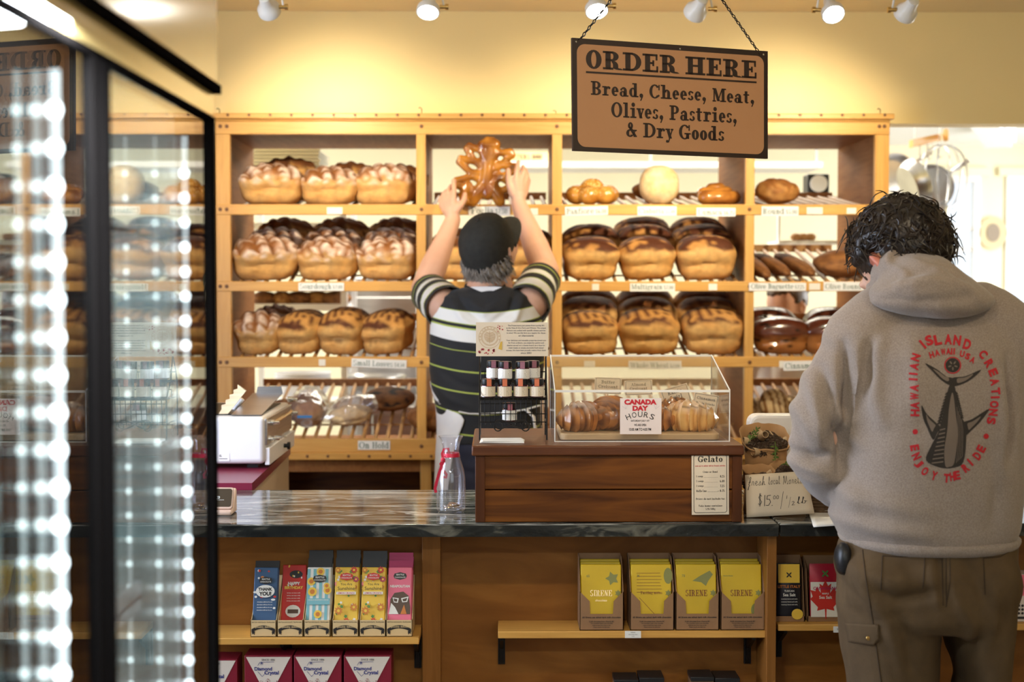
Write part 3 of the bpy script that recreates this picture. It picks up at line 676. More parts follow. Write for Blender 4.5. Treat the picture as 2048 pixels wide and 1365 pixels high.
# wood plugs over the screws
bm = BM()
def plug(px, py, r=.0052, off=.004):
    p = W(px, py, YS); lathe(bm, [(r, 0), (r, .002), (r*.7, .0026)], 10, M=Matrix.Translation((p.x, YS - off, p.z)) @ Matrix.Rotation(radians(90), 4, 'X'))
for k in range(32): plug(458 + k*42.2, 231.5, .0055, .0225)
for k in range(26): plug(492 + k*41.2, 912, .0055, .0165)
for y in (253, 419, 573, 725, 893):
    for px in (441, 454, 843, 1114, 1499, 1758, 1768): plug(px, y, .007, .0035)
wobj('wood_plugs', bm, M['plug'], shelf)
# dowel racks, one per cell
def cell_x(c): return SX[c][1], SX[c+1][0]
def rack_z(row, y):
    z0 = RAIL[row][1] - .006; return lerp(z0, ZBACK[row] - .012, (y - (YS + T)) / (YB - .03 - YS - T))
def rack_a(row): return math.atan2(ZBACK[row] - .012 - RAIL[row][1] + .006, YB - .03 - YS - T)
for row in range(4):
    for c in range(4):
        x0, x1 = cell_x(c)
        if c == 0: x0 += .004
        n = max(4, round((x1 - x0) / .0435)); bm = BM()
        for k in range(n):
            x = x0 + (k + .5) * (x1 - x0) / n
            tube(bm, [(x, YS + T - .01, rack_z(row, YS + T) - .006), (x, YB - .025, rack_z(row, YB - .03) - .006)], .0075, 8)
        ym = (YS + YB)/2
        tube(bm, [(x0, ym - .12, rack_z(row, ym - .12) - .018), (x1, ym - .12, rack_z(row, ym - .12) - .018)], .004, 6)
        box(bm, x0, x1, YB - .035, YB - .012, ZBACK[row] - .03, ZBACK[row])
        a = rack_a(row)
        wobj('dowel_rack', bm, M['dowel'], shelf)
# hooks standing on the cornice
for px, h in ((843, 14), (1762, 12), (438, 12), (1112, 8)):
    p = W(px, 228, YS); bm = BM()
    tube(bm, [(p.x, YS + .01, p.z), (p.x, YS + .01, p.z + .0018*h*.8), (p.x - .006, YS + .01, p.z + .0018*h), (p.x - .011, YS + .01, p.z + .0018*h*.85)], .0017, 5)
    wobj('hook', bm, M['blackmetal'], shelf)

# ------------------------------------------------------------------ price cards and tape on the rails
def price_card(txt, x0, x1, y0, y1, price=None, tilt=0.0, label=None, ink='green_ink', w=.13):
    p = W((x0+x1)/2, (y0+y1)/2, YS - .006); a, b = W(x0, y1, YS - .006), W(x1, y0, YS - .006)
    hw, hh = (b.x - a.x)/2, (b.z - a.z)/2
    t = thing('price_card', label or 'white shelf card reading %s' % txt, 'sign', p)
    t.rotation_euler = (0, radians(tilt), 0)
    bm = BM(); box(bm, -hw, hw, -.0012, .0012, -hh, hh); obj('card', bm, M['paper'], t)
    vf = serif(txt, w, .06)
    if price:
        a0, b0, c0, d0 = bounds2d(vf); vf = merge2d(vf, tf2d(serif(price, w, .06), .72, dx=b0 + .3))
    bx = bounds2d(vf); yb = -.22 if bx[2] < -.1 else 0
    k = min((2*hw*.93)/(bx[1] - bx[0]), (2*hh*.80)/(1.0 - yb))
    vf = tf2d(vf, k, dx=-(bx[0]+bx[1])/2*k, dy=-(1.0 + yb)/2*k)
    bm = BM(); flat2d(bm, vf, lambda x, y: (x, -.0017, y)); obj('lettering', bm, M[ink], t)
price_card('Foglia', 937, 1020, 413, 432, '$7.50', label='white shelf card reading Foglia behind the black cap')
price_card('Panfiore', 1130, 1216, 413, 431, '$6.00', -1.5, label='white shelf card reading Panfiore under the seeded loaf')
price_card('Ciabatta', 1275, 1353, 413, 431, '$5.00', label='white shelf card reading Ciabatta under the pale round loaf')
price_card('Lumaca', 1393, 1471, 416, 433, '$6.25', label='white shelf card reading Lumaca under the coiled loaf')
price_card('Round', 1523, 1597, 413, 432, '$5.00', label='white shelf card reading Round in the top right cell')
price_card('Sourdough', 597, 688, 566, 582, '$7.00', label='white shelf card reading Sourdough below the floured loaves')
price_card('Multigrain', 1260, 1350, 567, 583, '$7.00', label='white shelf card reading Multigrain in the middle column')
price_card('Olive Baguette', 1498, 1612, 566, 582, '$7.25', label='white shelf card reading Olive Baguette')
price_card('Olive Round', 1647, 1748, 564, 582, '$6.25', label='white shelf card reading Olive Round beside the customer')
price_card('Small Loaves', 703, 813, 719, 736, '$4.50', 2, label='white shelf card reading Small Loaves in the left column')
price_card('Whole Wheat', 1257, 1363, 722, 739, '$7.00', label='white shelf card reading Whole Wheat seen through the pastry case lid')
price_card('Cinnamon', 1567, 1662, 722, 741, '$6.50', -1, label='white shelf card reading Cinnamon beside the grey sweatshirt')
price_card('On Hold', 716, 780, 882, 900, None, label='white shelf card reading On Hold on the lowest rail', w=.15)
for x0, x1, y0, y1, l in ((654, 685, 415, 429, 'below the top floured loaves'), (1613, 1645, 415, 429, 'right of the Round card'), (1693, 1712, 416, 428, 'far right of the Round card'),
                       (1184, 1198, 568, 581, 'left of the Multigrain card'), (1417, 1434, 568, 581, 'right of the Multigrain card'), (1618, 1640, 567, 580, 'between the two olive bread cards'),
                       (638, 651, 719, 732, 'left of the Small Loaves card'), (1168, 1190, 722, 734, 'left of the Whole Wheat card'), (1558, 1567, 722, 736, 'at the left edge of the Cinnamon card'), (1061, 1076, 417, 430, 'right of the Foglia card by the arm')):
    a, b = W(x0, y1, YS), W(x1, y0, YS); bm = BM(); box(bm, a.x, b.x, YS - .0042, YS - .0032, a.z, b.z)
    tag(obj('tape_strip', bm, M['tape']), 'pale tape on the shelf rail, ' + l, 'tape')

# ------------------------------------------------------------------ bread
def col_attr(me, fn):
    a = me.attributes.new('col', 'FLOAT_COLOR', 'POINT'); nn = me.vertices
    for v in nn: a.data[v.index].color = (*fn(v.co, v.normal), 1)
def mixc(a, b, t): t = clamp(t); return tuple(p + (q - p) * t for p, q in zip(a, b))
TAN, BROWN, DARK, FLOUR, LIGHT = (.56, .29, .085), (.27, .10, .025), (.085, .026, .010), (.80, .74, .68), (.60, .36, .13)
def loaf_mesh(name, wx, wy, h, seed=0, n=3.0, lobes=0, slant=.7, crease=.09, dome=.30, sub=4, style='plain', mat_='bread', rough=.012, bulge=.07, pinch=0.0):
    bm = BM(); bmesh.ops.create_icosphere(bm, subdivisions=sub, radius=1)
    hx, hy, hz = wx/2, wy/2, h/2
    for v in bm.verts:
        d = v.co.normalized(); m = n if d.z > 0 or n < 2.6 else max(n, 5.5); rh = (abs(d.x)**n + abs(d.y)**n) ** (1/n); s = (rh**m + abs(d.z)**m) ** (-1/m); x, y, z = d.x*s, d.y*s, d.z*s
        e = max(abs(x), abs(y))
        if z > 0: z = z * (1 - dome*.55*x*x - dome*.45*y*y)
        g = math.exp(-((z - .22)/.38)**2); tp = sstep(-.1, -1, z)
        x *= (1 + bulge*g - .045*tp); y *= (1 + bulge*g - .04*tp)
        cr = math.exp(-((z + .18 + .10*abs(x))/.10)**2) * sstep(.55, .9, e) * (1 - .5*abs(x)); x *= 1 - crease*.25*cr; y *= 1 - crease*2.0*cr
        if lobes:
            ph = lobes*(x*.5 + .5) + slant*y + .3*nz(x, y, seed, 1.3)
            a = abs(sin(pi*ph)) ** .6; tw = sstep(-.15, .55, z)
            z += tw*(a - .6)*.30; y *= 1 + .12*tw*(a - .5); x *= 1 + .04*tw*(a-.5)
        q = nz(x + seed*3.1, y, z, 1.4)*.07 + nz(x, y + seed, z, 4.5)*.025
        x += x*q; y += y*q; z += z*q*.8
        v.co = (x*hx, y*hy, (z + 1)*hz)
    for v in bm.verts:
        if v.co.z < h*.03: v.co.z = 0
    me = to_mesh(name, bm, M[mat_])
    def col(c, nv):
        x, y, z = c.x/hx, c.y/hy, c.z/hz - 1
        N1 = nz(x, y, z + seed, 2.2); N2 = nz(x*3, y*3, z*3 + seed, 2.5)
        top = sstep(.60, .80, nv.z + .16*N1 + .06*z)
        side = mixc(TAN, LIGHT, .5 + N1*.9)
        if style == 'plain': return mixc(side, mixc(DARK, BROWN, .35 + N2), top)
        if style == 'golden': return mixc(mixc(TAN, BROWN, .5 + N1), BROWN, top*.8)
        if style == 'floured':
            ph = lobes*(x*.5 + .5) + slant*y + .3*nz(x, y, seed, 1.3); a = abs(sin(pi*ph))
            c_ = mixc(side, mixc(DARK, BROWN, .75 - .5*y + N2), sstep(.15, .7, nv.z + .25*z + .2*N1) )
            f = sstep(.25, .75, a) * sstep(-.05, .35, z + .12*N1) * sstep(-.45, .1, nv.z + .35) * clamp(.42 + N2*2.0)
            return mixc(c_, (.76, .62, .52), f * sstep(.9, .0, y*.75 + .25))
        if style == 'striped':                       # pale stripes of flour paste across a dark crust
            top = sstep(.40, .56, nv.z + .08*N1); c_ = mixc(side, DARK, top); b = sstep(-.86, -.78, y)*sstep(.42, .28, y + .15*N1)
            st = sstep(.30, .42, abs(((x*3.1 + .5 + N1*.12) % 1) - .5) + .12); st = 1 if (x*3.1 + 9.3 + N1*.15) % 1 < .62 else 0
            return mixc(c_, (.50, .25, .07), b*st*sstep(.3, .7, top))
        if style == 'multi':
            top = sstep(.44, .60, nv.z + .10*N1); c_ = mixc(side, DARK, top); q = nz(x*1.4 + seed, y*3.4, seed, 1.2)
            st = 1 if (q > .12 and (x*2.6 + 10 + .3*y) % 1 < .7) else 0
            return mixc(c_, (.46, .22, .06), st*sstep(.3, .7, top))
        if style == 'raisin':
            c_ = mixc((.34, .13, .035), (.09, .022, .010), sstep(-.1, .25, z + .25*N1)); k = 1 if nz(x*2, y*2, z*2 + seed, 3.4) > .42 else 0
            return mixc(c_, (.012, .006, .005), k)
        if style == 'rye': return mixc((.16, .062, .02), (.30, .13, .04), .5 + N1 + N2*.6)
        if style == 'pale':  return mixc((.66, .46, .22), (.74, .58, .34), .5 + N1*1.2 + N2*.5)
        return side
    col_attr(me, col); return me
LM = {}
for k in range(3):
    LM['sour%d' % k] = loaf_mesh('floured_loaf', .222, .165, .146, k + 1, 3.1, 4, .6 + .2*k, .08, .30, style='floured')
    LM['wheat%d' % k] = loaf_mesh('wheat_loaf', .200, .155, .150, k + 11, 3.7, style='striped', dome=.30, crease=.11)
    LM['multi%d' % k] = loaf_mesh('multigrain_loaf', .200, .165, .150, k + 21, 3.7, style='multi', dome=.32, crease=.08)
    LM['dark%d' % k] = loaf_mesh('dark_loaf', .200, .155, .150, k + 31, 3.6, style='plain', dome=.30, crease=.08)
    LM['raisin%d' % k] = loaf_mesh('raisin_loaf', .200, .125, .125, k + 41, 3.6, style='raisin', dome=.30, crease=.10, mat_='glazed')
LM['sdark'] = loaf_mesh('braided_loaf', .222, .165, .150, 51, 2.7, 5, .9, .08, .34, style='plain')
LM['small_f'] = loaf_mesh('small_floured_loaf', .17, .19, .150, 52, 3.1, 3, .9, .08, .34, style='floured')
for k in range(3): LM['small%d' % k] = loaf_mesh('small_loaf', .165, .205, .150, 53 + k, 3.3, style='striped', dome=.34, crease=.10)
LM['round'] = loaf_mesh('round_loaf', .155, .155, .092, 61, 2.2, 4, .2, .02, .25, style='golden', bulge=.02)
LM['olive'] = loaf_mesh('olive_round_loaf', .20, .165, .095, 62, 2.2, 0, 0, .0, .2, style='rye', bulge=.02)
LM['ciab'] = loaf_mesh('pale_round_loaf', .152, .125, .150, 63, 2.3, 0, 0, .0, .1, style='pale', bulge=0)
LM['bag'] = loaf_mesh('baguette', .060, .34, .055, 64, 2.2, 0, 0, .0, .1, style='rye', bulge=0)
LM['roll'] = loaf_mesh('striped_roll', .105, .105, .085, 65, 2.1, 0, 0, 0, .1, style='pale', bulge=0)

def put_loaf(me, name, row, px, depth, label, cat='bread', group=None, rz=0.0, dz=0.0, py=None, s=1.0, extra=0.0):
    """depth = distance of the loaf's centre behind the rail; the loaf lies on the sloping rack"""
    y = YS + T + depth; z = rack_z(row, y) + .0025 + dz
    o = mobj(name, me); o.location = (WX(px, y), y, z); o.rotation_euler = (rack_a(row) + extra, 0, rz); o.scale = (s, s, s)
    return tag(o, label, cat, group)
POS = ('left', 'middle', 'right')
# top row, left cell: three floured loaves with darker braided ones behind
for k, px in enumerate((545, 664, 772)):
    put_loaf(LM['sour%d' % k], 'sourdough_loaf', 0, px, .085, 'floured sourdough loaf at the front of the top left cell, %s of three' % POS[k], rz=(.05, -.12, -.22)[k], s=(1, .93, .98)[k])
for k, px in enumerate((582, 705, 803)):
    put_loaf(LM['sdark'], 'braided_loaf', 0, px, .275 if k == 0 else .25, 'dark braided loaf behind the %s floured loaf of the top left cell' % POS[k], rz=-.15, s=(1.06, .95, .9)[k])
# second row, left cell
for k, px in enumerate((533, 660, 778)):
    put_loaf(LM['sour%d' % ((k + 1) % 3)], 'sourdough_loaf', 1, px, .085, 'floured sourdough loaf at the front of the second row, %s of three' % POS[k], rz=(.06, -.25, -.2)[k], s=(1.05, 1, 1)[k])
    put_loaf(LM['sour%d' % k], 'sourdough_loaf', 1, px + (22, 10, 8)[k], .255, 'floured sourdough loaf behind the %s front loaf of the second row' % POS[k], rz=-.1)
    put_loaf(LM['sdark'], 'braided_loaf', 1, px + (42, 24, 18)[k], .43, 'dark braided loaf at the back of the second row, %s of three' % POS[k], rz=.05, s=1.02)
# third row, left cell: small loaves
put_loaf(LM['small_f'], 'small_loaf', 2, 527, .10, 'small floured loaf at the left end of the Small Loaves rack', rz=-.3, s=1.0)
put_loaf(LM['sdark'], 'braided_loaf', 2, 556, .29, 'dark braided loaf behind the small floured loaf', rz=-.3, s=.82)
for k, px in enumerate((609, 692, 779)):
    put_loaf(LM['small%d' % k], 'small_loaf', 2, px, (.105, .11, .105)[k], 'small loaf with pale striped crust on the Small Loaves rack, %s of three' % POS[k], rz=(-.38, -.22, -.42)[k], s=(1, 1.06, 1.02)[k])
# middle-left column behind the worker
for k, px in enumerate((912, 1044)):
    put_loaf(LM['dark%d' % k], 'brown_loaf', 1, px, .085, 'dark crusted loaf in the second row %s the black cap' % ('left of', 'right of')[k], rz=.05)
    put_loaf(LM['dark%d' % (k + 1)], 'brown_loaf', 1, px + 6, .26, 'dark crusted loaf behind the one %s the black cap' % ('left of', 'right of')[k])
put_loaf(LM['olive'], 'round_loaf', 3, 866, .10, 'brown round loaf on the bottom rack left of the worker', rz=.3)
# third column
for k, px in enumerate((1179, 1292, 1410)):
    put_loaf(LM['multi%d' % k], 'multigrain_loaf', 1, px, .09, 'multigrain loaf at the front of the Multigrain rack, %s of three' % POS[k], rz=(.08, -.04, -.08)[k], s=(1.0, 1.0, 1.04)[k])
    put_loaf(LM['multi%d' % ((k + 1) % 3)], 'multigrain_loaf', 1, px + (2, -4, -8)[k], .27, 'multigrain loaf second from the front behind the %s one' % POS[k], s=1.08)
    if k: put_loaf(LM['multi%d' % ((k + 2) % 3)], 'multigrain_loaf', 1, px + (2, -8, -16)[k], .45, 'multigrain loaf at the back behind the %s one' % POS[k], s=1.05)
for k, px in enumerate((1178, 1298, 1424)):
    put_loaf(LM['wheat%d' % k], 'wheat_loaf', 2, px, .085, 'pale-striped whole wheat loaf at the front of its rack, %s of three' % POS[k], rz=(.04, .0, -.05)[k], s=(1.0, 1.08, 1.1)[k])
    put_loaf(LM['dark%d' % k], 'wheat_loaf', 2, px + (-2, -6, -12)[k], .26, 'dark whole wheat loaf second from the front behind the %s one' % POS[k], s=1.1)
    put_loaf(LM['dark%d' % ((k + 1) % 3)], 'wheat_loaf', 2, px + (-2, -10, -20)[k], .43, 'dark whole wheat loaf at the back behind the %s one' % POS[k], s=1.1)
# fourth column
put_loaf(LM['round'], 'round_loaf', 0, 1551, .085, 'golden round loaf with slashes above the Round card', rz=.3)
for k, (px, d) in enumerate(((1508, .15), (1540, .18), (1586, .18))):
    put_loaf(LM['bag'], 'baguette', 1, px, d, 'olive baguette on the second row right cell, %s of three' % POS[k], rz=(.12, .22, .24)[k])
put_loaf(LM['olive'], 'olive_round_loaf', 1, 1682, .10, 'brown olive round loaf beside the customer', rz=-.1, s=1.02)
put_loaf(LM['olive'], 'olive_round_loaf', 1, 1728, .24, 'brown olive round loaf behind the first one, beside the customer', rz=.3)
for k, px in enumerate((1560, 1662)):
    put_loaf(LM['raisin%d' % k], 'raisin_loaf', 2, px, .085, 'glossy dark raisin loaf at the front above the Cinnamon card, %s one' % ('left', 'right')[k], rz=(.03, -.06)[k], s=1.04)
    put_loaf(LM['raisin%d' % (k + 1)], 'raisin_loaf', 2, px + (-24, 2)[k], .25, 'glossy dark raisin loaf behind the %s one above the Cinnamon card' % ('left', 'right')[k], s=1.02)
def roll_mesh():
    me = LM['roll'].copy()
    for v in me.vertices:
        x = v.co.x/.0525
        me.attributes['col'].data[v.index].color = (*mixc((.66, .50, .28), (.24, .11, .035), 1 if (x*2.2 + .3*v.co.y/.05 + 10) % 1 < .38 else 0), 1)
    return me
RM = roll_mesh()
o = mobj('striped_roll', RM); p = W(1541, 790, YS + .16); o.location = p - Vector((0, 0, .04)); o.rotation_euler = (radians(75), 0, .25); tag(o, 'pale striped roll standing on edge in the lowest right cell', 'roll'); o.scale = (1.1, 1.1, .8)
put_loaf(RM, 'striped_roll', 3, 1515, .17, 'pale striped roll lying left of the upright one', 'roll', s=1.1)
put_loaf(RM, 'striped_roll', 3, 1578, .20, 'pale striped roll lying right of the upright one', 'roll', rz=.9, s=1.1)
BUN = loaf_mesh('flour_bun', .075, .075, .058, 66, 2.1, 0, 0, 0, .1, 3, 'pale', bulge=0)
for px, d in ((1517, .04), (1537, .045), (1556, .06), (1572, .055), (1590, .05)):
    put_loaf(BUN, 'white_bun', 3, px, d, 'small pale flour-dusted bun on the lowest right rack', 'bun', 'pale buns in the lowest right cell')

# seeded flower loaf, coiled loaf, pale round loaf
def remesh(bm, vox, smooth=4, fac=.5):
    me = bpy.data.meshes.new('tmp'); bmesh.ops.recalc_face_normals(bm, faces=bm.faces[:]); bm.to_mesh(me); bm.free()
    o = bpy.data.objects.new('tmp', me); COL.objects.link(o)
    r = o.modifiers.new('r', 'REMESH'); r.mode = 'VOXEL'; r.voxel_size = vox; r.adaptivity = 0
    if smooth: s = o.modifiers.new('s', 'SMOOTH'); s.iterations = smooth; s.factor = fac
    dg = bpy.context.evaluated_depsgraph_get(); dg.update()
    m2 = bpy.data.meshes.new_from_object(o.evaluated_get(dg)); bpy.data.objects.remove(o); bpy.data.meshes.remove(me)
    for p in m2.polygons: p.use_smooth = True
    return m2
bm = BM()
for k in range(6):
    a = 2*pi*k/6 + .3; ellip(bm, (.062*cos(a), .050*sin(a), .036), .042, .042, .036)
ellip(bm, (0, 0, .052), .05, .042, .045)
me = remesh(bm, .005, 2); me.materials.clear(); me.materials.append(M['glazed']); me.name = 'flower_loaf'
col_attr(me, lambda c, n: mixc(mixc((.38, .15, .022), (.58, .28, .05), .5 + nz(c.x, c.y, c.z, 22)), (.72, .52, .22), 1 if nz(c.x, c.y, c.z, 150) > .28 and n.z > .2 else 0))
put_loaf(me, 'seeded_flower_loaf', 0, 1184, .075, 'golden seeded flower-shaped loaf above the Panfiore card')
o = mobj('pale_round_loaf', LM['ciab']); p = W(1321, 377, YS + .08); o.location = (p.x, YS + .13, rack_z(0, YS + .10) + .004); o.rotation_euler = (-.25, .08, .15); tag(o, 'pale floury round loaf standing above the Ciabatta card', 'bread')
put_loaf(LM['olive'], 'round_loaf', 0, 1306, .30, 'brown loaf behind the pale round loaf on the top row', s=.8)
bm = BM(); P, R = [], []
for k in range(60):
    u = k/59; a = -2.6 + u*4.4*pi; r = lerp(.070, .012, u); P.append((r*1.15*cos(a), r*.85*sin(a), .026 + .036*u**1.2)); R.append(lerp(.028, .022, u))
capsule(bm, P, R, 12); me = to_mesh('coiled_loaf', bm, M['glazed'])
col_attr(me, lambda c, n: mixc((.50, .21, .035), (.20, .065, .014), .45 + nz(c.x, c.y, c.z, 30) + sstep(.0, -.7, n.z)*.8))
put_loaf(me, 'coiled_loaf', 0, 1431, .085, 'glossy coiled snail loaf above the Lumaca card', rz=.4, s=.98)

# on-hold rack: bagged loaves and a flat olive bread
def bag(bm, c, ax, L, r, seed, tail, n=40):
    ax = Vector(ax).normalized(); a, b = frame_of(ax); rr = []
    for j in range(n):
        u = j/(n-1); rad = r * (sin(pi*clamp(u*.86 + .10))**.55) * (1 if u < tail else lerp(1, .35, ((u - tail)/(1 - tail))**.6)) if u < .985 else r*.3
        ring = []
        for k in range(36):
            t = 2*pi*k/36; q = 1 + .12*nz(cos(t)*2, sin(t)*2, u*5 + seed, 1.3) + .05*nz(cos(t)*6, sin(t)*6, u*12 + seed, 1.2)
            pt = Vector(c) + ax*(u - .5)*L + a*(cos(t)*rad*q) + b*(sin(t)*rad*q*.8); ring.append(pt)
        rr.append(ring)
    rings(bm, rr)
y = YS + .17
t = thing('bagged_loaf', 'brown loaf in a clear bag with a blue clip on the On Hold rack', 'bread', (WX(616, y), y, rack_z(3, y)))
z = rack_z(3, y)
o = mobj('loaf', loaf_mesh('bagged', .11, .20, .115, 71, 2.4, style='golden'), t); o.rotation_euler = (rack_a(3), 0, .12); o.location = (0, .02, .006)
bm = BM(); bag(bm, (0, -.005, .068), (.09, -1, -.26), .34, .072, 3, .72); obj('clear_bag', bm, M['film'], t)
bm = BM(); box(bm, -.02, .034, -.168, -.162, .045, .054); obj('clip', bm, flatm('blue_clip', (.03, .20, .50)), t)
y = YS + .15
t = thing('bagged_bread', 'crumpled clear bag of bread lying right of the blue-clipped loaf', 'bread', (WX(692, y), y, rack_z(3, y)))
o = mobj('loaf', loaf_mesh('bagged', .16, .10, .075, 72, 2.2, style='pale'), t); o.rotation_euler = (rack_a(3), -.12, .35); o.location = (.015, .01, .012)
bm = BM(); bag(bm, (0, 0, .062), (-1, -.35, -.30), .23, .068, 9, .6); obj('clear_bag', bm, M['film'], t)
me = loaf_mesh('olive_flatbread', .205, .20, .075, 73, 2.2, 0, 0, 0, .2, style='rye', bulge=0)
for v in me.vertices:
    if nz(v.co.x, v.co.y, 3, 26) > .30 and v.normal.z > .3: me.attributes['col'].data[v.index].color = (.02, .014, .012, 1)
put_loaf(me, 'olive_flatbread', 3, 778, .33, 'flat brown olive bread with dark olives on the On Hold rack', s=.98)
put_loaf(LM['olive'], 'round_loaf', 3, 572, .20, 'brown loaf on the bottom rack half hidden by the slicing machine', s=.8)

# golden loaves on the kitchen tray rack
for k, px in enumerate((528, 563, 598, 634, 670)):
    o = mobj('golden_loaf', LM['round'] if k % 2 else LM['olive']); o.location = (WX(px, 6.56), 6.58, trays[0] + .0125 - .012); o.rotation_euler = (0, 0, .5*k); o.scale = (.62, .9, .72)
    tag(o, 'golden loaf on the tray rack seen above the small loaves', 'bread', 'golden loaves on the kitchen tray rack')
# ------------------------------------------------------------------ counter
def K(py): return CAM_Z - WZ(py, 1.0)
YF = 3.10; ZCT = WZ(1050, YF); YCB = YF * K(1050) / K(980); YP = 3.25
def onC(px, py): # point on the counter top plane seen at a pixel
    Y = (CAM_Z - ZCT) / K(py); return W(px, py, Y)
XSEAM = WX(1563, YF)
def slab_top(name, x0, x1, label):
    t = thing(name, label, 'counter', ((x0+x1)/2, (YF+YCB)/2, ZCT - .028))
    bm = BM(); box(bm, x0, x1, YF + .004, YCB, ZCT - .028, ZCT); wobj('slab', bm, M['stone'], t, bevel=.003)
    bm = BM(); box(bm, x0, x1, YF, YF + .004, ZCT - .027, ZCT - .002); wobj('front_edge', bm, M['stone_edge'], t)
slab_top('granite_worktop', -1.30, XSEAM - .002, 'long dark veined granite worktop left of the seam, carrying the wooden crate')
slab_top('granite_worktop', XSEAM + .002, 2.3, 'dark veined granite worktop right of the seam, in front of the customer')
base = thing('service_counter', 'orange plywood service counter with recessed display bays', 'counter', (.4, YP, 0))
ZU = ZCT - .030
bays = [(-1.28, WX(839, 3.14)), (WX(877, 3.14), WX(1536, 3.14)), (WX(1555, 3.14), 2.28)]
for a, b in bays:
    bm = BM(); box(bm, a, b, YP, YP + .02, .02, ZU); wobj('bay_panel', bm, M['ply'], base)
for a, b in ((bays[0][1], bays[1][0]), (bays[1][1], bays[2][0])):
    bm = BM(); box(bm, a, b, YP - (.035 if b - a > .03 else .125), YP + .02, .02, ZU); wobj('post', bm, M['ply_z'], base, bevel=.001)
bm = BM(); box(bm, -1.28, 2.28, YCB - .06, YCB - .03, .02, ZU); wobj('back_panel', bm, M['ply'], base)
bm = BM(); box(bm, -1.28, -1.26, YP, YCB - .03, .02, ZU); box(bm, 2.26, 2.28, YP, YCB - .03, .02, ZU); wobj('end_panel', bm, M['ply_z'], base)
bm = BM(); box(bm, -1.28, 2.28, YP + .02, YCB - .06, 0, .02); wobj('plinth', bm, M['black'], base)
def ledge(px0, px1, y0, y1, depth, label, brackets, x1=None):
    yf = YP - depth; a, b = W(px0, y1, yf), W(px1, y0, yf); xb = b.x if x1 is None else x1
    t = thing('display_shelf', label, 'shelf', (a.x, YP, a.z))
    bm = BM(); box(bm, a.x, xb, yf, YP, a.z, b.z); wobj('shelf_board', bm, M['pine'], t, bevel=.0015)
    for px in brackets:
        bm = BM(); x = WX(px, yf + .03); w = .008
        box(bm, x - w, x + w, YP - .006, YP, a.z - .085, a.z)
        prism(bm, [(YP, a.z), (yf + .02, a.z), (yf + .02, a.z - .010), (YP - .02, a.z - .045), (YP - .006, a.z - .085), (YP, a.z - .085)], x - w*.5, x + w*.5, lambda p, q, d: (d, p, q))
        wobj('bracket', bm, M['blackmetal'], t)
    return b.z, yf
ZL, YL = ledge(340, 838, 1277, 1291, .125, 'yellow pine shelf under the counter holding six boxes of chocolate bars', (829, 560), None)
ZM, YM = ledge(996, 1536, 1263, 1278, .105, 'yellow pine shelf in the middle bay holding boxes of yellow bars', (1003, 1511))
ZR, YR = ledge(1556, 2040, 1249, 1263, .105, 'yellow pine shelf in the right bay behind the customer', (1575, 2035), 2.2)
bm = BM(); box(bm, -1.26, bays[0][1], YP - .13, YP, .40, .42); box(bm, bays[1][0], bays[1][1], YP - .13, YP, .40, .42)
for x in (-1.0, -.5, .1, .5): box(bm, x, x + .02, YP - .1, YP, .33, .40)
wobj('lower_ledge', bm, M['pine'], base)
def shelf_tag(px0, px1, py0, py1, yf, label, lines):
    a, b = W(px0, py1, yf - .002), W(px1, py0, yf - .002); t = thing('shelf_tag', label, 'sign', ((a.x+b.x)/2, yf - .002, a.z))
    bm = BM(); box(bm, a.x, b.x, yf - .0022, yf - .0004, a.z, b.z); wobj('card', bm, M['paper'], t)
    bm = BM()
    for k, s in enumerate(lines):
        h = (b.z - a.z) / (len(lines) + .6); vf = fit2d(sans(s), a.x + .003, b.x - .003, b.z - h*(k + 1.0), b.z - h*(k + .45), True); flat2d(bm, vf, lambda x, y: (x, yf - .0026, y))
    wobj('lettering', bm, M['grey_ink'], t)
shelf_tag(1250, 1282, 1263, 1277, YM, 'small white price tag on the middle pine shelf', ['SIRENE', 'chocolate bars', '9.75'])
shelf_tag(1667, 1690, 1254, 1266, YR, 'small white price tag on the right pine shelf beside the trousers', ['9.95'])

# ---------------- chocolate bars in buff display boxes
def textpart(bm, s, x0, x1, z0, z1, fn, mi=0, keep=True, serif_=False, weight=.02):
    vf = fit2d(serif(s, .2, .09) if serif_ else sans(s, weight), x0, x1, z0, z1, keep); flat2d(bm, vf, fn, mi)
def disc2d(cx, cy, rx, ry=None, n=16, a0=0): return poly2d([(cx + rx*cos(2*pi*k/n + a0), cy + (ry or rx)*sin(2*pi*k/n + a0)) for k in range(n)])
def rect2d(x0, x1, y0, y1): return poly2d([(x0, y0), (x1, y0), (x1, y1), (x0, y1)])
def flower2d(cx, cy, r, n=9): return poly2d([(cx + r*(1 if k % 2 else .55)*cos(pi*k/n), cy + r*(1 if k % 2 else .55)*sin(pi*k/n)) for k in range(2*n)])
def badge2d(cx, cy, w, h): return poly2d([(cx - w/2, cy), (cx - w*.42, cy + h*.32), (cx, cy + h/2), (cx + w*.42, cy + h*.32), (cx + w/2, cy), (cx + w*.42, cy - h*.32), (cx, cy - h/2), (cx - w*.42, cy - h*.32)])
BWd, BHt = .0535, .150
AMATS = [flatm('art_%d' % k, c) for k, c in enumerate([(.025, .022, .02), (.80, .78, .72), (.60, .03, .02), (.85, .55, .06), (.08, .28, .06), (.045, .10, .20), (.80, .16, .25), (.20, .46, .50), (.62, .20, .03), (.45, .02, .10), (.10, .055, .03)])]
INK, WHT, RED, YEL, GRN, BLU, PNK, TEAL, ORG, CRM, BRN = range(11)
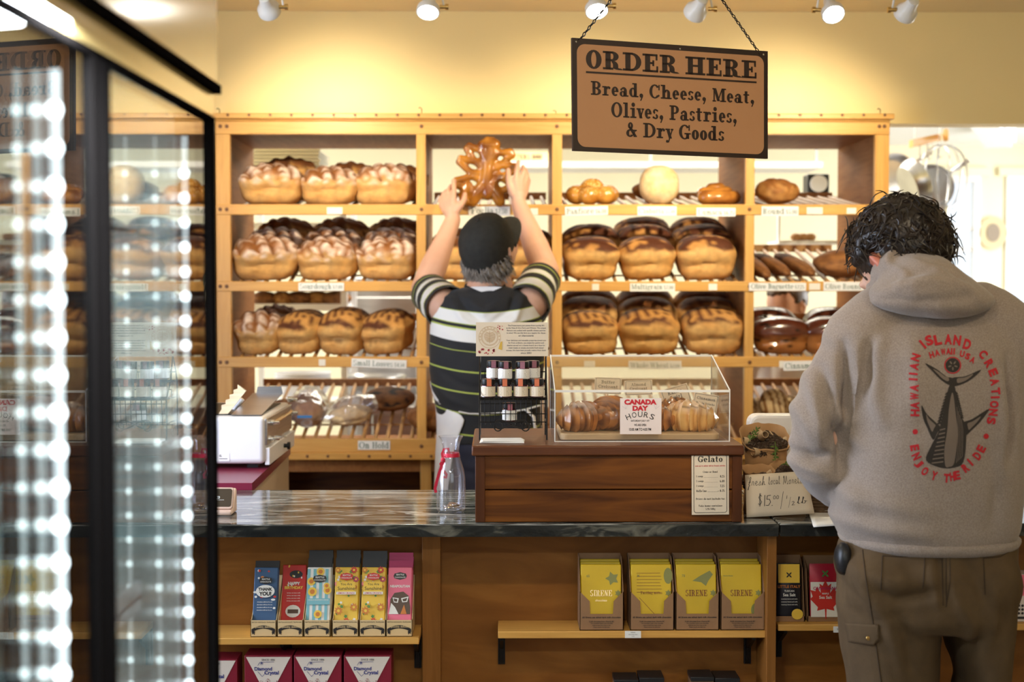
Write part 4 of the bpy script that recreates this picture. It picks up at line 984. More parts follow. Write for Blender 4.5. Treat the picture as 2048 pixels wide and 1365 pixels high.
def art(bm, kind):
    w, h = BWd/2, BHt; d = [0]
    def F(vf, mi):
        d[0] += 1; e = -.0042 - .00018*d[0]; flat2d(bm, vf, lambda x, y: (x, e, y), mi)
    def Tx(s, x0, x1, z0, z1, mi, keep=True, wt=.02): F(fit2d(sans(s, wt), x0, x1, z0, z1, keep), mi)
    def badge(cz, mi, tx=WHT):
        F(badge2d(0, cz, .030, .017), mi); Tx('SEATTLE', -.009, .009, cz + .001, cz + .005, tx); Tx('CHOCOLATE', -.012, .012, cz - .005, cz - .001, tx)
    r = random.Random(hash(kind) % 97 if 0 else len(kind))
    if kind == 'thank':
        for k in range(18): F(disc2d(r.uniform(-.024, .024), r.uniform(.05, .145), r.uniform(.002, .005), r.uniform(.0015, .003)), r.choice((RED, WHT, ORG, RED, INK)))
        badge(.120, INK); F(disc2d(0, .096, .021, .014, 24), WHT); Tx('THANK', -.016, .016, .096, .105, INK, True, .05); Tx('YOU!', -.014, .014, .086, .095, INK, True, .05)
        for k in range(4): Tx('chocolate truffle bar for you', -.017, .017, .070 - .006*k, .0735 - .006*k, WHT)
    elif kind == 'birthday':
        F(disc2d(.004, .128, .015, .009), INK); Tx('HAPPY', -.015, .015, .104, .111, WHT, True, .05); Tx('BIRTHDAY', -.021, .021, .093, .103, YEL, True, .05)
        for k in range(4): Tx('birthday cake batter truffle', -.015, .015, .084 - .006*k, .0875 - .006*k, WHT)
        F(disc2d(0, .045, .017, .014), WHT); F(rect2d(-.012, .012, .04, .049), BRN)
        for k in range(9): F(rect2d(*(lambda q: (q, q + .003))(r.uniform(-.024, .02)), *(lambda q: (q, q + .004))(r.uniform(.1, .145))), r.choice((YEL, WHT, ORG)))
    elif kind == 'sandwich':
        for k in range(4): F(rect2d(-w + .0135*k + .0005, -w + .0135*k + .0072, .012, h - .004), TEAL)
        for x, z, q in ((.003, .140, .009), (-.017, .118, .009), (.020, .098, .009), (-.014, .095, .010), (.0, .045, .009), (.018, .108, .007)): F(disc2d(x, z, q), YEL); F(disc2d(x, z, q*.55), ORG)
        F(badge2d(.002, .124, .031, .018), INK); Tx('SEATTLE', -.008, .012, .125, .129, WHT); Tx('CHOCOLATE', -.011, .015, .119, .123, WHT)
        F(rect2d(-w + .0005, w - .0005, .066, .080), TEAL); Tx('VANILLA SANDWICH CREAM', -.023, .023, .074, .079, WHT)
    elif kind == 'sunshine':
        for k in range(26): F(poly2d([(x + .010*cos(a), z + .010*sin(a)) if 0 else (x, z) for x, z, a in [(0, 0, 0)]]) if 0 else flower2d(r.uniform(-.024, .024), r.uniform(.015, .146), r.uniform(.003, .005), 5), r.choice((GRN, GRN, YEL, WHT)))
        for x, z, q, c in ((-.02, .143, .008, ORG), (.016, .143, .009, RED), (.021, .122, .008, CRM), (-.022, .112, .006, PNK), (.020, .105, .005, ORG), (-.016, .052, .011, ORG), (.018, .060, .010, ORG), (.002, .030, .008, RED)): F(flower2d(x, z, q), c); F(disc2d(x, z, q*.3), YEL)
        badge(.128, RED); F(rect2d(-.022, .020, .094, .116), YEL); Tx('You Are', -.013, .013, .107, .115, INK, True, .0); Tx('Sunshine', -.019, .019, .097, .106, INK, True, .0); F(rect2d(-.022, .022, .088, .094), WHT); Tx('LEMON CRUNCH', -.019, .019, .0892, .0928, RED)
        F(flower2d(.001, .069, .010, 12), YEL)
    elif kind == 'neapolitan':
        badge(.130, INK); Tx('NEAPOLITAN', -.022, .022, .103, .111, WHT, True, .04)
        F(poly2d([(-.022, .045), (-.021, .078), (-.012, .092), (.008, .095), (.020, .085), (.024, .060), (.024, .045)]), BRN)
        F(poly2d([(-.024, .045), (-.019, .070), (-.010, .060), (-.002, .045)]), WHT); F(poly2d([(.002, .045), (.010, .066), (.016, .045)]), ORG)
        F(ring2d([(-.016, .082), (-.002, .080), (-.004, .070), (-.013, .071)], [(-.014, .080), (-.005, .078), (-.006, .072), (-.012, .073)]), WHT)
        F(ring2d([(.003, .080), (.020, .084), (.017, .072), (.006, .071)], [(.006, .078), (.017, .081), (.015, .074), (.008, .073)]), WHT)
BARC = {'thank': BLU, 'birthday': RED, 'sandwich': WHT, 'sunshine': YEL, 'neapolitan': PNK}
BARLBL = {'thank': 'blue chocolate bar reading THANK YOU', 'birthday': 'red chocolate bar reading HAPPY BIRTHDAY', 'sandwich': 'teal striped chocolate bar with cookies', 'sunshine': 'flowered You Are Sunshine chocolate bar', 'neapolitan': 'pink chocolate bar reading NEAPOLITAN'}
def bar_proto(kind, plain):
    t = thing('chocolate_bar', BARLBL[kind], 'chocolate bar', (0, 0, 0))
    bm = BM(); box(bm, -BWd/2, BWd/2, -.004, .004, 0, BHt); obj('wrapper', bm, AMATS[BARC[kind]], t, bevel=.002)
    if plain:
        bm = BM(); box(bm, -BWd/2 - .0004, BWd/2 + .0004, -.0046, .0046, BHt - .020, BHt + .0006); obj('wrapper_end', bm, AMATS[INK if kind != 'neapolitan' else CRM], t)
    else:
        bm = BM(); art(bm, kind); obj('printed_front', bm, AMATS, t, smooth=False)
    return t
YX = YL + .012
def display_box(k, px0, px1, kind, nb, lift, where):
    x0, x1 = WX(px0, YX), WX(px1, YX); xc = (x0+x1)/2; hw = (x1-x0)/2 - .0008; z = ZL + .0005
    t = thing('display_box', 'buff cardboard display box holding %s, %s' % (where, ('leftmost', 'second from left', 'third from left', 'fourth from left', 'fifth from left', 'rightmost')[k]), 'box', (xc, YX, z))
    bm = BM(); fz, bz, dp, th = .037, .118, .100, .0012
    box(bm, -hw, hw, 0, th, 0, fz); box(bm, -hw, hw, 0, dp, 0, th); box(bm, -hw, hw, dp - th, dp, 0, bz)
    for s in (-1, 1):
        xa, xb = (-hw, -hw + th) if s < 0 else (hw - th, hw)
        prism(bm, [(0, 0), (dp, 0), (dp, bz), (.012, fz), (0, fz)], xa, xb, lambda p, q, d: (d, p, q))
    obj('carton', bm, M['buff'], t, smooth=False)
    bm = BM(); P, Q = [], []
    for i in range(13):
        x = lerp(-hw*.92, hw*.92, i/12); c = .022 - .0045*(x/hw)**2*2.2
        P.append((x, c + .0036)); Q.append((x, c - .0036))
    flat2d(bm, (P + Q, [(i, i+1, 14+i, 13+i) for i in range(12)]), lambda x, y: (x, -.0006, y))
    for s in (-1, 1): flat2d(bm, poly2d([(s*hw*.90, .016), (s*hw*.66, .012), (s*hw*.70, .004), (s*hw*.80, .0075), (s*hw*.88, .005)]), lambda x, y: (x, -.0005, y))
    textpart(bm, 'SEATTLE CHOCOLATE  TRUFFLE BAR', -hw*.9, hw*.9, .031, .0345, lambda x, y: (x, -.0005, y))
    obj('printed_banner', bm, M['ink'], t)
    bm = BM(); textpart(bm, 'impossibly delicious', -hw*.8, hw*.8, .019, .0245, lambda x, y: (x, -.0009, y)); obj('lettering', bm, M['buff'], t)
    n_ = nb
    for i in range(n_):
        first = i == 0; key = (kind, not first)
        if key not in BARP: BARP[key] = bar_proto(kind, not first); o = BARP[key]
        else: o = dup(BARP[key])
        o.location = (xc + .0008*((i*7) % 3 - 1), YX + .0105 + .0115*i + (.03 if kind == 'birthday' else 0), z + .0014 + (.011*i if not first else 0)*(.55 if i < n_-1 or n_ < 4 else .6) + (lift if not first else lift*.0))
        o.rotation_euler = (radians(-19), 0, 0)
        if i: o['label'] = BARLBL[kind] + ', behind the front one in the %s box' % ('leftmost', 'second', 'third', 'fourth', 'fifth', 'rightmost')[k]
        else: o['label'] = BARLBL[kind] + ' at the front of the %s display box' % ('leftmost', 'second', 'third', 'fourth', 'fifth', 'rightmost')[k]
        o['group'] = 'chocolate bars in the display boxes'
BARP = {}
display_box(0, 495, 548, 'thank', 2, .006, 'blue THANK YOU bars')
display_box(1, 549, 602, 'birthday', 1, 0, 'a red birthday bar')
display_box(2, 603, 657, 'sandwich', 4, .012, 'striped cookie bars')
display_box(3, 660, 714, 'sunshine', 4, .012, 'flowered sunshine bars')
display_box(4, 715, 769, 'sunshine', 4, .010, 'flowered sunshine bars')
display_box(5, 769, 823, 'neapolitan', 4, .006, 'pink NEAPOLITAN bars')

# ---------------- salt boxes on the ledge below
SALTR = flatm('salt_box_red', (.22, .008, .024)); SALTW = flatm('salt_box_white', (.72, .64, .56)); SALTB = flatm('salt_box_blue', (.02, .03, .20))
yS = YP - .110
x0, x1 = WX(483, yS), WX(579, yS); zt = WZ(1311, yS); w = x1 - x0; zb = .42
def salt_box(xc, lbl):
    t = thing('salt_box', lbl, 'box', (xc, yS, zb), 0, 'boxes of salt under the counter'); h = zt - zb
    bm = BM(); box(bm, -w/2, w/2, 0, .065, 0, h); obj('carton', bm, SALTR, t, bevel=.001)
    e = -.0006
    bm = BM(); flat2d(bm, poly2d([(-w*.47, h - .003), (w*.47, h - .003), (.0, h - .098)]), lambda x, y: (x, e, y)); obj('white_panel', bm, SALTW, t); bm = BM(); flat2d(bm, poly2d([(-w*.12, h*.25), (w*.12, h*.25), (w*.3, h*.05), (-w*.3, h*.05)]), lambda x, y: (x, e, y)); obj('lower_panel', bm, SALTW, t)
    bm = BM(); G_ = lambda x, y: (x, e*2, y)
    textpart(bm, 'Diamond', -w*.29, w*.08, h - .035, h - .024, G_, 0, True, False, .03); textpart(bm, 'Crystal', -w*.10, w*.24, h - .045, h - .034, G_, 0, True, False, .03)
    flat2d(bm, stroke2d([(-w*.22, h - .022), (-w*.18, h - .015), (w*.12, h - .014)], .0008), G_); flat2d(bm, stroke2d([(-w*.22, h - .036), (-w*.13, h - .047), (-w*.05, h - .038)], .0008), G_)
    for k in range(8): a = 2*pi*k/8; flat2d(bm, stroke2d([(-w*.14, h - .017), (-w*.14 + .004*cos(a), h - .017 + .004*sin(a))], .0007), G_)
    obj('lettering', bm, SALTB, t)
    bm = BM(); textpart(bm, 'SINCE 1886', -w*.24, w*.24, h - .0115, h - .007, G_, 0, True); obj('small_lettering', bm, M['grey_ink'], t)
    bm = BM(); r = random.Random(3)
    for k in range(90):
        y = r.uniform(h - .094, h - .052); q = (y - (h - .098)) / .098 * w*.45; flat2d(bm, disc2d(r.uniform(-q, q), y, .0009, n=5), lambda x, y: (x, e*2, y))
    obj('speckles', bm, SALTR, t); return t
s0 = salt_box((x0+x1)/2, 'red and white salt box under the counter, left of two others in full view')
for k, (px, l) in enumerate(((631, 'red and white salt box under the counter, middle of three in full view'), (732, 'red and white salt box under the counter, rightmost of the row'), (420, 'red and white salt box under the counter, half hidden by the refrigerator door'))):
    dup(s0, (WX(px, yS), yS, zb - (.008 if k == 2 else 0)), label=l)

# ---------------- kraft boxes of yellow bars
yK = YM + .008
def kraft_box(k, px0, px1, art_):
    x0, x1 = WX(px0, yK), WX(px1, yK); xc = (x0 + x1)/2; hw = (x1-x0)/2 - .001; z = ZM + .0005; H = WZ(1112, yK + .06) - ZM
    nm = ('leftmost', 'second from left', 'third from left', 'rightmost')[k]
    t = thing('display_box', 'brown kraft display box of yellow bars on the middle shelf, %s' % nm, 'box', (xc, yK, z))
    th = .0014; dp = .088; fz = H*.555
    bm = BM(); cut = [(-hw, 0), (hw, 0), (hw, fz), (hw*.55, fz - .022), (hw*.52, fz*.42), (-hw*.52, fz*.42), (-hw*.55, fz - .022), (-hw, fz)]
    V = lambda x, y, d: (x, d, y)
    for P in ([(-hw, 0), (hw, 0), (hw*.52, fz*.42), (-hw*.52, fz*.42)], [(-hw, 0), (-hw*.52, fz*.42), (-hw*.55, fz - .022), (-hw, fz)], [(hw, 0), (hw, fz), (hw*.55, fz - .022), (hw*.52, fz*.42)]): prism(bm, P, 0, th, V)
    box(bm, -hw, hw, 0, dp, 0, th); box(bm, -hw, hw, dp - th, dp, 0, H)
    for s in (-1, 1):
        xa, xb = (-hw, -hw + th) if s < 0 else (hw - th, hw); prism(bm, [(0, 0), (dp, 0), (dp, H), (.052, H*.99), (0, fz)], xa, xb, lambda p, q, d: (d, p, q))
    obj('carton', bm, M['kraftbox'], t, smooth=False)
    bm = BM(); g = lambda x, y: (x, -.0006, y)
    textpart(bm, '65 Sirene sea salted dark milk chocolate', -hw*.88, hw*.88, fz*.30, fz*.37, g, 0, True)
    for i, s in enumerate(('Craft chocolate from Victoria BC', 'Two ingredient single origin chocolate', 'made by hand from bean to bar', 'Please recycle this little box')): textpart(bm, s, -hw*.8, hw*.8, fz*(.21 - .05*i), fz*(.245 - .05*i), g, 0, True)
    obj('lettering', bm, M['ink'], t)
    bw, bh = hw*1.86, H*.90
    for i in range(3):
        b = thing('wrapped_bar', 'yellow wrapped bar reading SIRENE at the front of the %s kraft box' % nm if i == 0 else 'yellow wrapped bar behind the front one in the %s kraft box' % nm, 'chocolate bar', (xc, yK + .012 + .020*i, z + th + .0005 + .0022*i), 0, 'yellow bars in kraft boxes')
        b.rotation_euler = (radians(-8), 0, 0)
        bm = BM(); box(bm, -bw/2, bw/2, -.0045, .0045, 0, bh); obj('wrapper', bm, M['yellowpack'], b, bevel=.002)
        if i == 0:
            bm = BM(); g2 = lambda x, y: (x, -.0052, y)
            textpart(bm, 'SIRENE' if k != 1 else 'Tasting notes', -bw*.27, bw*.27, bh*.50, bh*.60, g2, 0, k == 1, True)
            if k == 0: textpart(bm, 'chocolate', -bw*.18, bw*.18, bh*.42, bh*.455, g2)
            if k == 1:
                for j in range(7): flat2d(bm, rect2d(-bw*.36, bw*(.22 + .02*(j % 3)), bh*(.86 - .05*j), bh*(.866 - .05*j)), g2)
                flat2d(bm, stroke2d([(-bw*.3, bh*.48), (bw*.25, bh*.1)], .0008), g2)
            obj('lettering', bm, M['goldfoil'] if k == 0 else flatm('sepia_print', (.25, .07, .02)), b)
            bm = BM(); textpart(bm, ('65', 'x', '73', 'Brown Butter')[k], -bw*.44, -bw*.2, bh*.80, bh*.84, g2)
            gg = [(flower2d(bw*.28, bh*.78, .016, 5), 0), (disc2d(bw*.42, bh*.82, .010, .018), 0), (poly2d([(-bw*.1, bh*.74), (bw*.1, bh*.82), (bw*.34, bh*.9), (bw*.42, bh*.84), (bw*.3, bh*.74), (bw*.24, bh*.66), (bw*.12, bh*.72)]), 0), (disc2d(bw*.36, bh*.28, .012, .016), 0)][k]
            flat2d(bm, gg[0], lambda x, y: (x, -.0050, y)); flat2d(bm, flower2d(bw*.42, bh*.55, .008, 6), lambda x, y: (x, -.0050, y))
            obj('printed_leaves', bm, flatm('sage_print', (.27, .27, .08)), b)
for k, (a, b) in enumerate(((1160, 1250), (1262, 1352), (1354, 1443), (1445, 1535))): kraft_box(k, a, b, k)

# ---------------- salt sachets in the right bay
def pouch(px0, px1, py0, py1, label, kind, boxlabel):
    y = YR + .03; a, b = W(px0, py1, y), W(px1, py0, y); hw, h = (b.x - a.x)/2, b.z - a.z; xc = (a.x + b.x)/2; z = ZR + .0005
    c = thing('display_box', boxlabel, 'box', (xc, y, z)); th = .0015
    bm = BM(); box(bm, -hw - .006, hw + .006, .050, .052, 0, h + .014); box(bm, -hw - .006, hw + .006, -.002, .052, 0, th); box(bm, -hw - .006, hw + .006, -.004, -.002, 0, .012)
    for s in (-1, 1):
        xa, xb = (-hw - .006, -hw - .0046) if s < 0 else (hw + .0046, hw + .006); prism(bm, [(-.004, 0), (.052, 0), (.052, h + .014), (.02, h*.9), (-.004, .012)], xa, xb, lambda p, q, d: (d, p, q))
    obj('carton', bm, M['kraftbox'], c, smooth=False)
    t = thing('salt_pouch', label, 'pouch', (xc, y + .004, z + th + .0005)); t.rotation_euler = (radians(-6), 0, 0)
    bm = BM(); H = h
    rr = []
    for j in range(9):
        v = j/8; d = .009*sin(pi*v)**.6 + .0012; rr.append([(-hw*.97, d*.25, v*H), (-hw*.6, d, v*H), (hw*.6, d, v*H), (hw*.97, d*.25, v*H), (hw*.97, -d*.25, v*H), (hw*.6, -d, v*H), (-hw*.6, -d, v*H), (-hw*.97, -d*.25, v*H)])
    rings(bm, [[Vector(p) for p in r] for r in rr])
    obj('pouch_body', bm, flatm('pouch_' + kind, (.012, .012, .02) if kind == 'italy' else (.50, .01, .035), .4), t)
    g = lambda x, y: (x, -.0112, y); bm = BM()
    if kind == 'italy':
        flat2d(bm, rect2d(-hw*.85, hw*.85, H*.66, H*.99), lambda x, y: (x, -.0105, y), 3); textpart(bm, 'LITTLE ITALY', -hw*.9, hw*.9, H*.55, H*.64, g, 8); textpart(bm, 'TUSCAN', -hw*.4, hw*.4, H*.50, H*.535, g, 1); textpart(bm, 'Sea Salt', -hw*.5, hw*.5, H*.42, H*.48, g, 1)
        for j in range(3): textpart(bm, 'rosemary lemon and garlic', -hw*.65, hw*.65, H*(.36 - .05*j), H*(.39 - .05*j), g, 1)
        flat2d(bm, disc2d(hw*.62, H*.11, .013, .012), g, 3)
        for a in (45, 135, 225, 315): flat2d(bm, tf2d(disc2d(.004, 0, .004, .0016, 10), 1, dx=0, dy=H*.80, rot=radians(a)), g, 0)
    else:
        flat2d(bm, rect2d(-hw*.97, hw*.97, H*.06, H*.68), lambda x, y: (x, -.0105, y), 1)
        leaf = [(0, .34), (.06, .24), (.13, .28), (.10, .12), (.20, .22), (.22, .15), (.33, .17), (.28, .06), (.34, .02), (.17, -.12), (.19, -.18), (.02, -.15), (.01, -.32)]
        lf = [(x*hw*3.0, y*H*1.05 + H*.36) for x, y in leaf] + [(-x*hw*3.0, y*H*1.05 + H*.36) for x, y in reversed(leaf[1:])]
        flat2d(bm, poly2d(lf), lambda x, y: (x, -.0110, y), 2)
        textpart(bm, 'CANADIANA', -hw*.8, hw*.8, H*.53, H*.61, lambda x, y: (x, -.0118, y), 9); textpart(bm, 'MAPLE', -hw*.3, hw*.3, H*.46, H*.49, lambda x, y: (x, -.0118, y), 1); textpart(bm, 'Sea Salt', -hw*.42, hw*.42, H*.38, H*.44, lambda x, y: (x, -.0118, y), 1)
        for a in (45, 135, 225, 315): flat2d(bm, tf2d(disc2d(.005, 0, .005, .002, 10), 1, dx=0, dy=H*.83, rot=radians(a)), g, 4)
    obj('printed_front', bm, AMATS, t, smooth=False)
pouch(1553, 1604, 1122, 1234, 'dark pouch reading LITTLE ITALY with a yellow top', 'italy', 'brown kraft tray holding the dark LITTLE ITALY pouch')
pouch(1620, 1682, 1120, 1231, 'red and white pouch reading CANADIANA with a maple leaf', 'canada', 'brown kraft tray holding the red CANADIANA pouch')
y = YR + .02; a, b = W(2026, 1246, y), W(2064, 1150, y)
t = thing('salt_carton', 'pink and white printed carton right of the customer on the shelf', 'box', ((a.x+b.x)/2, y, ZR + .0005)); hw, h = (b.x - a.x)/2, b.z - ZR
bm = BM(); box(bm, -hw, hw, 0, .05, 0, h); obj('carton', bm, SALTW, t, bevel=.001)
bm = BM(); e = -.0006; flat2d(bm, rect2d(-hw, hw, h*.55, h*.99), lambda x, y: (x, e, y), 6)
for k in range(5): flat2d(bm, poly2d([(-hw + hw*.4*k, h*.72), (-hw + hw*.4*k + hw*.3, h*.72), (-hw + hw*.4*k + hw*.15, h*.9)]), lambda x, y: (x, e*2, y), 0)
for k in range(14): flat2d(bm, flower2d(-hw*.8 + (k % 5)*hw*.4, h*.18 + (k//5)*h*.08, .004, 5), lambda x, y: (x, e*2, y), 0)
flat2d(bm, rect2d(-hw, hw, h*.06, h*.11), lambda x, y: (x, e*2, y), 0); obj('printed_front', bm, AMATS, t, smooth=False)
# black-lidded cartons whose tops just show at the bottom of the middle bay
for k, (a, b, py) in enumerate(((1231, 1280, 1361), (1282, 1332, 1357), (1386, 1433, 1356), (1435, 1485, 1358))):
    y = YP - .09; x0, x1, z1 = WX(a, y), WX(b, y), WZ(py, y)
    t = thing('dark_carton', 'black topped carton at the bottom of the middle bay, %s of four' % ('first', 'second', 'third', 'last')[k], 'box', ((x0+x1)/2, y, .42))
    bm = BM(); box(bm, x0 + .001, x1 - .001, y, y + .06, .42, z1 - .01); wobj('carton', bm, M['kraftbox'], t); bm = BM(); box(bm, x0, x1, y - .002, y + .062, z1 - .01, z1); wobj('lid', bm, M['black'], t, bevel=.001)
# ------------------------------------------------------------------ wooden crate and what stands on it
YC = 3.122
cx0, cx1 = WX(950, YC), WX(1487, YC); ZLID0, ZLID1 = WZ(912, YC), WZ(891, YC)
YCk = YC * K(891) / K(857)
crate = thing('wooden_crate', 'dark stained wooden crate on the granite worktop under the pastry case', 'crate', ((cx0+cx1)/2, YC, ZCT))
zs = WZ(981, YC)
for z0, z1 in ((ZCT + .001, zs - .0012), (zs + .0012, ZLID0 - .001)):
    bm = BM(); box(bm, cx0 + .018, cx1 - .018, YC + .003, YC + .018, z0, z1); wobj('plank', bm, M['crate'], crate, bevel=.002)
for x0, x1 in ((cx0, cx0 + .022), (cx1 - .022, cx1)):
    bm = BM(); box(bm, x0, x1, YC, YC + .03, ZCT + .001, ZLID0 - .001); wobj('corner_post', bm, M['crate_z'], crate, bevel=.0015)
    bm = BM(); box(bm, x0, x1, YC + .03, YCk - .01, ZCT + .001, ZLID0 - .001); wobj('end_panel', bm, M['crate'], crate)
bm = BM(); box(bm, cx0 + .02, cx1 - .02, YCk - .025, YCk - .01, ZCT + .001, ZLID0 - .001); wobj('back_panel', bm, M['crate'], crate)
bm = BM(); box(bm, WX(943, YC), WX(1490, YC), YC - .008, YCk, ZLID0, ZLID1); wobj('lid', bm, M['cratetop'], crate, bevel=.004)
def onL(px, py): Y = (CAM_Z - ZLID1) / K(py); return W(px, py, Y)
# gelato price card on the crate front
def board_card(name, label, cat, x0, x1, y0, y1, Y, mats, tilt=0.0):
    a, b = W(x0, y1, Y), W(x1, y0, Y); hw, hh = (b.x - a.x)/2, (b.z - a.z)/2
    t = thing(name, label, cat, ((a.x+b.x)/2, Y, (a.z+b.z)/2)); t.rotation_euler = (0, radians(tilt), 0)
    bm = BM(); box(bm, -hw, hw, -.0008, .0008, -hh, hh); obj('card', bm, mats, t); return t, hw, hh
t, hw, hh = board_card('gelato_menu', 'cream Gelato price card taped to the front of the wooden crate', 'sign', 1383, 1458, 906, 1030, YC - .002, M['cardpaper'], -.6)
G1 = lambda x, y: (x, -.0013, y)
bm = BM(); flat2d(bm, ring2d(rrect(-hw*.90, hw*.90, -hh*.94, hh*.94, .006), rrect(-hw*.87, hw*.87, -hh*.925, hh*.925, .005)), G1)
textpart(bm, 'Gelato', -hw*.66, hw*.66, hh*.70, hh*.90, G1, 0, False, True)
textpart(bm, 'Cone or Bowl', -hw*.4, hw*.4, hh*.34, hh*.43, G1, 0, True, True)
for k, (s, p) in enumerate((('1 scoop', '4.25'), ('2 scoops', '6.00'), ('3 scoops', '7.25'), ('Waffle Cone', '+ 0.75'))):
    z = hh*(.20 - .155*k); e = -hw*.75 + hw*.09*len(s)*.55
    textpart(bm, s, -hw*.76, e, z, z + hh*.075, G1, 0, False, True); textpart(bm, p, hw*.52 if p[0] != '+' else hw*.40, hw*.76, z, z + hh*.075, G1, 0, False, True)
    for q in range(18):
        x = lerp(e + .002, hw*.38, q/17); flat2d(bm, rect2d(x, x + .0006, z, z + .0006), G1)
textpart(bm, 'Prices do not include tax', -hw*.78, hw*.78, -hh*.52, -hh*.45, G1, 0, True, True); textpart(bm, 'Take home container', -hw*.64, hw*.64, -hh*.745, -hh*.675, G1, 0, True, True); textpart(bm, '5.95/500g', -hw*.3, hw*.3, -hh*.86, -hh*.78, G1, 0, True, True)
obj('lettering', bm, M['ink'], t)
bm = BM(); textpart(bm, 'Line up to either till for frozen service', -hw*.84, hw*.84, hh*.545, hh*.605, G1, 0, True, False); obj('red_lettering', bm, M['red_ink'], t)

# paper slips on the lid
p = onL(1004, 886)
for k in range(4):
    bm = BM(); z = .0006 + .0012*k; box(bm, -.050 + .002*k, .050 - .001*k, -.014, .052, z, z + .001, M=Matrix.Rotation(radians(2*k - 2), 4, 'Z'))
    o = obj('paper_slip', bm, M['paper']); o.location = (p.x, p.y, ZLID1); tag(o, 'white printed paper slip in the small stack in front of the jar rack', 'paper', 'paper slips on the crate lid')

# ------------------------------------------------------------------ jar rack
yr0, yr1 = 3.225, 3.335
rx0, rx1 = WX(959, yr0), WX(1094, yr0)
rack = thing('jar_rack', 'black wire rack of small preserve jars on the crate lid', 'rack', ((rx0+rx1)/2, yr0, ZLID1))
zA, zB, zCc = WZ(800, yr0), WZ(764, yr0 + .05), WZ(848, yr0)
def wire(bm, *pts, r=.0014): tube(bm, [Vector(q) for q in pts], r, 5)
bm = BM()
zt = WZ(714, yr0)
for x in (rx0, rx1):
    wire(bm, (x, yr0, ZLID1), (x, yr0, zA), (x, yr0 + .04, zB), (x, yr0 + .07, zt), r=.0019); wire(bm, (x, yr1, ZLID1), (x, yr1, zB), (x, yr0 + .07, zt), r=.0019)
    wire(bm, (x, yr0, zA), (x, yr1, zA)); wire(bm, (x, yr0 + .04, zB), (x, yr1, zB)); wire(bm, (x, yr0, zCc), (x, yr1, zCc))
wobj('frame', bm, M['blackmetal'], rack)
def tier(name, y0, y1, z, lip):
    bm = BM()
    for k in range(15): x = lerp(rx0, rx1, k/14); wire(bm, (x, y0, z), (x, y1, z), (x, y1, z + .02), r=.0009)
    for y in (y0, (y0+y1)/2, y1): wire(bm, (rx0, y, z), (rx1, y, z))
    wire(bm, (rx0, y0, z + lip), (rx1, y0, z + lip)); wire(bm, (rx0, y1, z + .02), (rx1, y1, z + .02)); wobj(name, bm, M['blackmetal'], rack)
tier('wire_shelf', yr0, yr0 + .052, zA, .004); tier('wire_shelf', yr0 + .042, yr0 + .10, zB, .004)
bm = BM(); zg = WZ(859, yr1)
for k in range(14): x = lerp(rx0, rx1, k/13); wire(bm, (x, yr0 + .005, zA), (x, yr0 + .012, zCc - .004), (x, yr1 - .03, zCc - .008), r=.0009)
for z in (lerp(zA, zCc, .18), lerp(zA, zCc, .6), zCc + .003): wire(bm, (rx0, yr0 + .008, z), (rx1, yr0 + .008, z), r=.0011)
wobj('wire_grid', bm, M['blackmetal'], rack)
bm = BM(); P = []
pc = W(1022, 853, yr0 - .006)
for k in range(40): u = k/39*2*pi*1.0; P.append((pc.x + .036*cos(u), yr0 - .004, pc.z + .004 + .010*sin(2*u)*(1 if cos(u) > 0 else 1)))
tube(bm, P, .0016, 5, closed=True)
for px in (996, 1051):
    q = W(px, 854, yr0 - .006); tube(bm, [(q.x + .009*cos(2*pi*k/14), q.y, q.z + .010*sin(2*pi*k/14)) for k in range(14)], .0016, 5, closed=True)
wobj('scrollwork', bm, M['blackmetal'], rack)
ca, cb = W(952, 713, yr0 + .066), W(1096, 645, yr0 + .066)
sg = thing('producer_sign', 'cream card sign with a round emblem standing on top of the jar rack', 'sign', ((ca.x+cb.x)/2, yr0 + .066, ca.z))
hw, h = (cb.x - ca.x)/2, cb.z - ca.z
bm = BM(); box(bm, -hw, hw, -.001, .001, 0, h); obj('card', bm, M['cardpaper'], sg)
g = lambda x, y: (x, -.0016, y); bm = BM()
for k, s in enumerate(('The Preservatory jars pastes from Langley BC', 'at the Vista D Oro Farm and Winery. The unique', 'flavours are crafted with specific cheese pairings', 'in mind. We use this farm as a tapping for glaces', 'or charcuterie', '', 'Your delicious and versatile preserves stretch are', 'for from ordinary, use meant for pairing and', 'sharing served on a cheese board, as a glaze for', 'meat roasts or simply alongside fresh baked', 'scones. We have been proudly making from them', 'since 2001')):
    if s: z = h*(.90 - .073*k); textpart(bm, s, -hw*.16, hw*.94, z - h*.028, z + h*.028, g, 0, True)
obj('lettering', bm, M['grey_ink'], sg)
bm = BM(); ec = (-hw*.62, h*.56); em = flatm('emblem_gold', (.46, .28, .11))
for r0, r1 in ((.0255, .0248), (.0195, .0188), (.0175, .0170)):
    flat2d(bm, ring2d([(ec[0] + r0*cos(2*pi*k/32), ec[1] + r0*sin(2*pi*k/32)) for k in range(32)], [(ec[0] + r1*cos(2*pi*k/32), ec[1] + r1*sin(2*pi*k/32)) for k in range(32)]), g)
for k in range(9):
    for s in (-1, 1): y = -.011 + .0026*k; q = sqrt(max(0, .013**2 - y*y)); flat2d(bm, stroke2d([(ec[0] + s*.001, ec[1] + y), (ec[0] + s*q, ec[1] + y + .002)], .0009), g)
flat2d(bm, stroke2d([(ec[0], ec[1] - .014), (ec[0], ec[1] + .014)], .0008), g)
for k, ch in enumerate('PRESERVATORY'):
    a = pi*(1.08 - .0 - k*.105); vf = fit2d(sans(ch), -.0018, .0018, -.0018, .0018, True); flat2d(bm, tf2d(vf, 1, dx=ec[0] + .0222*cos(a), dy=ec[1] + .0222*sin(a), rot=a - pi/2), g)
obj('emblem', bm, em, sg)
bm = BM(); r = random.Random(5)
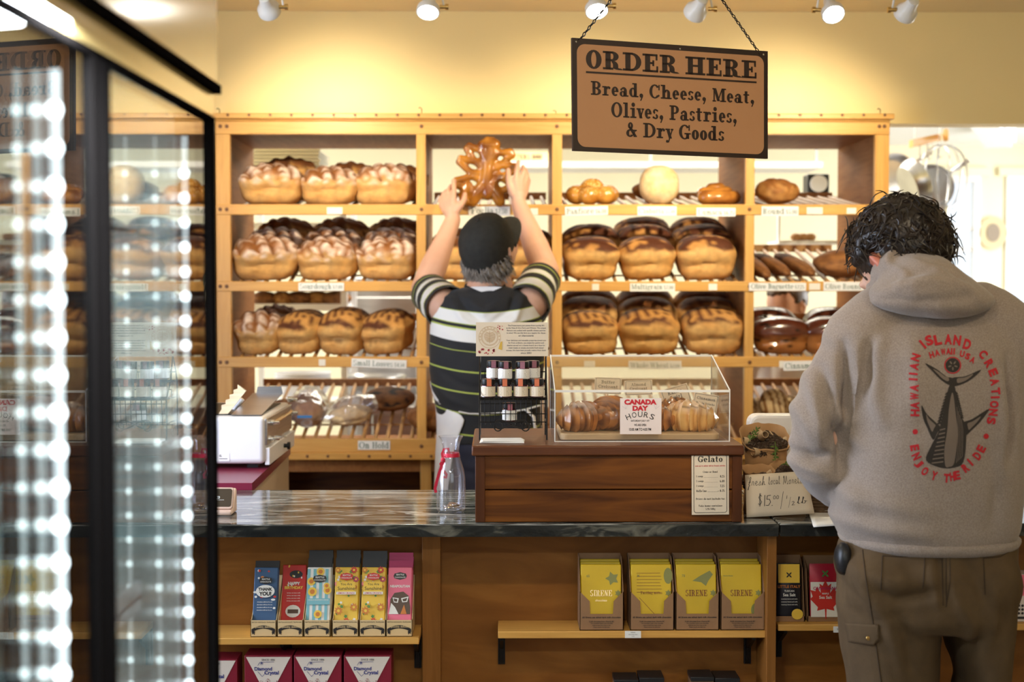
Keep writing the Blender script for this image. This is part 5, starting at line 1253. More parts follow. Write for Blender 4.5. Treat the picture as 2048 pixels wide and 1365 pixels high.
for k in range(16): flat2d(bm, disc2d(-hw*.92 + r.uniform(0, .036), h*.14 + r.uniform(-.006, .006), r.uniform(.001, .003), n=8), g)
for k in range(7): flat2d(bm, disc2d(-hw*.30 + r.uniform(-.008, .006), h*.84 + r.uniform(-.010, .006), r.uniform(.001, .0025), n=8), g)
obj('printed_berries', bm, flatm('berry_print', (.45, .06, .07)), sg)
bm = BM(); flat2d(bm, poly2d([(-hw*.38, h*.22), (-hw*.28, h*.18), (-hw*.27, h*.44), (-hw*.32, h*.42)]), g); obj('printed_pear', bm, flatm('pear_print', (.62, .40, .06)), sg)
JP = {}
def jar(px, py, Y, z, lab, stripe, label, wpx=33):
    key = (lab, stripe); w = .0178
    if key not in JP:
        t = thing('preserve_jar', label, 'jar', (0, 0, 0), 0, 'preserve jars on the wire rack')
        bm = BM(); lathe(bm, [(w*.80, 0), (w*.94, .002), (w*.94, .028), (w*.72, .032)], 8, M=Matrix.Rotation(radians(22.5), 4, 'Z')); obj('jar_body', bm, M['jar_glass'], t, bevel=.0008)
        bm = BM(); lathe(bm, [(w*.84, .030), (w*.88, .031), (w*.88, .0425), (w*.82, .0435)], 20); obj('lid', bm, M['black'], t)
        def wrap(x, y, rr): a = x/rr; return (rr*sin(a), -rr*cos(a), y)
        bm = BM(); n = 9
        for k in range(n): x0, x1 = lerp(-.024, .024, k/n), lerp(-.024, .024, (k+1)/n); flat2d(bm, rect2d(x0, x1, .004, .0265), lambda x, y: wrap(x, y, w*.955))
        obj('label', bm, M[lab], t)
        bm = BM()
        for k in range(5): flat2d(bm, rect2d(-.010 + .001*(k % 2), .010 - .0015*(k % 3), .0085 + .0035*k, .0094 + .0035*k), lambda x, y: wrap(x, y, w*.985))
        obj('lettering', bm, M['grey_ink'], t)
        bm = BM(); flat2d(bm, rect2d(-.0055, .0055, .0275, .0432), lambda x, y: wrap(x, y, w*.965)); flat2d(bm, rect2d(-.0055, .0055, -w*.88, w*.3), lambda x, y: (x, y, .0439)); obj('seal_strip', bm, M[stripe], t)
        JP[key] = t; o = t
    else: o = dup(JP[key], label=label)
    o.location = (WX(px, Y), Y, z + .0016); o.rotation_euler = (0, 0, radians((px*7) % 17 - 6)); return o
P4 = ('leftmost', 'second from left', 'third from left', 'rightmost')
for k, px in enumerate((976, 1009, 1042, 1074)): jar(px, 0, yr0 + .024, zA + .001, 'cardpaper', 'label_orange', 'preserve jar with an orange seal on the middle tier, %s of four' % P4[k])
for k, px in enumerate((987, 1010, 1045, 1066)): jar(px, 0, yr0 + .066 + (.0 if k in (1, 2) else .034), zB + .001, 'paper', 'label_mauve', 'preserve jar with a mauve seal on the top tier, %s of four' % P4[k])
jar(1019, 0, yr0 + .030, zCc + .0005, 'paper', 'label_pink', 'single preserve jar with a pink seal on the lowest tier of the rack')

# ------------------------------------------------------------------ acrylic pastry case
ya = (CAM_Z - ZLID1) / K(885); yb = ya / .92
ax0, ax1 = WX(1109, ya), WX(1462, ya); zf, zbk = WZ(785, ya), WZ(714, yb)
case = thing('pastry_case', 'clear acrylic pastry case with a sloping lid on the wooden crate', 'case', ((ax0+ax1)/2, ya, ZLID1)); th = .004; z0 = ZLID1 + .0006
bm = BM(); box(bm, ax0, ax1, ya, ya + th, z0, zf); wobj('front_pane', bm, M['acrylic'], case)
bm = BM(); box(bm, ax0, ax1, yb - th, yb, z0, zbk); wobj('back_pane', bm, M['acrylic'], case)
for x0, x1 in ((ax0, ax0 + th), (ax1 - th, ax1)):
    bm = BM(); prism(bm, [(ya + th, z0), (yb - th, z0), (yb - th, zbk), (ya + th, zf)], x0, x1, lambda p, q, d: (d, p, q)); wobj('side_pane', bm, M['acrylic'], case)
bm = BM(); prism(bm, [(ya, zf), (yb, zbk), (yb, zbk + th), (ya, zf + th)], ax0, ax1, lambda p, q, d: (d, p, q)); wobj('lid', bm, M['acrylic'], case)
bm = BM(); e = .0022
for x in (ax0, ax1 - e): box(bm, x, x + e, ya - .0006, ya + e, z0, zf); box(bm, x, x + e, yb - e, yb + .0006, z0, zbk); prism(bm, [(ya, zf + th - .001), (yb, zbk + th - .001), (yb, zbk + th + .0012), (ya, zf + th + .0012)], x, x + e, lambda p, q, d: (d, p, q))
box(bm, ax0, ax1, ya - .0008, ya + e*1.6, zf - .0005, zf + th + .0008); box(bm, ax0, ax1, yb - e, yb + .0008, zbk, zbk + th + .0006); box(bm, ax0, ax1, ya - .0008, ya + e, z0, z0 + .0016)
wobj('polished_edge', bm, M['acrylic_edge'], case)
yb0 = ya + .022; bx0, bx1 = WX(1121, yb0), WX(1442, yb0); zbt = WZ(868, yb0)
bm = BM(); prism(bm, rrect(bx0, bx1, yb0, yb - .03, .018), z0 + .0003, zbt, lambda x, y, d: (x, y, d)); tag(obj('cutting_board', bm, M['board'], bevel=.003), 'pale wooden cutting board inside the acrylic pastry case', 'cutting board')
# croissants
def croissant(label, px, Y, L, r, bend, rz, tilt, light, seed, powder=0.0, zoff=0.0, straight=False):
    bm = BM(); P, R = [], []; n = 90
    for j in range(n):
        u = j/(n-1)*2 - 1; a = u*bend
        x = sin(a)*L/(2*sin(bend)); y = (1 - cos(a))*L/(2*sin(bend))
        prof = (1 - abs(u)**2.1)**.75*.86 + .12*(1 - abs(u)**6)
        k = u*4.7 + .5; saw = (abs(k) % 1.0)
        R.append(r*max(.05, prof*(1 + .26*(1 - saw)**1.6*(1 if abs(u) < .95 else 0) - .09))); P.append((x, y, 0))
    tube(bm, P, R, 22, flat=.86)
    for v in bm.verts:
        q = nz(v.co.x, v.co.y, v.co.z + seed, 40)*.0022 + nz(v.co.x, v.co.y + seed, v.co.z, 110)*.0012; v.co += v.co.normalized()*q
    zmin = min(v.co.z for v in bm.verts)
    for v in bm.verts: v.co.z = max(v.co.z, zmin*.62)
    zz = zmin*.62
    bmesh.ops.translate(bm, vec=(0, 0, -zz), verts=bm.verts)
    me = to_mesh('croissant', bm, M['glazed'])
    A_, B_ = ((.74, .46, .17), (.50, .23, .055)) if light else ((.46, .175, .04), (.12, .030, .008))
    def c(co, n_):
        u = math.atan2(co.x, L*.9)/bend*2; saw = (abs(co.x/L*2*4.6 + .5)) % 1
        b = mixc(A_, B_, .25 + .8*sstep(.45, .95, saw) + nz(co.x, co.y, co.z, 38)*.8)
        return mixc(b, (.78, .70, .66), powder*sstep(.2, .7, n_.z)*clamp(.6 + 1.6*nz(co.x + seed, co.y, co.z, 55)))
    col_attr(me, c); o = mobj('croissant', me); o.location = (WX(px, Y), Y, zbt + .0004 + zoff); o.rotation_euler = (tilt, 0, rz); return tag(o, label, 'pastry')
croissant('dark sugared croissant at the left end of the cutting board', 1164, yb0 + .070, .118, .044, .75, .55, 0, False, 1, .5)
croissant('glossy golden croissant second from left, left of the CANADA DAY card', 1222, yb0 + .105, .130, .050, .5, 1.15, 0, False, 2, .12)
croissant('dark croissant mostly hidden behind the CANADA DAY card', 1300, yb0 + .075, .12, .042, .8, -.6, 0, False, 3, .3)
croissant('brown croissant at the back right of the cutting board', 1350, yb0 + .165, .125, .044, .6, .2, 0, False, 4)
croissant('pale puffy croissant at the right end of the cutting board', 1380, yb0 + .070, .130, .046, .55, -.35, 0, True, 5, .6)
# taped card on the case front
a, b = W(1240, 869, ya - .003), W(1323, 797, ya - .003); hw, h = (b.x - a.x)/2, b.z - a.z
t = thing('hours_card', 'white CANADA DAY HOURS card taped to the front of the pastry case', 'sign', ((a.x + b.x)/2, ya - .003, a.z))
bm = BM(); box(bm, -hw, hw, -.0006, .0006, 0, h); obj('card', bm, nmat('pinkish_card', [(.3, (.74, .66, .66)), (.7, (.78, .70, .70))], nscale=9, rough=.7), t)
g = lambda x, y: (x, -.0011, y)
bm = BM(); textpart(bm, 'CANADA', -hw*.80, hw*.76, h*.82, h*.97, g, 0, False, False, .06); textpart(bm, 'DAY', -hw*.40, hw*.36, h*.65, h*.795, g, 0, False, False, .06); obj('red_lettering', bm, M['red_ink'], t)
bm = BM()
for k, ch in enumerate('HOURS'):
    u = (k - 2)/2; vf = fit2d(sans(ch, .0), -h*.062, h*.062, -h*.075, h*.075, False); flat2d(bm, tf2d(vf, 1, dx=u*hw*.58 - hw*.03, dy=h*(.555 - .07*u*u), rot=-u*.42), g)
textpart(bm, 'SATURDAY JULY 1ST', -hw*.48, hw*.42, h*.335, h*.40, g, 0, False); textpart(bm, 'WE ARE OPEN', -hw*.32, hw*.26, h*.225, h*.29, g, 0, False); textpart(bm, '10:00 AM TO 4:00 PM', -hw*.56, hw*.50, h*.095, h*.175, g, 0, False)
obj('lettering', bm, M['ink'], t)
bm = BM()
for sx in (-1, 1):
    for k in range(3): a = radians(40 + 35*k); flat2d(bm, stroke2d([(sx*hw*.72, h*.70), (sx*hw*.72 + sx*.011*cos(a), h*.70 + .011*sin(a))], .0006), g)
obj('printed_sparks', bm, flatm('pale_grey_print', (.55, .50, .52)), t)
# price cards on wire clips inside the case
def clip_card(label, px, py, wpx, hpx, Y, tilt, lines, foot=None):
    p = W(px, py, Y); s = Y/FPX; hw, hh = wpx*s/2, hpx*s/2
    t = thing('pastry_card', label, 'sign', (p.x, p.y, zbt))
    R_ = Matrix.Translation((0, 0, p.z - zbt)) @ Matrix.Rotation(radians(tilt), 4, 'Y')
    bm = BM(); box(bm, -hw, hw, -.0006, .0006, -hh, hh, M=R_); obj('card', bm, M['cardpaper'], t)
    bm = BM(); g = lambda x, y: R_ @ Vector((x, -.0011, y))
    flat2d(bm, ring2d(rrect(-hw*.92, hw*.92, -hh*.9, hh*.9, .002), rrect(-hw*.89, hw*.89, -hh*.86, hh*.86, .002)), g)
    for k, l in enumerate(lines): z = hh*(.45 - .55*k); textpart(bm, l, -hw*.75, hw*.75, z - hh*.2, z + hh*.2, g, 0, True, True)
    obj('lettering', bm, M['grey_ink'], t)
    bm = BM(); zb_ = p.z - zbt - hh; tube(bm, [(0, .002, .0008), (0, .002, zb_*.6)] + [(.007*sin(2*pi*k/14), .002, zb_*.6 + .007 - .007*cos(2*pi*k/14)) for k in range(15)] + [(0, .002, zb_ + hh*.4)], .0008, 5)
    tube(bm, [(.02*cos(2*pi*k/14), .02*sin(2*pi*k/14), .001) for k in range(14)], .001, 5, closed=True); obj('wire_stand', bm, M['chrome'], t)
clip_card('cream pastry card left in the case, seen through the sloping lid', 1216, 772, 54, 33, yb0 + .17, 2, ['Butter', 'Croissant'])
clip_card('cream pastry card right of the first one, seen through the sloping lid', 1277, 776, 56, 30, yb0 + .17, -2, ['Almond', 'Croissant'])
clip_card('tilted cream pastry card behind the pale croissant', 1352, 792, 56, 38, yb0 + .19, -16, ['Raisin', 'Swirl'])
clip_card('cream card reading Cinnamon Raisin Brioche at the right of the case', 1411, 806, 50, 36, yb0 + .13, 9, ['Cinnamon', 'Raisin Brioche'])

# ------------------------------------------------------------------ glass tip carafe
yv = 3.19; pv = onC(902, 1024); zv = ZCT + .0006; sc = yv/FPX
car = thing('tip_carafe', 'clear glass carafe tied with a red ribbon, holding coins', 'carafe', (pv.x, pv.y, zv))
prof = [(y, r) for y, r in ((1036, 27), (1030, 30), (1000, 30.5), (965, 29.5), (950, 27), (935, 22.5), (922, 18.5), (910, 17), (900, 17.5), (890, 20), (880, 25.5))]
out_ = [(r*sc, (1036 - y)*sc) for y, r in prof]; out_[0] = (25*sc, 0)
inn = [(r - .0022, z) for r, z in reversed(out_[2:])] + [(.0255, .006), (.012, .0052)]
inn[0] = (out_[-1][0] - .0016, out_[-1][1])
bm = BM(); lathe(bm, [(.004, .0012)] + out_ + [(out_[-1][0] - .0006, out_[-1][1] + .0009)] + inn + [(.003, .0052)], 40); obj('glass_body', bm, M['glass'], car)
bm = BM(); zr = (1036 - 918)*sc
tube(bm, [(.0189*cos(2*pi*k/28), .0189*sin(2*pi*k/28), zr + .001*sin(2*pi*k/28)) for k in range(28)], .0042, 6, closed=True, flat=.32, up=(0, 0, 1)) if 0 else None
rr = [[Vector((q*cos(2*pi*k/28), q*sin(2*pi*k/28), zr + d)) for k in range(28)] for q, d in ((.0202, -.0045), (.0215, -.0045), (.0196, .0045), (.0184, .0045))]
rings(bm, rr, closed=True)
def ribbon(bm, pts, w=.004):
    L = [Vector(p) for p in pts]; V = []
    for i, p in enumerate(L):
        d = (L[min(i+1, len(L)-1)] - L[max(i-1, 0)]).normalized(); n = d.cross(Vector((.25, -1, .1))).normalized()
        V.append([p + n*w, p + n*w + Vector((0, .0008, 0)), p - n*w + Vector((0, .0008, 0)), p - n*w])
    rings(bm, V)
def cw(px, py, dy=0.0): q = W(px, py, pv.y - .02 + dy); return q - Vector((pv.x, pv.y, zv))
ribbon(bm, [cw(889, 922), cw(884, 930), cw(879, 945), cw(874, 962), cw(870, 978), cw(872, 986)], .0034)
ribbon(bm, [cw(887, 922), cw(881, 928), cw(886, 940), cw(893, 950), cw(892, 956), cw(887, 954)], .0030)
ribbon(bm, [cw(886, 920, .004), cw(884, 908, .006), cw(888, 899, .008), cw(897, 898, .008), cw(898, 906, .006), cw(890, 916, .002)], .0028)
ellip(bm, cw(886, 920), .0055, .0045, .0055, 10, 8)
obj('ribbon', bm, M['redribbon'], car)
bm = BM(); pc = cw(912, 945, .004); tube(bm, [(pc.x + .0105*cos(2*pi*k/24), pc.y - .0048, pc.z + .0105*sin(2*pi*k/24)) for k in range(24)], .0009, 5, closed=True); obj('moulded_seal', bm, M['glass'], car)
r = random.Random(11)
for k in range(16):
    m_ = ('chrome', 'brass', 'chrome', 'plug')[k % 4]; rad = (.0105, .0095, .009, .0095)[k % 4]
    bm = BM(); lathe(bm, [(rad*.97, 0), (rad, .0004), (rad, .0013), (rad*.97, .0017)], 20)
    o = obj('coin', bm, M[m_]); a, q = r.uniform(0, 6.28), r.uniform(0, .012); o.location = (pv.x + q*cos(a), pv.y + q*sin(a), zv + .0070 + .0007*k); o.rotation_euler = (r.uniform(-.12, .12), r.uniform(-.12, .12), 0)
    tag(o, 'coin in the small pile at the bottom of the glass carafe', 'coin', 'coins in the carafe')

# ------------------------------------------------------------------ morels: bags, sign, mushrooms
def paper_bag(label, px, pyb, Y, w, d, h, seed, lean=0.0, tilt=.02):
    t = thing('paper_bag', label, 'bag', (WX(px, Y), Y, ZCT + .0006)); bm = BM(); n = 44; rr = []
    def ring(f, z, amp, off=0.0):
        out = []
        for k in range(n):
            a = 2*pi*k/n; q = (abs(cos(a))**3.2 + abs(sin(a))**3.2)**(-1/3.2); x, y = w/2*f*q*cos(a), d/2*f*q*sin(a)
            e = 1 + amp*nz(cos(a)*1.6 + seed, sin(a)*1.6, z*22, 1.5); dz = amp*.16*nz(cos(a)*2.0, sin(a)*2 + seed, 7, 1.4)*h*1.4
            out.append(Vector((x*e + off, y*e + lean*z, max(0, z + (dz if z > h*.35 else 0) + tilt*(y/(d/2))*clamp(z/h)))))
        return out
    for u in (0, .06, .2, .35, .5, .65, .8, .92): rr.append(ring(1 - .10*math.exp(-((u-.45)/.2)**2) + .10*u*u, u*h, .09))
    for f, z in ((1.16, h*.98), (1.21, h*1.0), (1.20, h*1.02), (1.14, h*1.0), (1.06, h*.92), (.98, h*.7), (.93, h*.55)): rr.append(ring(f, z, .11))
    rings(bm, rr, cap=False); obj('bag_body', bm, M['kraft'], t)
    return t
b1 = paper_bag('brown paper bag of morels with a rolled rim, tallest one beside the crate', 1533, 930, 3.38, .096, .085, .160, 1, tilt=.022)
b2 = paper_bag('brown paper bag slumped behind the left of the morel sign', 1519, 960, 3.262, .062, .055, .098, 5, tilt=.006)
b3 = paper_bag('brown paper bag of morels behind the right of the morel sign', 1584, 960, 3.278, .074, .07, .094, 9, tilt=.014)
MOR = flatm('morel_cap', (.05, .028, .016), .8); MOR2 = nmat('morel_stem', [(.3, (.30, .20, .11)), (.7, (.42, .30, .18))], nscale=60, rough=.8)
def morel_mesh():
    bm = BM(); bmesh.ops.create_icosphere(bm, subdivisions=4, radius=1)
    for v in bm.verts:
        c = v.co.normalized(); q = noise.cell(c*3.4) if 0 else noise.voronoi(c*3.1)[0]; e = sstep(.02, .30, q[1] - q[0])
        v.co = Vector((c.x*.015, c.y*.015, c.z*.021)) * (1.06 - .26*e)
    return to_mesh('morel_cap', bm, MOR)
MM = morel_mesh()
def stem_mesh():
    bm = BM(); lathe(bm, [(.0085, -.030), (.0095, -.028), (.008, -.018), (.0075, -.010), (.006, -.010), (.0062, -.027)], 14, cap=False); return to_mesh('morel_stem', bm, MOR2)
SMH = stem_mesh(); r = random.Random(2)
for bag_, n, w_, d_, z_ in ((b1, 16, .042, .034, .150), (b3, 8, .030, .028, .086), (b2, 5, .022, .02, .078)):
    for k in range(n):
        t = thing('morel', 'dark honeycombed morel in the %s' % ('tallest paper bag' if bag_ is b1 else 'paper bag behind the sign'), 'mushroom', (0, 0, 0), 0, 'morels in the paper bags')
        mobj('mushroom_cap', MM, t); mobj('stem', SMH, t)
        a = 2*pi*k*.381; q = sqrt((k + .3)/n)
        t.location = bag_.location + Vector((w_*q*cos(a), d_*q*sin(a), z_ - .010*q + .42*d_*q*sin(a) + r.uniform(-.003, .004))); t.rotation_euler = (radians(r.uniform(60, 130)), r.uniform(-.5, .5), r.uniform(0, 6.28)); t.scale = (1.1,)*3
t = thing('cut_morel', 'hollow cut morel stem end facing out at the top of the tall paper bag', 'mushroom', W(1526, 872, 3.355)); t.rotation_euler = (radians(70), 0, radians(15)); o = mobj('stem', SMH, t); o.scale = (1.15,)*3; o.location = (0, 0, .025)
LEAF = nmat('herb_green', [(.3, (.05, .11, .015)), (.7, (.13, .22, .04))], nscale=40, rough=.6)
def sprig(label, base_, tip, n, seed):
    t = thing('herb_sprig', label, 'herb', base_); r = random.Random(seed); v = Vector(tip) - Vector(base_); bm = BM(); tube(bm, [(0, 0, 0), v*.5 + Vector((.002, 0, .003)), v], .0008, 5); obj('stem', bm, LEAF, t); bm = BM()
    for k in range(n):
        u = .2 + .8*k/n; p = v*u; d = (v.normalized()*.6 + Vector((r.uniform(-1, 1), r.uniform(-.6, .6), r.uniform(-.5, .9)))).normalized(); L = .014*(1 - .4*u)
        s = d.cross(Vector((0, 1, .2))).normalized()*.0018; rings(bm, [[p - s*.3, p + Vector((0, .0004, 0)), p + s*.3], [p + d*L*.5 - s, p + d*L*.5 + Vector((0, .0006, 0)), p + d*L*.5 + s], [p + d*L - s*.1, p + d*L + Vector((0, .0004, 0)), p + d*L + s*.1]])
    obj('leaves', bm, LEAF, t)
sprig('green herb sprig at the left rim of the tall paper bag', W(1496, 886, 3.325), W(1516, 858, 3.335), 22, 1)
sprig('green herb sprig lying over the front of the tall paper bag', W(1550, 884, 3.305), W(1551, 922, 3.295), 16, 2)
sprig('small green herb sprig in the bag behind the right of the sign', W(1562, 930, 3.25), W(1600, 925, 3.25), 18, 3)
# handwritten sign
ys = 3.185; A_, B_, C_, D_ = W(1490, 960, ys + .022), W(1611, 952, ys + .022), W(1629, 1037, ys), W(1493, 1045, ys)
zoff = ZCT + .0008 - min(C_.z, D_.z); O_ = (A_ + B_ + C_ + D_)/4
sg = thing('morel_sign', 'handwritten cream card reading fresh local Morels, leaning on the paper bags', 'sign', (O_.x, O_.y, ZCT))
def sgp(u, v, e=0.0):
    lo = D_.lerp(C_, u); hi = A_.lerp(B_, u); p = lo.lerp(hi, v); p.z += zoff; p.y -= e; return p
bm = BM(); n = 8
for i in range(n):
    for j in range(n):
        q = [(i/n, j/n), ((i+1)/n, j/n), ((i+1)/n, (j+1)/n), (i/n, (j+1)/n)]; bm.faces.new([bm.verts.new(sgp(a, b, .0)) for a, b in q])
bmesh.ops.remove_doubles(bm, verts=bm.verts, dist=1e-5); wobj('card', bm, M['cardpaper'], sg, solid=.0008)
HW = {  # handwriting as pen strokes, unit = x-height
 'f': [[(.0,.3),(.3,.7),(.55,1.7),(.45,1.95),(.3,1.7),(.2,.6),(.08,-.8),(-.08,-.85),(.1,-.2),(.35,.15)], [(.0,.75),(.5,.85)]], 'r': [[(0,.1),(.15,.9),(.3,.95),(.45,.8),(.4,.2),(.55,.05)]],
 'e': [[(0,.4),(.45,.6),(.4,.95),(.15,.9),(.05,.4),(.25,0),(.6,.2)]], 's': [[(0,.1),(.35,.9),(.5,.5),(.4,.05),(.1,.0)]], 'h': [[(.0,0),(.2,.6),(.45,1.9),(.3,1.9),(.15,.0),(.3,.7),(.5,.8),(.5,.1),(.75,.1)]],
 'l': [[(0,.2),(.22,1.2),(.28,1.85),(.18,1.9),(.10,.5),(.14,0),(.36,.1)]], 'o': [[(.35,.9),(.05,.6),(.1,.05),(.4,.05),(.5,.6),(.35,.9),(.65,.85)]], 'c': [[(.45,.8),(.2,.95),(.02,.5),(.15,.02),(.5,.2)]],
 'a': [[(.45,.85),(.15,.9),(.0,.4),(.15,.0),(.42,.5),(.48,.9),(.42,.1),(.65,.1)]], 'M': [[(-.1,0),(.25,1.9),(.4,.2),(.85,1.9),(.95,.0),(1.15,.1)], [(.05,1.5),(.2,1.95)]],
 '$': [[(.6,1.5),(.3,1.7),(.08,1.3),(.3,.95),(.6,.6),(.35,.15),(.0,.3)], [(.25,1.95),(.2,-.1)], [(.4,1.95),(.35,-.1)]], '1': [[(.1,1.8),(.08,0)]], '5': [[(.6,1.75),(.15,1.7),(.1,1.1),(.45,1.1),(.6,.6),(.35,.05),(.0,.1)]], '.': [[(0,0),(.06,.04)]],
 '0': [[(.25,.95),(.02,.6),(.1,.05),(.4,.1),(.45,.7),(.25,.95)]], '/': [[(.9,2.3),(0,-.6)]], '2': [[(.0,.8),(.25,1.0),(.4,.75),(.0,.0),(.45,.05)]], 'b': [[(0,.1),(.3,1.6),(.2,1.8),(.1,.1),(.4,.0),(.55,.5),(.35,.7),(.7,.6)]], '!': [[(.1,1.5),(.06,.6)], [(.04,.05),(.08,.08)]]}
def hand(s, x0, y0, h, sh=.25, sp=.18):
    x = x0; out = []
    for ch in s:
        if ch == ' ': x += h*.7; continue
        W_ = max(q[0] for st_ in HW[ch] for q in st_)
        for st_ in HW[ch]: out.append(stroke2d([(x + (px_ + sh*py_*.35)*h, y0 + py_*h) for px_, py_ in st_], .009))
        x += (W_ + sp)*h
    return merge2d(*out)
bm = BM(); gs = lambda x, y: sgp(x, y, .0009)
for s, x0, x1, y0, y1 in (('fresh', .03, .32, .64, .95), ('local', .37, .56, .735, .93), ('Morels!', .60, .93, .72, .93)): flat2d(bm, fit2d(hand(s, 0, 0, .1), x0, x1, y0, y1), gs)
for s, x0, x1, y0, y1 in (('$', .18, .25, .24, .55), ('15.', .27, .40, .24, .50), ('00', .42, .51, .39, .48), ('/', .51, .59, .15, .56), ('1', .62, .64, .38, .46), ('/', .63, .69, .17, .42), ('2', .685, .735, .22, .32), ('lb', .77, .93, .25, .42)): flat2d(bm, fit2d(hand(s, 0, 0, .1), x0, x1, y0, y1), gs)
wobj('handwriting', bm, M['ink'], sg)
# white appliance, basket, pen, paper
t = thing('white_appliance', 'white rounded plastic appliance standing behind the paper bags', 'appliance', (WX(1560, 3.53), 3.53, ZCT))
a, b = W(1497, 870, 3.52), W(1640, 829, 3.52)
bm = BM(); prism(bm, rrect(a.x, b.x, ZCT + .02, b.z, .022), 3.50, 3.56, lambda x, y, d: (x, d, y)); wobj('casing', bm, M['enamel'], t, bevel=.008, seg=3)
bm = BM(); box(bm, a.x + .03, b.x - .03, 3.49, 3.585, ZCT + .0006, ZCT + .02); wobj('foot', bm, M['enamel'], t, bevel=.004)
t = thing('wire_basket', 'small dark woven basket on the counter behind the white paper', 'basket', onC(1640, 1010)); t.location.y = 3.27; t.location.z = ZCT + .0005
bm = BM()
for j in range(7):
    q = .044 + .003*j; tube(bm, [((q + .002*((k + j) % 2))*cos(2*pi*k/30), (q + .002*((k + j) % 2))*.8*sin(2*pi*k/30), .004 + .0075*j) for k in range(30)], .0034, 5, closed=True)
prism(bm, [(.042*cos(2*pi*k/20), .034*sin(2*pi*k/20)) for k in range(20)], 0, .003, lambda x, y, d: (x, y, d)); obj('weave', bm, wood('dark_wicker', (.05, .025, .012), (.20, .11, .05), 'z', .6), t); t.location.x = WX(1650, 3.27)
# ------------------------------------------------------------------ people
def pxring(py, L, R, yc, dep, n=44, ex=2.3, back=1.0):
    x0, x1, z = WX(L, yc), WX(R, yc), WZ(py, yc); cx, rx = (x0+x1)/2, (x1-x0)/2; out = []
    for k in range(n):
        a = 2*pi*k/n; c, s = cos(a), sin(a); q = (abs(c)**ex + abs(s)**ex)**(-1/ex)
        out.append(Vector((cx + rx*q*c, yc + dep*q*s*(back if s < 0 else 1), z)))
    return out
def from_mesh(me):
    bm = BM(); bm.from_mesh(me); bpy.data.meshes.remove(me); return bm
def place_mesh(name, me, m, parent, label=None):
    me.transform(wmat(parent).inverted()); me.name = name; me.materials.clear()
    for q in (m if isinstance(m, (list, tuple)) else [m]): me.materials.append(q)
    for p in me.polygons: p.use_smooth = True; p.material_index = 0
    o = mobj(name, me, parent)
    if label: o['label'] = label
    return o
def segd(p, a, b):
    ab = b - a; t = clamp((p - a).dot(ab) / max(ab.length_squared, 1e-9)); return (p - a - ab*t).length, t
def folds(me, F, Y, amp_noise=0.0, nsc=6.0, seed=0, rear=True):
    """cloth folds: F = [(list of photo points at plane Y, width m, height m)] raised along the vertex normals"""
    L = []
    for pts, w, h in F:
        P = [Vector((WX(a, Y), WZ(b, Y))) for a, b in pts]; L.append((P, w, h))
    nn = [v.normal.copy() for v in me.vertices]
    for v, n in zip(me.vertices, nn):
        d = 0.0
        if n.y < .35 or not rear:
            p = Vector((v.co.x, v.co.z))
            for P, w, h in L:
                best = 1e9; bt = 0; m = len(P) - 1
                for i in range(m):
                    q, t = segd(p, P[i], P[i+1])
                    if q < best: best = q; bt = (i + t)/m
                if best < 3*w: d += h*math.exp(-(best/w)**2) * (sin(pi*clamp(bt*.86 + .07))**.6)
        d += amp_noise*(nz(v.co.x + seed, v.co.y, v.co.z*.6, nsc) + .4*nz(v.co.x, v.co.y + seed, v.co.z, nsc*2.6))
        v.co += n*d
def head_geo(bm, X, neck=True, s=1.0):
    def E(c, r): ellip(bm, X @ Vector(c), r[0]*s, r[1]*s, r[2]*s, 24, 16, M=X.to_3x3().to_4x4())
    E((0, .015, .03), (.076, .096, .088)); E((0, -.030, -.030), (.061, .066, .080)); E((0, -.060, -.085), (.030, .028, .026))
    T = lambda pts, r: capsule(bm, [X @ Vector(p) for p in pts], r, 12)
    T([(0, -.090, .008), (0, -.108, -.018), (0, -.112, -.028)], [.009, .012, .013]); T([(-.013, -.098, -.030), (.013, -.098, -.030)], .008)
    T([(-.036, -.080, .018), (0, -.090, .015), (.036, -.080, .018)], .010); T([(-.020, -.086, -.058), (0, -.096, -.057), (.020, -.086, -.058)], .0065); T([(-.017, -.086, -.067), (0, -.095, -.068), (.017, -.086, -.067)], .0065)
    T([(-.045, -.065, -.02), (-.038, -.06, -.05)], .018); T([(.045, -.065, -.02), (.038, -.06, -.05)], .018)
    for q in (-1, 1):
        T([(q*.074, .006, .016), (q*.084, .020, .022), (q*.086, .026, .004), (q*.080, .018, -.018), (q*.074, .008, -.028)], [.007, .008, .008, .007, .007]); E((q*.076, .010, -.004), (.006, .014, .020))
    if neck: T([(0, .02, -.04), (0, .035, -.12), (0, .045, -.19)], [.055, .054, .062])

# ============ the customer in the grey hooded sweatshirt
YM_ = 2.85
cust = thing('person', 'customer seen from behind in grey hooded sweatshirt and brown trousers, head bowed', 'person', (WX(1860, YM_), YM_, 0))
HX = Matrix.Translation(W(1806, 536, 2.90)) @ Matrix.Rotation(radians(-8), 4, 'Y') @ Matrix.Rotation(radians(-146), 4, 'Z') @ Matrix.Rotation(radians(30), 4, 'X')
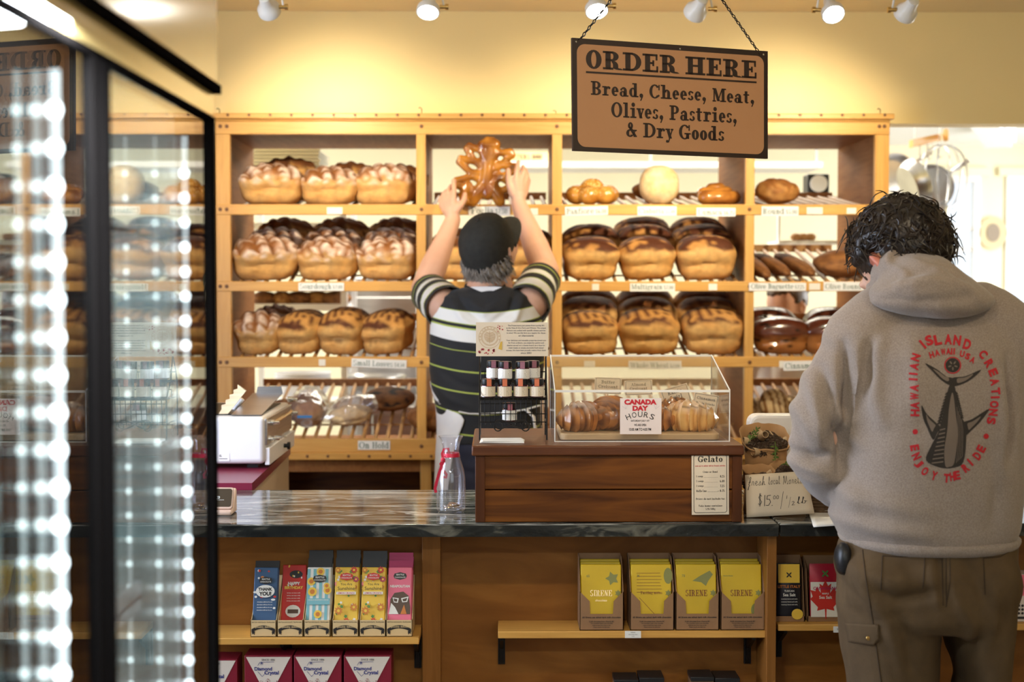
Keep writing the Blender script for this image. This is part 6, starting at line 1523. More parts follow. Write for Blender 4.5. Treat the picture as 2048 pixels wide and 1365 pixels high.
# body: head, neck, arms, hands, legs as one surface
bm = BM(); head_geo(bm, HX, neck=False)
nb = W(1856, 640, 2.87)
capsule(bm, [HX @ Vector((0, .02, -.05)), nb.lerp(HX @ Vector((0, .02, -.05)), .5), nb], [.056, .058, .065], 16)
rings(bm, [pxring(a, l, r_, y, d) for a, l, r_, y, d in ((600, 1800, 1915, 2.86, .06), (640, 1720, 2000, 2.86, .08), (720, 1720, 2012, 2.85, .10), (900, 1715, 2010, 2.85, .105), (1060, 1715, 2010, 2.85, .11), (1150, 1705, 2012, 2.85, .12), (1215, 1705, 2010, 2.85, .115))])
def arm(bm, sh, el, wr, r, hand_dir, thumb, scale=1.0):
    capsule(bm, [sh, sh.lerp(el, .5), el, el.lerp(wr, .4), wr], r, 16)
def simple_hand(bm, wr, d, n, th, s=1.0):
    """palm and five bent fingers; d = direction of the fingers, n = palm side, th = thumb side"""
    d, n, th = d.normalized(), n.normalized(), th.normalized(); sd = d.cross(n).normalized()
    if sd.dot(th) < 0: sd = -sd
    pc = wr + d*.055*s
    for k in range(4): o = (1.5 - k)*.020; capsule(bm, [wr + d*.012*s + sd*o*.6*s, wr + d*.085*s + sd*o*s], [.017*s, .0125*s], 12)
    for k, L in enumerate((.070, .078, .072, .056)):
        b_ = wr + d*.085*s + sd*(1.5 - k)*.0205*s; q1 = b_ + (d*.88 + n*.35)*L*.45*s; q2 = q1 + (d*.6 + n*.75)*L*.33*s; q3 = q2 + (d*.25 + n*.95)*L*.24*s
        capsule(bm, [b_, q1, q2, q3], [.0098*s, .0092*s, .0084*s, .0072*s], 10)
    t0 = wr + d*.025*s + sd*.026*s; capsule(bm, [t0, t0 + (d*.55 + sd*.75 + n*.3)*.036*s, t0 + (d*.85 + sd*.65 + n*.6)*.065*s], [.0125*s, .0105*s, .0088*s], 10)
for sx, S_, E_, W_ in ((-1, W(1718, 700, 2.85), W(1646, 918, 2.86), W(1700, 960, 3.13)), (1, W(2010, 700, 2.85), W(2082, 918, 2.88), W(2010, 962, 3.13))):
    capsule(bm, [S_, W(1660 if sx < 0 else 2064, 809, 2.85), E_, E_.lerp(W_, .4), W_], [.050, .040, .033, .030, .026], 16)
    simple_hand(bm, W_, Vector((-sx*.55, .8, -.10)), Vector((0, .1, -1)), Vector((-sx, .2, 0)))
def legs(bm, yc, rows, foot):
    for side in rows:
        rings(bm, [pxring(a, l, r_, y, d, 32, 2.2) if a is not None else None for a, l, r_, y, d in side])
LEGL = [(1190, 1725, 1880, 2.85, .08), (1365, 1735, 1865, 2.86, .07), (1540, 1742, 1850, 2.84, .06), (1800, 1760, 1840, 2.87, .05), (1990, 1772, 1830, 2.88, .038), (2030, 1768, 1832, 2.87, .04)]
LEGR = [(1190, 1895, 2010, 2.85, .08), (1300, 1925, 2012, 2.845, .07), (1365, 1940, 2008, 2.84, .06), (1540, 1925, 2005, 2.83, .055), (1800, 1920, 2000, 2.86, .05), (1990, 1930, 1988, 2.87, .038), (2030, 1928, 1990, 2.86, .04)]
legs(bm, YM_, (LEGL, LEGR), None)
me = remesh(bm, .0055, 4, .45); place_mesh('body', me, M['skin'], cust)
bm = BM()
EC = HX @ Vector((.080, .014, -.002))
for q in (1,):
    X = HX; capsule(bm, [X @ Vector(p) for p in [(.077, .004, .022), (.089, .020, .027), (.091, .027, .004), (.085, .017, -.020), (.078, .006, -.032)]], [.0075, .009, .009, .0085, .0075], 12); ellip(bm, X @ Vector((.080, .010, -.004)), .006, .016, .022, 14, 10, M=X.to_3x3().to_4x4())
place_mesh('ear', remesh(bm, .003, 3), M['ear'], cust, 'flushed ear')
# sweatshirt
TS = [(1092, 1700, 2026, 2.85, .128), (1078, 1686, 2036, 2.85, .142), (1050, 1676, 2044, 2.85, .150), (1000, 1676, 2046, 2.85, .152), (940, 1686, 2044, 2.85, .150), (880, 1692, 2044, 2.85, .148), (820, 1692, 2046, 2.85, .146), (760, 1690, 2046, 2.85, .142), (710, 1686, 2044, 2.85, .134), (670, 1690, 2034, 2.855, .120), (640, 1712, 2012, 2.86, .104), (612, 1752, 1974, 2.865, .086), (592, 1786, 1940, 2.87, .072), (575, 1800, 1920, 2.87, .066)]
bm = BM(); rings(bm, [pxring(*a) for a in TS])
capsule(bm, [W(1722, 700, 2.85), W(1668, 770, 2.85), W(1646, 850, 2.85), W(1645, 915, 2.86), W(1664, 945, 2.96), W(1688, 955, 3.06)], [.078, .068, .063, .064, .062, .050], 28)
capsule(bm, [W(2010, 700, 2.85), W(2058, 770, 2.85), W(2076, 850, 2.86), W(2082, 915, 2.88), W(2060, 945, 2.97), W(2020, 955, 3.06)], [.078, .068, .063, .064, .060, .050], 28)
capsule(bm, [W(1770, 640, 2.85), W(1722, 690, 2.85)], [.080, .086], 24); capsule(bm, [W(1955, 640, 2.85), W(2012, 690, 2.85)], [.080, .086], 24)
me = remesh(bm, .0065, 6, .5)
FOLD = [([(1702, 690), (1712, 780), (1712, 880), (1704, 960)], .010, -.016), ([(1730, 700), (1738, 780), (1730, 860)], .011, .011), ([(1752, 690), (1752, 760), (1738, 830)], .010, -.010), ([(1775, 680), (1760, 720), (1765, 800), (1775, 850)], .012, .007),
        ([(1690, 820), (1715, 860), (1740, 900)], .012, .010), ([(1690, 860), (1712, 905)], .010, -.009), ([(1610, 800), (1640, 860), (1650, 900)], .013, .008), ([(1640, 760), (1660, 850), (1665, 900)], .011, .009), ([(1660, 740), (1685, 830), (1690, 900)], .010, -.010), ([(1600, 880), (1630, 940), (1680, 965)], .014, .008), ([(1605, 915), (1650, 930), (1690, 925)], .012, -.010),
        ([(1700, 1000), (1760, 1010), (1850, 1030)], .020, .006), ([(1690, 1050), (1760, 1060), (1860, 1070)], .016, .008), ([(2030, 720), (2035, 820), (2025, 920)], .012, -.012), ([(2005, 760), (2010, 860), (2000, 960)], .016, .008), ([(1990, 900), (2000, 1000), (1990, 1060)], .016, -.006), ([(1700, 960), (1730, 1000), (1735, 1040)], .016, .007), ([(1830, 690), (1835, 760), (1830, 830)], .02, .004)]
folds(me, [(p, w, h*1.7) for p, w, h in FOLD], 2.72, .010, 5.5, 3)
sw = place_mesh('sweatshirt', me, M['fleece'], cust)
bvh = BVHTree.FromPolygons([wmat(cust) @ v.co for v in sw.data.vertices], [tuple(p.vertices) for p in sw.data.polygons])
bm = BM(); rings(bm, [pxring(*a) for a in ((1068, 1682, 2042, 2.85, .152), (1084, 1688, 2036, 2.85, .150), (1094, 1702, 2026, 2.85, .136), (1090, 1712, 2016, 2.85, .122), (1066, 1704, 2020, 2.85, .130))], cap=False, closed=True); place_mesh('hem_band', remesh(bm, .006, 3), M['fleece'], cust)
# hood lying on the back
HOODR = [(1738, 596, 606, .016), (1750, 574, 611, .034), (1764, 556, 616, .050), (1782, 534, 620, .064), (1802, 514, 625, .074), (1828, 506, 630, .080), (1858, 506, 634, .083), (1892, 515, 635, .080), (1922, 541, 632, .070), (1950, 562, 624, .056), (1970, 578, 615, .040), (1984, 590, 607, .018)]
bm = BM(); rr = []
for px, t_, b_, dp in HOODR:
    yc = 2.79; c = W(px, (t_ + b_)/2, yc); hz = (WZ(t_, yc) - WZ(b_, yc))/2; ring = []
    for k in range(32):
        a = 2*pi*k/32; ring.append(c + Vector((0, -dp*sin(a)*(1.05 if sin(a) > 0 else .9), hz*cos(a) - .02*sin(a)*(hz/.06))))
    rr.append(ring)
rings(bm, rr)
tube(bm, [W(1800, 522, 2.80), W(1775, 552, 2.86), W(1768, 590, 2.93), W(1790, 630, 2.98), W(1850, 650, 3.0), W(1915, 628, 2.97), W(1935, 585, 2.90)], [.03, .034, .034, .03, .028, .03, .03], 16)
me = remesh(bm, .0055, 6, .5)
folds(me, [([(1790, 560), (1825, 545), (1860, 540)], .008, -.008), ([(1770, 585), (1810, 570), (1850, 560), (1900, 565)], .010, .008), ([(1760, 600), (1830, 605), (1890, 600), (1950, 590)], .012, -.007), ([(1835, 520), (1870, 528), (1905, 545)], .009, .007), ([(1850, 515), (1890, 532), (1930, 560)], .007, -.006), ([(1800, 525), (1815, 545), (1800, 570)], .007, .006), ([(1905, 560), (1940, 580), (1965, 598)], .009, .007)], 2.72, .006, 9, 6)
place_mesh('hood', me, M['fleece'], cust)
bm = BM()
for d in (0, 7): tube(bm, [W(1768 + d, 596 - d*.2, 2.745 - .001*d), W(1782 + d, 560, 2.735), W(1798 + d, 530 + d*.3, 2.735)], .0010, 5)
wobj('hood_stitching', bm, flatm('stitch_grey', (.26, .22, .20)), cust) if 0 else bm.free()
# printed back: everything projected on to the cloth
PR = flatm('print_red', (.42, .012, .020), .8); PK = flatm('print_dark', (.030, .024, .020), .85); PG = flatm('print_mid', (.17, .13, .105), .85)
def on_back(px, py, e=.0012):
    o = W(px, py, 2.2); d = (o - Vector((0, 0, CAM_Z))).normalized(); h = bvh.ray_cast(o, d)
    if h[0] is None: return W(px, py, 2.70)
    return h[0] + Vector((0, -e, 0)) + h[1]*0
def cut(vf, step=7.0):
    """subdivide a flat 2D shape so that it follows the cloth"""
    b = BM(); flat2d(b, vf, lambda x, y: (x, y, 0)); bmesh.ops.triangulate(b, faces=b.faces[:])
    for _ in range(3):
        E = [e for e in b.edges if e.calc_length() > step]
        if not E: break
        bmesh.ops.subdivide_edges(b, edges=E, cuts=1); bmesh.ops.triangulate(b, faces=b.faces[:])
    b.verts.index_update(); out = ([(v.co.x, v.co.y) for v in b.verts], [tuple(v.index for v in f.verts) for f in b.faces]); b.free(); return out
def print_on(bm, vf, e=.0012, step=7.0): flat2d(bm, cut(vf, step), lambda x, y: on_back(x, y, e))
def bez(P, n=24):   # smooth closed curve through points
    out = []; m = len(P)
    for i in range(m):
        p0, p1, p2, p3 = P[i-1], P[i], P[(i+1) % m], P[(i+2) % m]
        for k in range(4):
            t = k/4; out.append(tuple(.5*((2*p1[j]) + (-p0[j] + p2[j])*t + (2*p0[j] - 5*p1[j] + 4*p2[j] - p3[j])*t*t + (-p0[j] + 3*p1[j] - 3*p2[j] + p3[j])*t**3) for j in (0, 1)))
    return out
def letters(bm, items, wt=.05):
    for ch, x, y, rot, h, w_ in items:
        vf = fit2d(sans(ch, wt), -w_/2, w_/2, -h/2, h/2); c, s = cos(radians(rot)), sin(radians(rot))
        print_on(bm, ([(x + a*c + b*s, y + a*s - b*c) for a, b in vf[0]], vf[1]), .0014)
bm = BM()
HW_ = [('H', 1829.5, 826, -88), ('A', 1829, 811, -87), ('W', 1828.5, 793, -86), ('A', 1828, 776, -84), ('I', 1826, 759, -86), ('I', 1826, 748, -84), ('A', 1828, 733, -80), ('N', 1831, 715, -72)]
IS_ = [('I', 1845, 689, -40), ('S', 1858, 681, -22), ('L', 1875, 680, -12), ('A', 1896, 679, 0), ('N', 1914, 681, 8), ('D', 1934, 689, 16)]
CR_ = [('C', 1966, 709, 48), ('R', 1978, 727, 58), ('E', 1986, 745, 68), ('A', 1989, 764, 77), ('T', 1991, 783, 84), ('I', 1990, 795, 88), ('O', 1988, 809, 91), ('N', 1986, 825, 94), ('S', 1982, 842, 98)]
letters(bm, [(c, x, y, r_, 18, 4 if c == 'I' else 14) for c, x, y, r_ in HW_ + CR_] + [(c, x, y, r_, 21, 4.5 if c == 'I' else 15) for c, x, y, r_ in IS_])
BT_ = [('E', 1829, 896, 80), ('N', 1832.6, 913, 64), ('J', 1837, 928, 50), ('O', 1849.5, 943, 36), ('Y', 1868, 952, 18), ('T', 1893, 957, 4), ('H', 1904, 954, -6), ('E', 1914, 951, -10), ('R', 1930.5, 936, -36), ('I', 1940, 925, -42), ('D', 1954, 912, -52), ('E', 1962, 898, -62)]
letters(bm, [(c, x, y, r_, 18, 4 if c == 'I' else (9 if c == 'H' else 12)) for c, x, y, r_ in BT_])
letters(bm, [(c, x, y, r_, 13, 3 if c == 'I' else 9.5) for c, x, y, r_ in [('H', 1863, 710, -18), ('A', 1874, 706, -12), ('W', 1886, 704, -7), ('A', 1896.5, 703, -2), ('I', 1903, 703, 0), ('I', 1908, 703, 3), ('U', 1924, 708, 12), ('S', 1935, 713, 20), ('A', 1945, 720, 26)]])
for cx, cy in ((1830, 864), (1972, 873)): print_on(bm, disc2d(cx, cy, 5.4))
print_on(bm, ring2d([(1905 + 17*cos(2*pi*k/30), 731 + 17*sin(2*pi*k/30)) for k in range(30)], [(1905 + 14.8*cos(2*pi*k/30), 731 + 14.8*sin(2*pi*k/30)) for k in range(30)]))
bmesh.ops.recalc_face_normals(bm, faces=bm.faces[:]); wobj('printed_lettering', bm, PR, cust, smooth=False)
bm = BM(); print_on(bm, disc2d(1905, 731, 14, n=26))
TAILL = bez([(1850, 727), (1872, 738), (1892, 753), (1905, 757), (1908, 768), (1900, 771), (1882, 760), (1866, 744)]); TAILR = bez([(1905, 756), (1930, 753), (1961, 740), (1950, 753), (1930, 766), (1908, 773), (1902, 768)])
FINL = bez([(1843, 811), (1853, 828), (1872, 846), (1880, 855), (1874, 866), (1866, 880), (1855, 858), (1846, 836)]); FINR = bez([(1925, 846), (1945, 838), (1978, 818), (1962, 842), (1942, 862), (1930, 872), (1926, 860)])
BODY = bez([(1899, 770), (1908, 770), (1914, 800), (1921, 830), (1930, 850), (1932, 880), (1926, 925), (1905, 936), (1878, 935), (1852, 921), (1860, 896), (1876, 865), (1884, 835), (1890, 805)])
for P in (TAILL, TAILR, FINL, FINR): print_on(bm, poly2d(P))
print_on(bm, poly2d(BODY))
for k in range(11):  # finlets along the tail
    t = k/10; print_on(bm, poly2d([(lerp(1896, 1880, t), lerp(782, 840, t)), (lerp(1889, 1872, t), lerp(790, 850, t)), (lerp(1897, 1882, t), lerp(789, 848, t))])); print_on(bm, poly2d([(lerp(1909, 1922, t), lerp(780, 828, t)), (lerp(1917, 1928, t), lerp(789, 838, t)), (lerp(1911, 1923, t), lerp(788, 836, t))]))
wobj('printed_tuna', bm, PK, cust, smooth=False)
bm = BM()
print_on(bm, poly2d(bez([(1902, 790), (1906, 790), (1911, 830), (1915, 870), (1908, 925), (1898, 934), (1890, 932), (1888, 900), (1894, 860), (1897, 820)])), .0020)
for k in range(9):   # pale bars along the flank
    t = k/8; y = lerp(862, 928, t); print_on(bm, poly2d([(lerp(1879, 1862, t), y), (lerp(1890, 1886, t), y - 3), (lerp(1890, 1886, t), y - 5.5), (lerp(1879, 1863, t), y - 2.5)]), .0020)
for k in range(4): x = 1916 + k*3; print_on(bm, stroke2d([(x - 3, 815 + 8*k), (x, 860), (x - 1, 900 + 4*k), (x - 4, 926 - 3*k)], 1.0), .0020)
for P, q in ((TAILL, .55), (TAILR, .55), (FINL, .5), (FINR, .5)):
    cx, cy = sum(p[0] for p in P)/len(P), sum(p[1] for p in P)/len(P); print_on(bm, poly2d([(cx + (x - cx)*q, cy + (y - cy)*q) for x, y in P]), .0020)
for a in range(5): r_ = radians(90 + 72*a); print_on(bm, tf2d(disc2d(6.5, 0, 3.6, 1.6, 12), 1, dx=1905, dy=731, rot=r_), .0020)
wobj('printed_highlights', bm, PG, cust, smooth=False)
# trousers
PT = [(1060, 1694, 2034, 2.85, .128), (1090, 1688, 2036, 2.85, .138), (1130, 1684, 2036, 2.85, .146), (1180, 1684, 2034, 2.85, .150), (1222, 1686, 2031, 2.85, .146), (1245, 1690, 2028, 2.85, .130)]
bm = BM(); rings(bm, [pxring(*a, ex=2.5) for a in PT])
rings(bm, [pxring(*a, n=36) for a in ((1180, 1686, 1886, 2.85, .135), (1240, 1688, 1886, 2.85, .128), (1300, 1693, 1884, 2.855, .118), (1365, 1702, 1880, 2.86, .110), (1500, 1712, 1868, 2.85, .098), (1700, 1722, 1858, 2.86, .088), (1900, 1730, 1852, 2.87, .080), (1985, 1735, 1850, 2.87, .080))])
rings(bm, [pxring(*a, n=36) for a in ((1180, 1876, 2034, 2.85, .135), (1240, 1892, 2030, 2.85, .126), (1300, 1912, 2026, 2.84, .114), (1365, 1930, 2016, 2.84, .106), (1500, 1905, 2022, 2.83, .096), (1700, 1905, 2020, 2.85, .086), (1900, 1905, 2012, 2.86, .080), (1985, 1905, 2012, 2.86, .080))])
for c, r_ in ((W(1780, 1165, 2.79), .090), (W(1960, 1165, 2.79), .085)): ellip(bm, c, r_, .085, r_*1.05, 24, 16)
me = remesh(bm, .0065, 6, .5)
folds(me, [([(1760, 1185), (1800, 1200), (1850, 1190), (1872, 1180)], .010, -.012), ([(1740, 1150), (1790, 1165), (1850, 1160)], .014, .008), ([(1880, 1095), (1888, 1150), (1892, 1215)], .008, -.010), ([(1895, 1150), (1920, 1210), (1950, 1250), (1945, 1330)], .013, .010), ([(1865, 1140), (1872, 1190), (1890, 1220)], .010, .008), ([(1720, 1120), (1740, 1190), (1790, 1260), (1830, 1365)], .015, .009), ([(1700, 1130), (1710, 1180), (1740, 1230)], .010, -.008), ([(1930, 1110), (1960, 1170), (1975, 1200)], .012, -.007), ([(1990, 1180), (1995, 1260), (1975, 1340)], .014, .009), ([(1800, 1240), (1830, 1290), (1840, 1365)], .012, -.008), ([(1985, 1090), (2005, 1110)], .006, .005), ([(1960, 1080), (1985, 1110)], .006, .005), ([(1935, 1080), (1955, 1105)], .006, .005)], 2.72, .008, 7, 9)
tr = place_mesh('trousers', me, M['khaki'], cust)
bvh2 = BVHTree.FromPolygons([wmat(cust) @ v.co for v in tr.data.vertices], [tuple(p.vertices) for p in tr.data.polygons])
def on_tr(px, py, e=.001):
    o = W(px, py, 2.2); d = (o - Vector((0, 0, CAM_Z))).normalized(); h = bvh2.ray_cast(o, d)
    return (h[0] if h[0] is not None else W(px, py, 2.70)) + Vector((0, -e, 0))
def dens(P, step=6):
    out = [P[0]]
    for a, b in zip(P[:-1], P[1:]):
        n = max(1, int(math.hypot(b[0]-a[0], b[1]-a[1])/step)); out += [(lerp(a[0], b[0], k/n), lerp(a[1], b[1], k/n)) for k in range(1, n + 1)]
    return out
bm = BM()
for P in ([(1765, 1112), (1800, 1114), (1850, 1112)], [(1765, 1112), (1762, 1180)], [(1850, 1112), (1846, 1178)], [(1900, 1112), (1900, 1165), (1892, 1215)], [(1965, 1117), (2000, 1114), (2024, 1100)], [(1967, 1117), (1970, 1190)], [(1725, 1100), (1732, 1160), (1745, 1240), (1762, 1365)], [(1884, 1080), (1886, 1212)], [(1892, 1080), (1893, 1212)]):
    bm = BM(); tube(bm, [on_tr(a, b, .0004) for a, b in dens(P)], .0012, 5); wobj('seam', bm, M['khaki_seam'], cust)
bm = BM()
FL = [(1690, 1246), (1756, 1250), (1758, 1280), (1746, 1292), (1697, 1284)]
c2 = cut(poly2d(FL), 8); vs0 = [bm.verts.new(on_tr(x, y, .0025)) for x, y in c2[0]]
for q in c2[1]: bm.faces.new([vs0[i] for i in q])
wobj('cargo_flap', bm, M['khaki'], cust, solid=.003)
bm = BM(); p = on_tr(1735, 1276, .006); lathe(bm, [(.0001, .0016), (.0042, .0012), (.0048, 0)], 14, M=Matrix.Translation(p) @ Matrix.Rotation(radians(90), 4, 'X')); wobj('snap_button', bm, M['brass'], cust)
bm = BM()
for px in (1896, 1990): a, b = on_tr(px, 1074, .003), on_tr(px, 1094, .003); s = Vector((.006, 0, 0)); hexa(bm, [b - s, b + s, b + s + Vector((0, .004, 0)), b - s + Vector((0, .004, 0)), a - s, a + s, a + s + Vector((0, .004, 0)), a - s + Vector((0, .004, 0))])
wobj('belt_loop', bm, M['khaki_seam'], cust)
bm = BM(); ellip(bm, W(1686, 1118, 2.80), .018, .03, .034, 18, 12); place_mesh('pocket_pouch', remesh(bm, .005, 3), M['black'], cust)
for LG in (LEGL, LEGR):
    bm = BM(); p = W((LG[-1][1] + LG[-1][2])/2, 2030, 2.87); p.z = 0
    rings(bm, [[Vector((p.x + w_*cos(2*pi*k/20), p.y + o_ + l_*sin(2*pi*k/20), z)) for k in range(20)] for z, w_, l_, o_ in ((.0, .046, .135, .05), (.02, .048, .138, .05), (.045, .044, .12, .04), (.075, .040, .07, .0), (.11, .042, .055, -.01))]); wobj('shoe', bm, M['shoe'], cust)
# dark curly hair
hc = HX @ Vector((0, .018, .036)); rh = random.Random(21); bm = BM()
HR = HX.to_3x3()
def hair_ok(l): return not (l.y < -.55 and l.z < .55) and l.z > -.62 and not (l.z < -.15 and l.y < -.15) and not (l.x > .55 and l.z < .12 and l.y < .42)
cand = []
for k in range(900):
    z = 1 - 2*(k + .5)/900; a = k*2.399963; r_ = sqrt(1 - z*z); l = Vector((r_*cos(a), r_*sin(a), z))
    if hair_ok(l): cand.append(l)
for l in cand:
    q = Vector((l.x*.080, l.y*.099, l.z*.090)); ellip(bm, hc + HR @ q, .013, .013, .013, 8, 6)
ellip(bm, hc, .078, .096, .088, 24, 16, M=HR.to_4x4())
me = remesh(bm, .004, 2); nn = [v.normal.copy() for v in me.vertices]
for v, n in zip(me.vertices, nn): v.co += n*(.005*noise.fractal(v.co*38, 1.0, 2.0, 3) + .003)
place_mesh('hair', me, M['hairdark'], cust)
bm = BM()
for l in cand:
    for rep in range(2):
        if rh.random() < .12: continue
        q = hc + HR @ Vector((l.x*.084, l.y*.103, l.z*.094)); n = (HR @ Vector((l.x/.08, l.y/.1, l.z/.09))).normalized()
        t = n.cross(Vector((rh.uniform(-1, 1), rh.uniform(-1, 1), rh.uniform(-1, 1)))).normalized(); u = n.cross(t); P = []; L = rh.uniform(.022, .050); w_ = rh.uniform(.004, .010); ph = rh.uniform(0, 6.28); lift = rh.uniform(.10, .55); wild = 1.7 if rh.random() < .10 else 1
        for i in range(8):
            s_ = i/7; P.append(q + t*L*s_*wild + u*w_*sin(ph + s_*5.0) + n*(.006 + L*lift*s_*(1.15 - .85*s_)*wild + w_*.5*cos(ph + s_*5.0)) + Vector((0, 0, -.012*s_*s_)))
        tube(bm, P, [.0017, .0020, .0019, .0017, .0015, .0013, .0010, .0004], 4)
wobj('hair_curls', bm, M['hairdark'], cust)
# white sheet of paper under the customer's hand, and the pen
bm = BM(); zp = ZCT + .0022
A4 = [onC(1613, 1018), onC(1690, 998), W(1700, 1050, 3.07), W(1627, 1055, 3.065)]
n = 8; Vp = []
for j in range(n + 1):
    for i in range(n + 1):
        u, v = i/n, j/n; p = A4[3].lerp(A4[2], u).lerp(A4[0].lerp(A4[1], u), v); p.z = ZCT + .0022 if p.y > YF else max(p.z, ZCT - .012); p.z += .0012*sin(pi*u)*sin(pi*v); Vp.append(bm.verts.new(p))
for j in range(n):
    for i in range(n): bm.faces.new((Vp[j*(n+1)+i], Vp[j*(n+1)+i+1], Vp[(j+1)*(n+1)+i+1], Vp[(j+1)*(n+1)+i]))
tag(wobj('paper_sheet', bm, M['paper'], None, solid=.0005), 'white sheet of paper over the counter edge beside the grey sleeve', 'paper')
bm = BM(); tube(bm, [onC(1640, 1000) + Vector((0, 0, .006)), onC(1662, 1001) + Vector((0, 0, .0065)), onC(1690, 1002) + Vector((0, 0, .0065))], [.0012, .0038, .0038], 8); tag(wobj('pen', bm, M['black']), 'black pen lying above the white sheet of paper', 'pen')

# ============ the worker reaching up in the striped shirt
YWk = 4.72
wk = thing('person', 'worker in striped shirt, white apron and black cap, lifting a leaf-shaped bread', 'person', (WX(970, YWk), YWk, 0))
KX = Matrix.Translation(W(982, 499, YWk + .01)) @ Matrix.Rotation(radians(4), 4, 'Y') @ Matrix.Rotation(radians(150), 4, 'Z') @ Matrix.Rotation(radians(-40), 4, 'X')
bm = BM(); head_geo(bm, KX)
capsule(bm, [W(972, 525, YWk + .01), W(970, 560, YWk), W(970, 590, YWk)], [.056, .056, .07], 16)
rings(bm, [pxring(*a) for a in ((585, 915, 1030, YWk, .06), (620, 880, 1066, YWk, .085), (700, 872, 1072, YWk, .095), (860, 884, 1070, YWk, .10), (960, 878, 1072, YWk, .11), (1000, 880, 1072, YWk, .10))])
for rows in (((980, 882, 974, YWk, .08), (1200, 890, 966, YWk, .06), (1420, 900, 956, YWk + .02, .045), (1440, 898, 958, YWk, .05)), ((980, 976, 1070, YWk, .08), (1200, 984, 1062, YWk, .06), (1420, 992, 1050, YWk + .02, .045), (1440, 990, 1052, YWk, .05))): rings(bm, [pxring(*a, n=24) for a in rows])
SL, EL, WL = W(886, 612, 4.72), W(850, 576, 4.95), W(906, 440, 5.09)
SR, ER, WR = W(1062, 606, 4.72), W(1090, 540, 4.95), W(1037, 408, 5.09)
capsule(bm, [SL, SL.lerp(EL, .5), EL, EL.lerp(WL, .3), EL.lerp(WL, .7), WL], [.060, .054, .049, .048, .036, .028], 20)
capsule(bm, [SR, SR.lerp(ER, .5), ER, ER.lerp(WR, .3), ER.lerp(WR, .7), WR], [.060, .054, .049, .047, .036, .028], 20)
def hand_px(wrist, palm, fingers, thumb, yo):
    """hand from photo points: palm centre, finger polylines (base..tip) with their own depth"""
    capsule(bm, [wrist, wrist.lerp(palm, .6), palm], [.028, .031, .030], 14, flat=.72, up=(0, 1, 0)) if 0 else None
    capsule(bm, [wrist, wrist.lerp(palm, .55)], [.027, .027], 14)
    for f in fingers:
        P = [W(*q) for q in f]; capsule(bm, [wrist.lerp(P[0], .25), wrist.lerp(P[0], .7), P[0]], [.017, .0155, .0125], 12); capsule(bm, P, [.0112] + [.0100]*(len(P) - 2) + [.0080], 12)
    P = [W(*q) for q in thumb]; capsule(bm, P, [.016, .0125, .0105, .0085][:len(P)], 12)
hand_px(WL, W(902, 412, 5.10), [[(907, 398, 5.085), (908, 378, 5.10), (907, 361, 5.125)], [(899, 400, 5.095), (896, 384, 5.115), (902, 372, 5.145)], [(891, 404, 5.105), (886, 391, 5.125), (893, 382, 5.155)], [(884, 410, 5.115), (881, 399, 5.135), (887, 392, 5.155)]], [(910, 424, 5.085), (921, 412, 5.08), (928, 400, 5.095), (930, 388, 5.12)], 0)
hand_px(WR, W(1036, 380, 5.10), [[(1031, 362, 5.085), (1034, 342, 5.095), (1037, 323, 5.125)], [(1041, 362, 5.095), (1047, 346, 5.110), (1046, 333, 5.145)], [(1048, 368, 5.105), (1054, 352, 5.120), (1051, 340, 5.150)], [(1052, 376, 5.115), (1057, 362, 5.130), (1052, 352, 5.155)]], [(1026, 388, 5.085), (1019, 370, 5.08), (1017, 354, 5.095), (1017, 340, 5.12)], 0)
me = remesh(bm, .0042, 4, .45); place_mesh('body', me, M['skin'], wk)
# shirt with stripes
def qattr(me, fn):
    a = me.attributes.new('q', 'FLOAT', 'POINT')
    for v in me.vertices: a.data[v.index].value = fn(v.co)
def stripe_mat(name, stops):
    m = mat(name, (.02, .02, .02), .8, sheen=.1); N, L, b = nodes(m); a = N.new('ShaderNodeAttribute'); a.attribute_name = 'q'
    cr = N.new('ShaderNodeValToRGB'); cr.color_ramp.interpolation = 'CONSTANT'; e = cr.color_ramp.elements
    while len(e) < len(stops): e.new(.5)
    for k, (p, c) in enumerate(stops): e[k].position = p; e[k].color = (*c, 1)
    L.new(a.outputs['Fac'], cr.inputs['Fac']); L.new(cr.outputs['Color'], b.inputs['Base Color']); return m
BK, WH, LI = (.016, .017, .020), (.80, .80, .78), (.42, .50, .10)
def qs(p): return (p - 560)/400.0
st_ = [(0, BK)]
for a, b, c in ((604, 606, LI), (606, 629, WH), (629, 631, LI), (638, 640, LI), (640, 666, WH), (682, 685, LI), (722, 725, LI), (763, 766, LI), (803, 806, LI), (845, 848, LI)): st_ += [(qs(a), c), (qs(b), BK)]
st_ = sorted({round(p, 5): c for p, c in st_}.items())
M['shirt'] = stripe_mat('striped_shirt', st_)
ST = [(572, 938, 1004, YWk, .062), (582, 905, 1036, YWk, .074), (594, 880, 1062, YWk, .092), (615, 868, 1078, YWk, .108), (650, 861, 1086, YWk, .116), (700, 858, 1088, YWk, .120), (740, 858, 1088, YWk, .121), (780, 864, 1085, YWk, .123), (820, 872, 1082, YWk, .126), (860, 880, 1081, YWk, .128), (882, 884, 1080, YWk, .128)]
bm = BM(); rings(bm, [pxring(*a) for a in ST])
me = remesh(bm, .005, 4)
folds(me, [([(915, 592), (930, 615), (960, 640)], .010, -.010), ([(900, 600), (925, 640), (955, 660)], .010, .009), ([(1030, 590), (1020, 620), (985, 645)], .010, -.010), ([(1045, 600), (1030, 640), (1000, 660)], .010, .010), ([(940, 600), (968, 625), (1000, 605)], .013, .008), ([(880, 660), (930, 690), (990, 700)], .014, .005), ([(870, 780), (900, 800), (940, 815)], .012, .007), ([(1080, 680), (1040, 710), (990, 720)], .014, .006), ([(875, 740), (920, 770), (980, 780)], .013, -.005)], 4.60, .006, 7, 2)
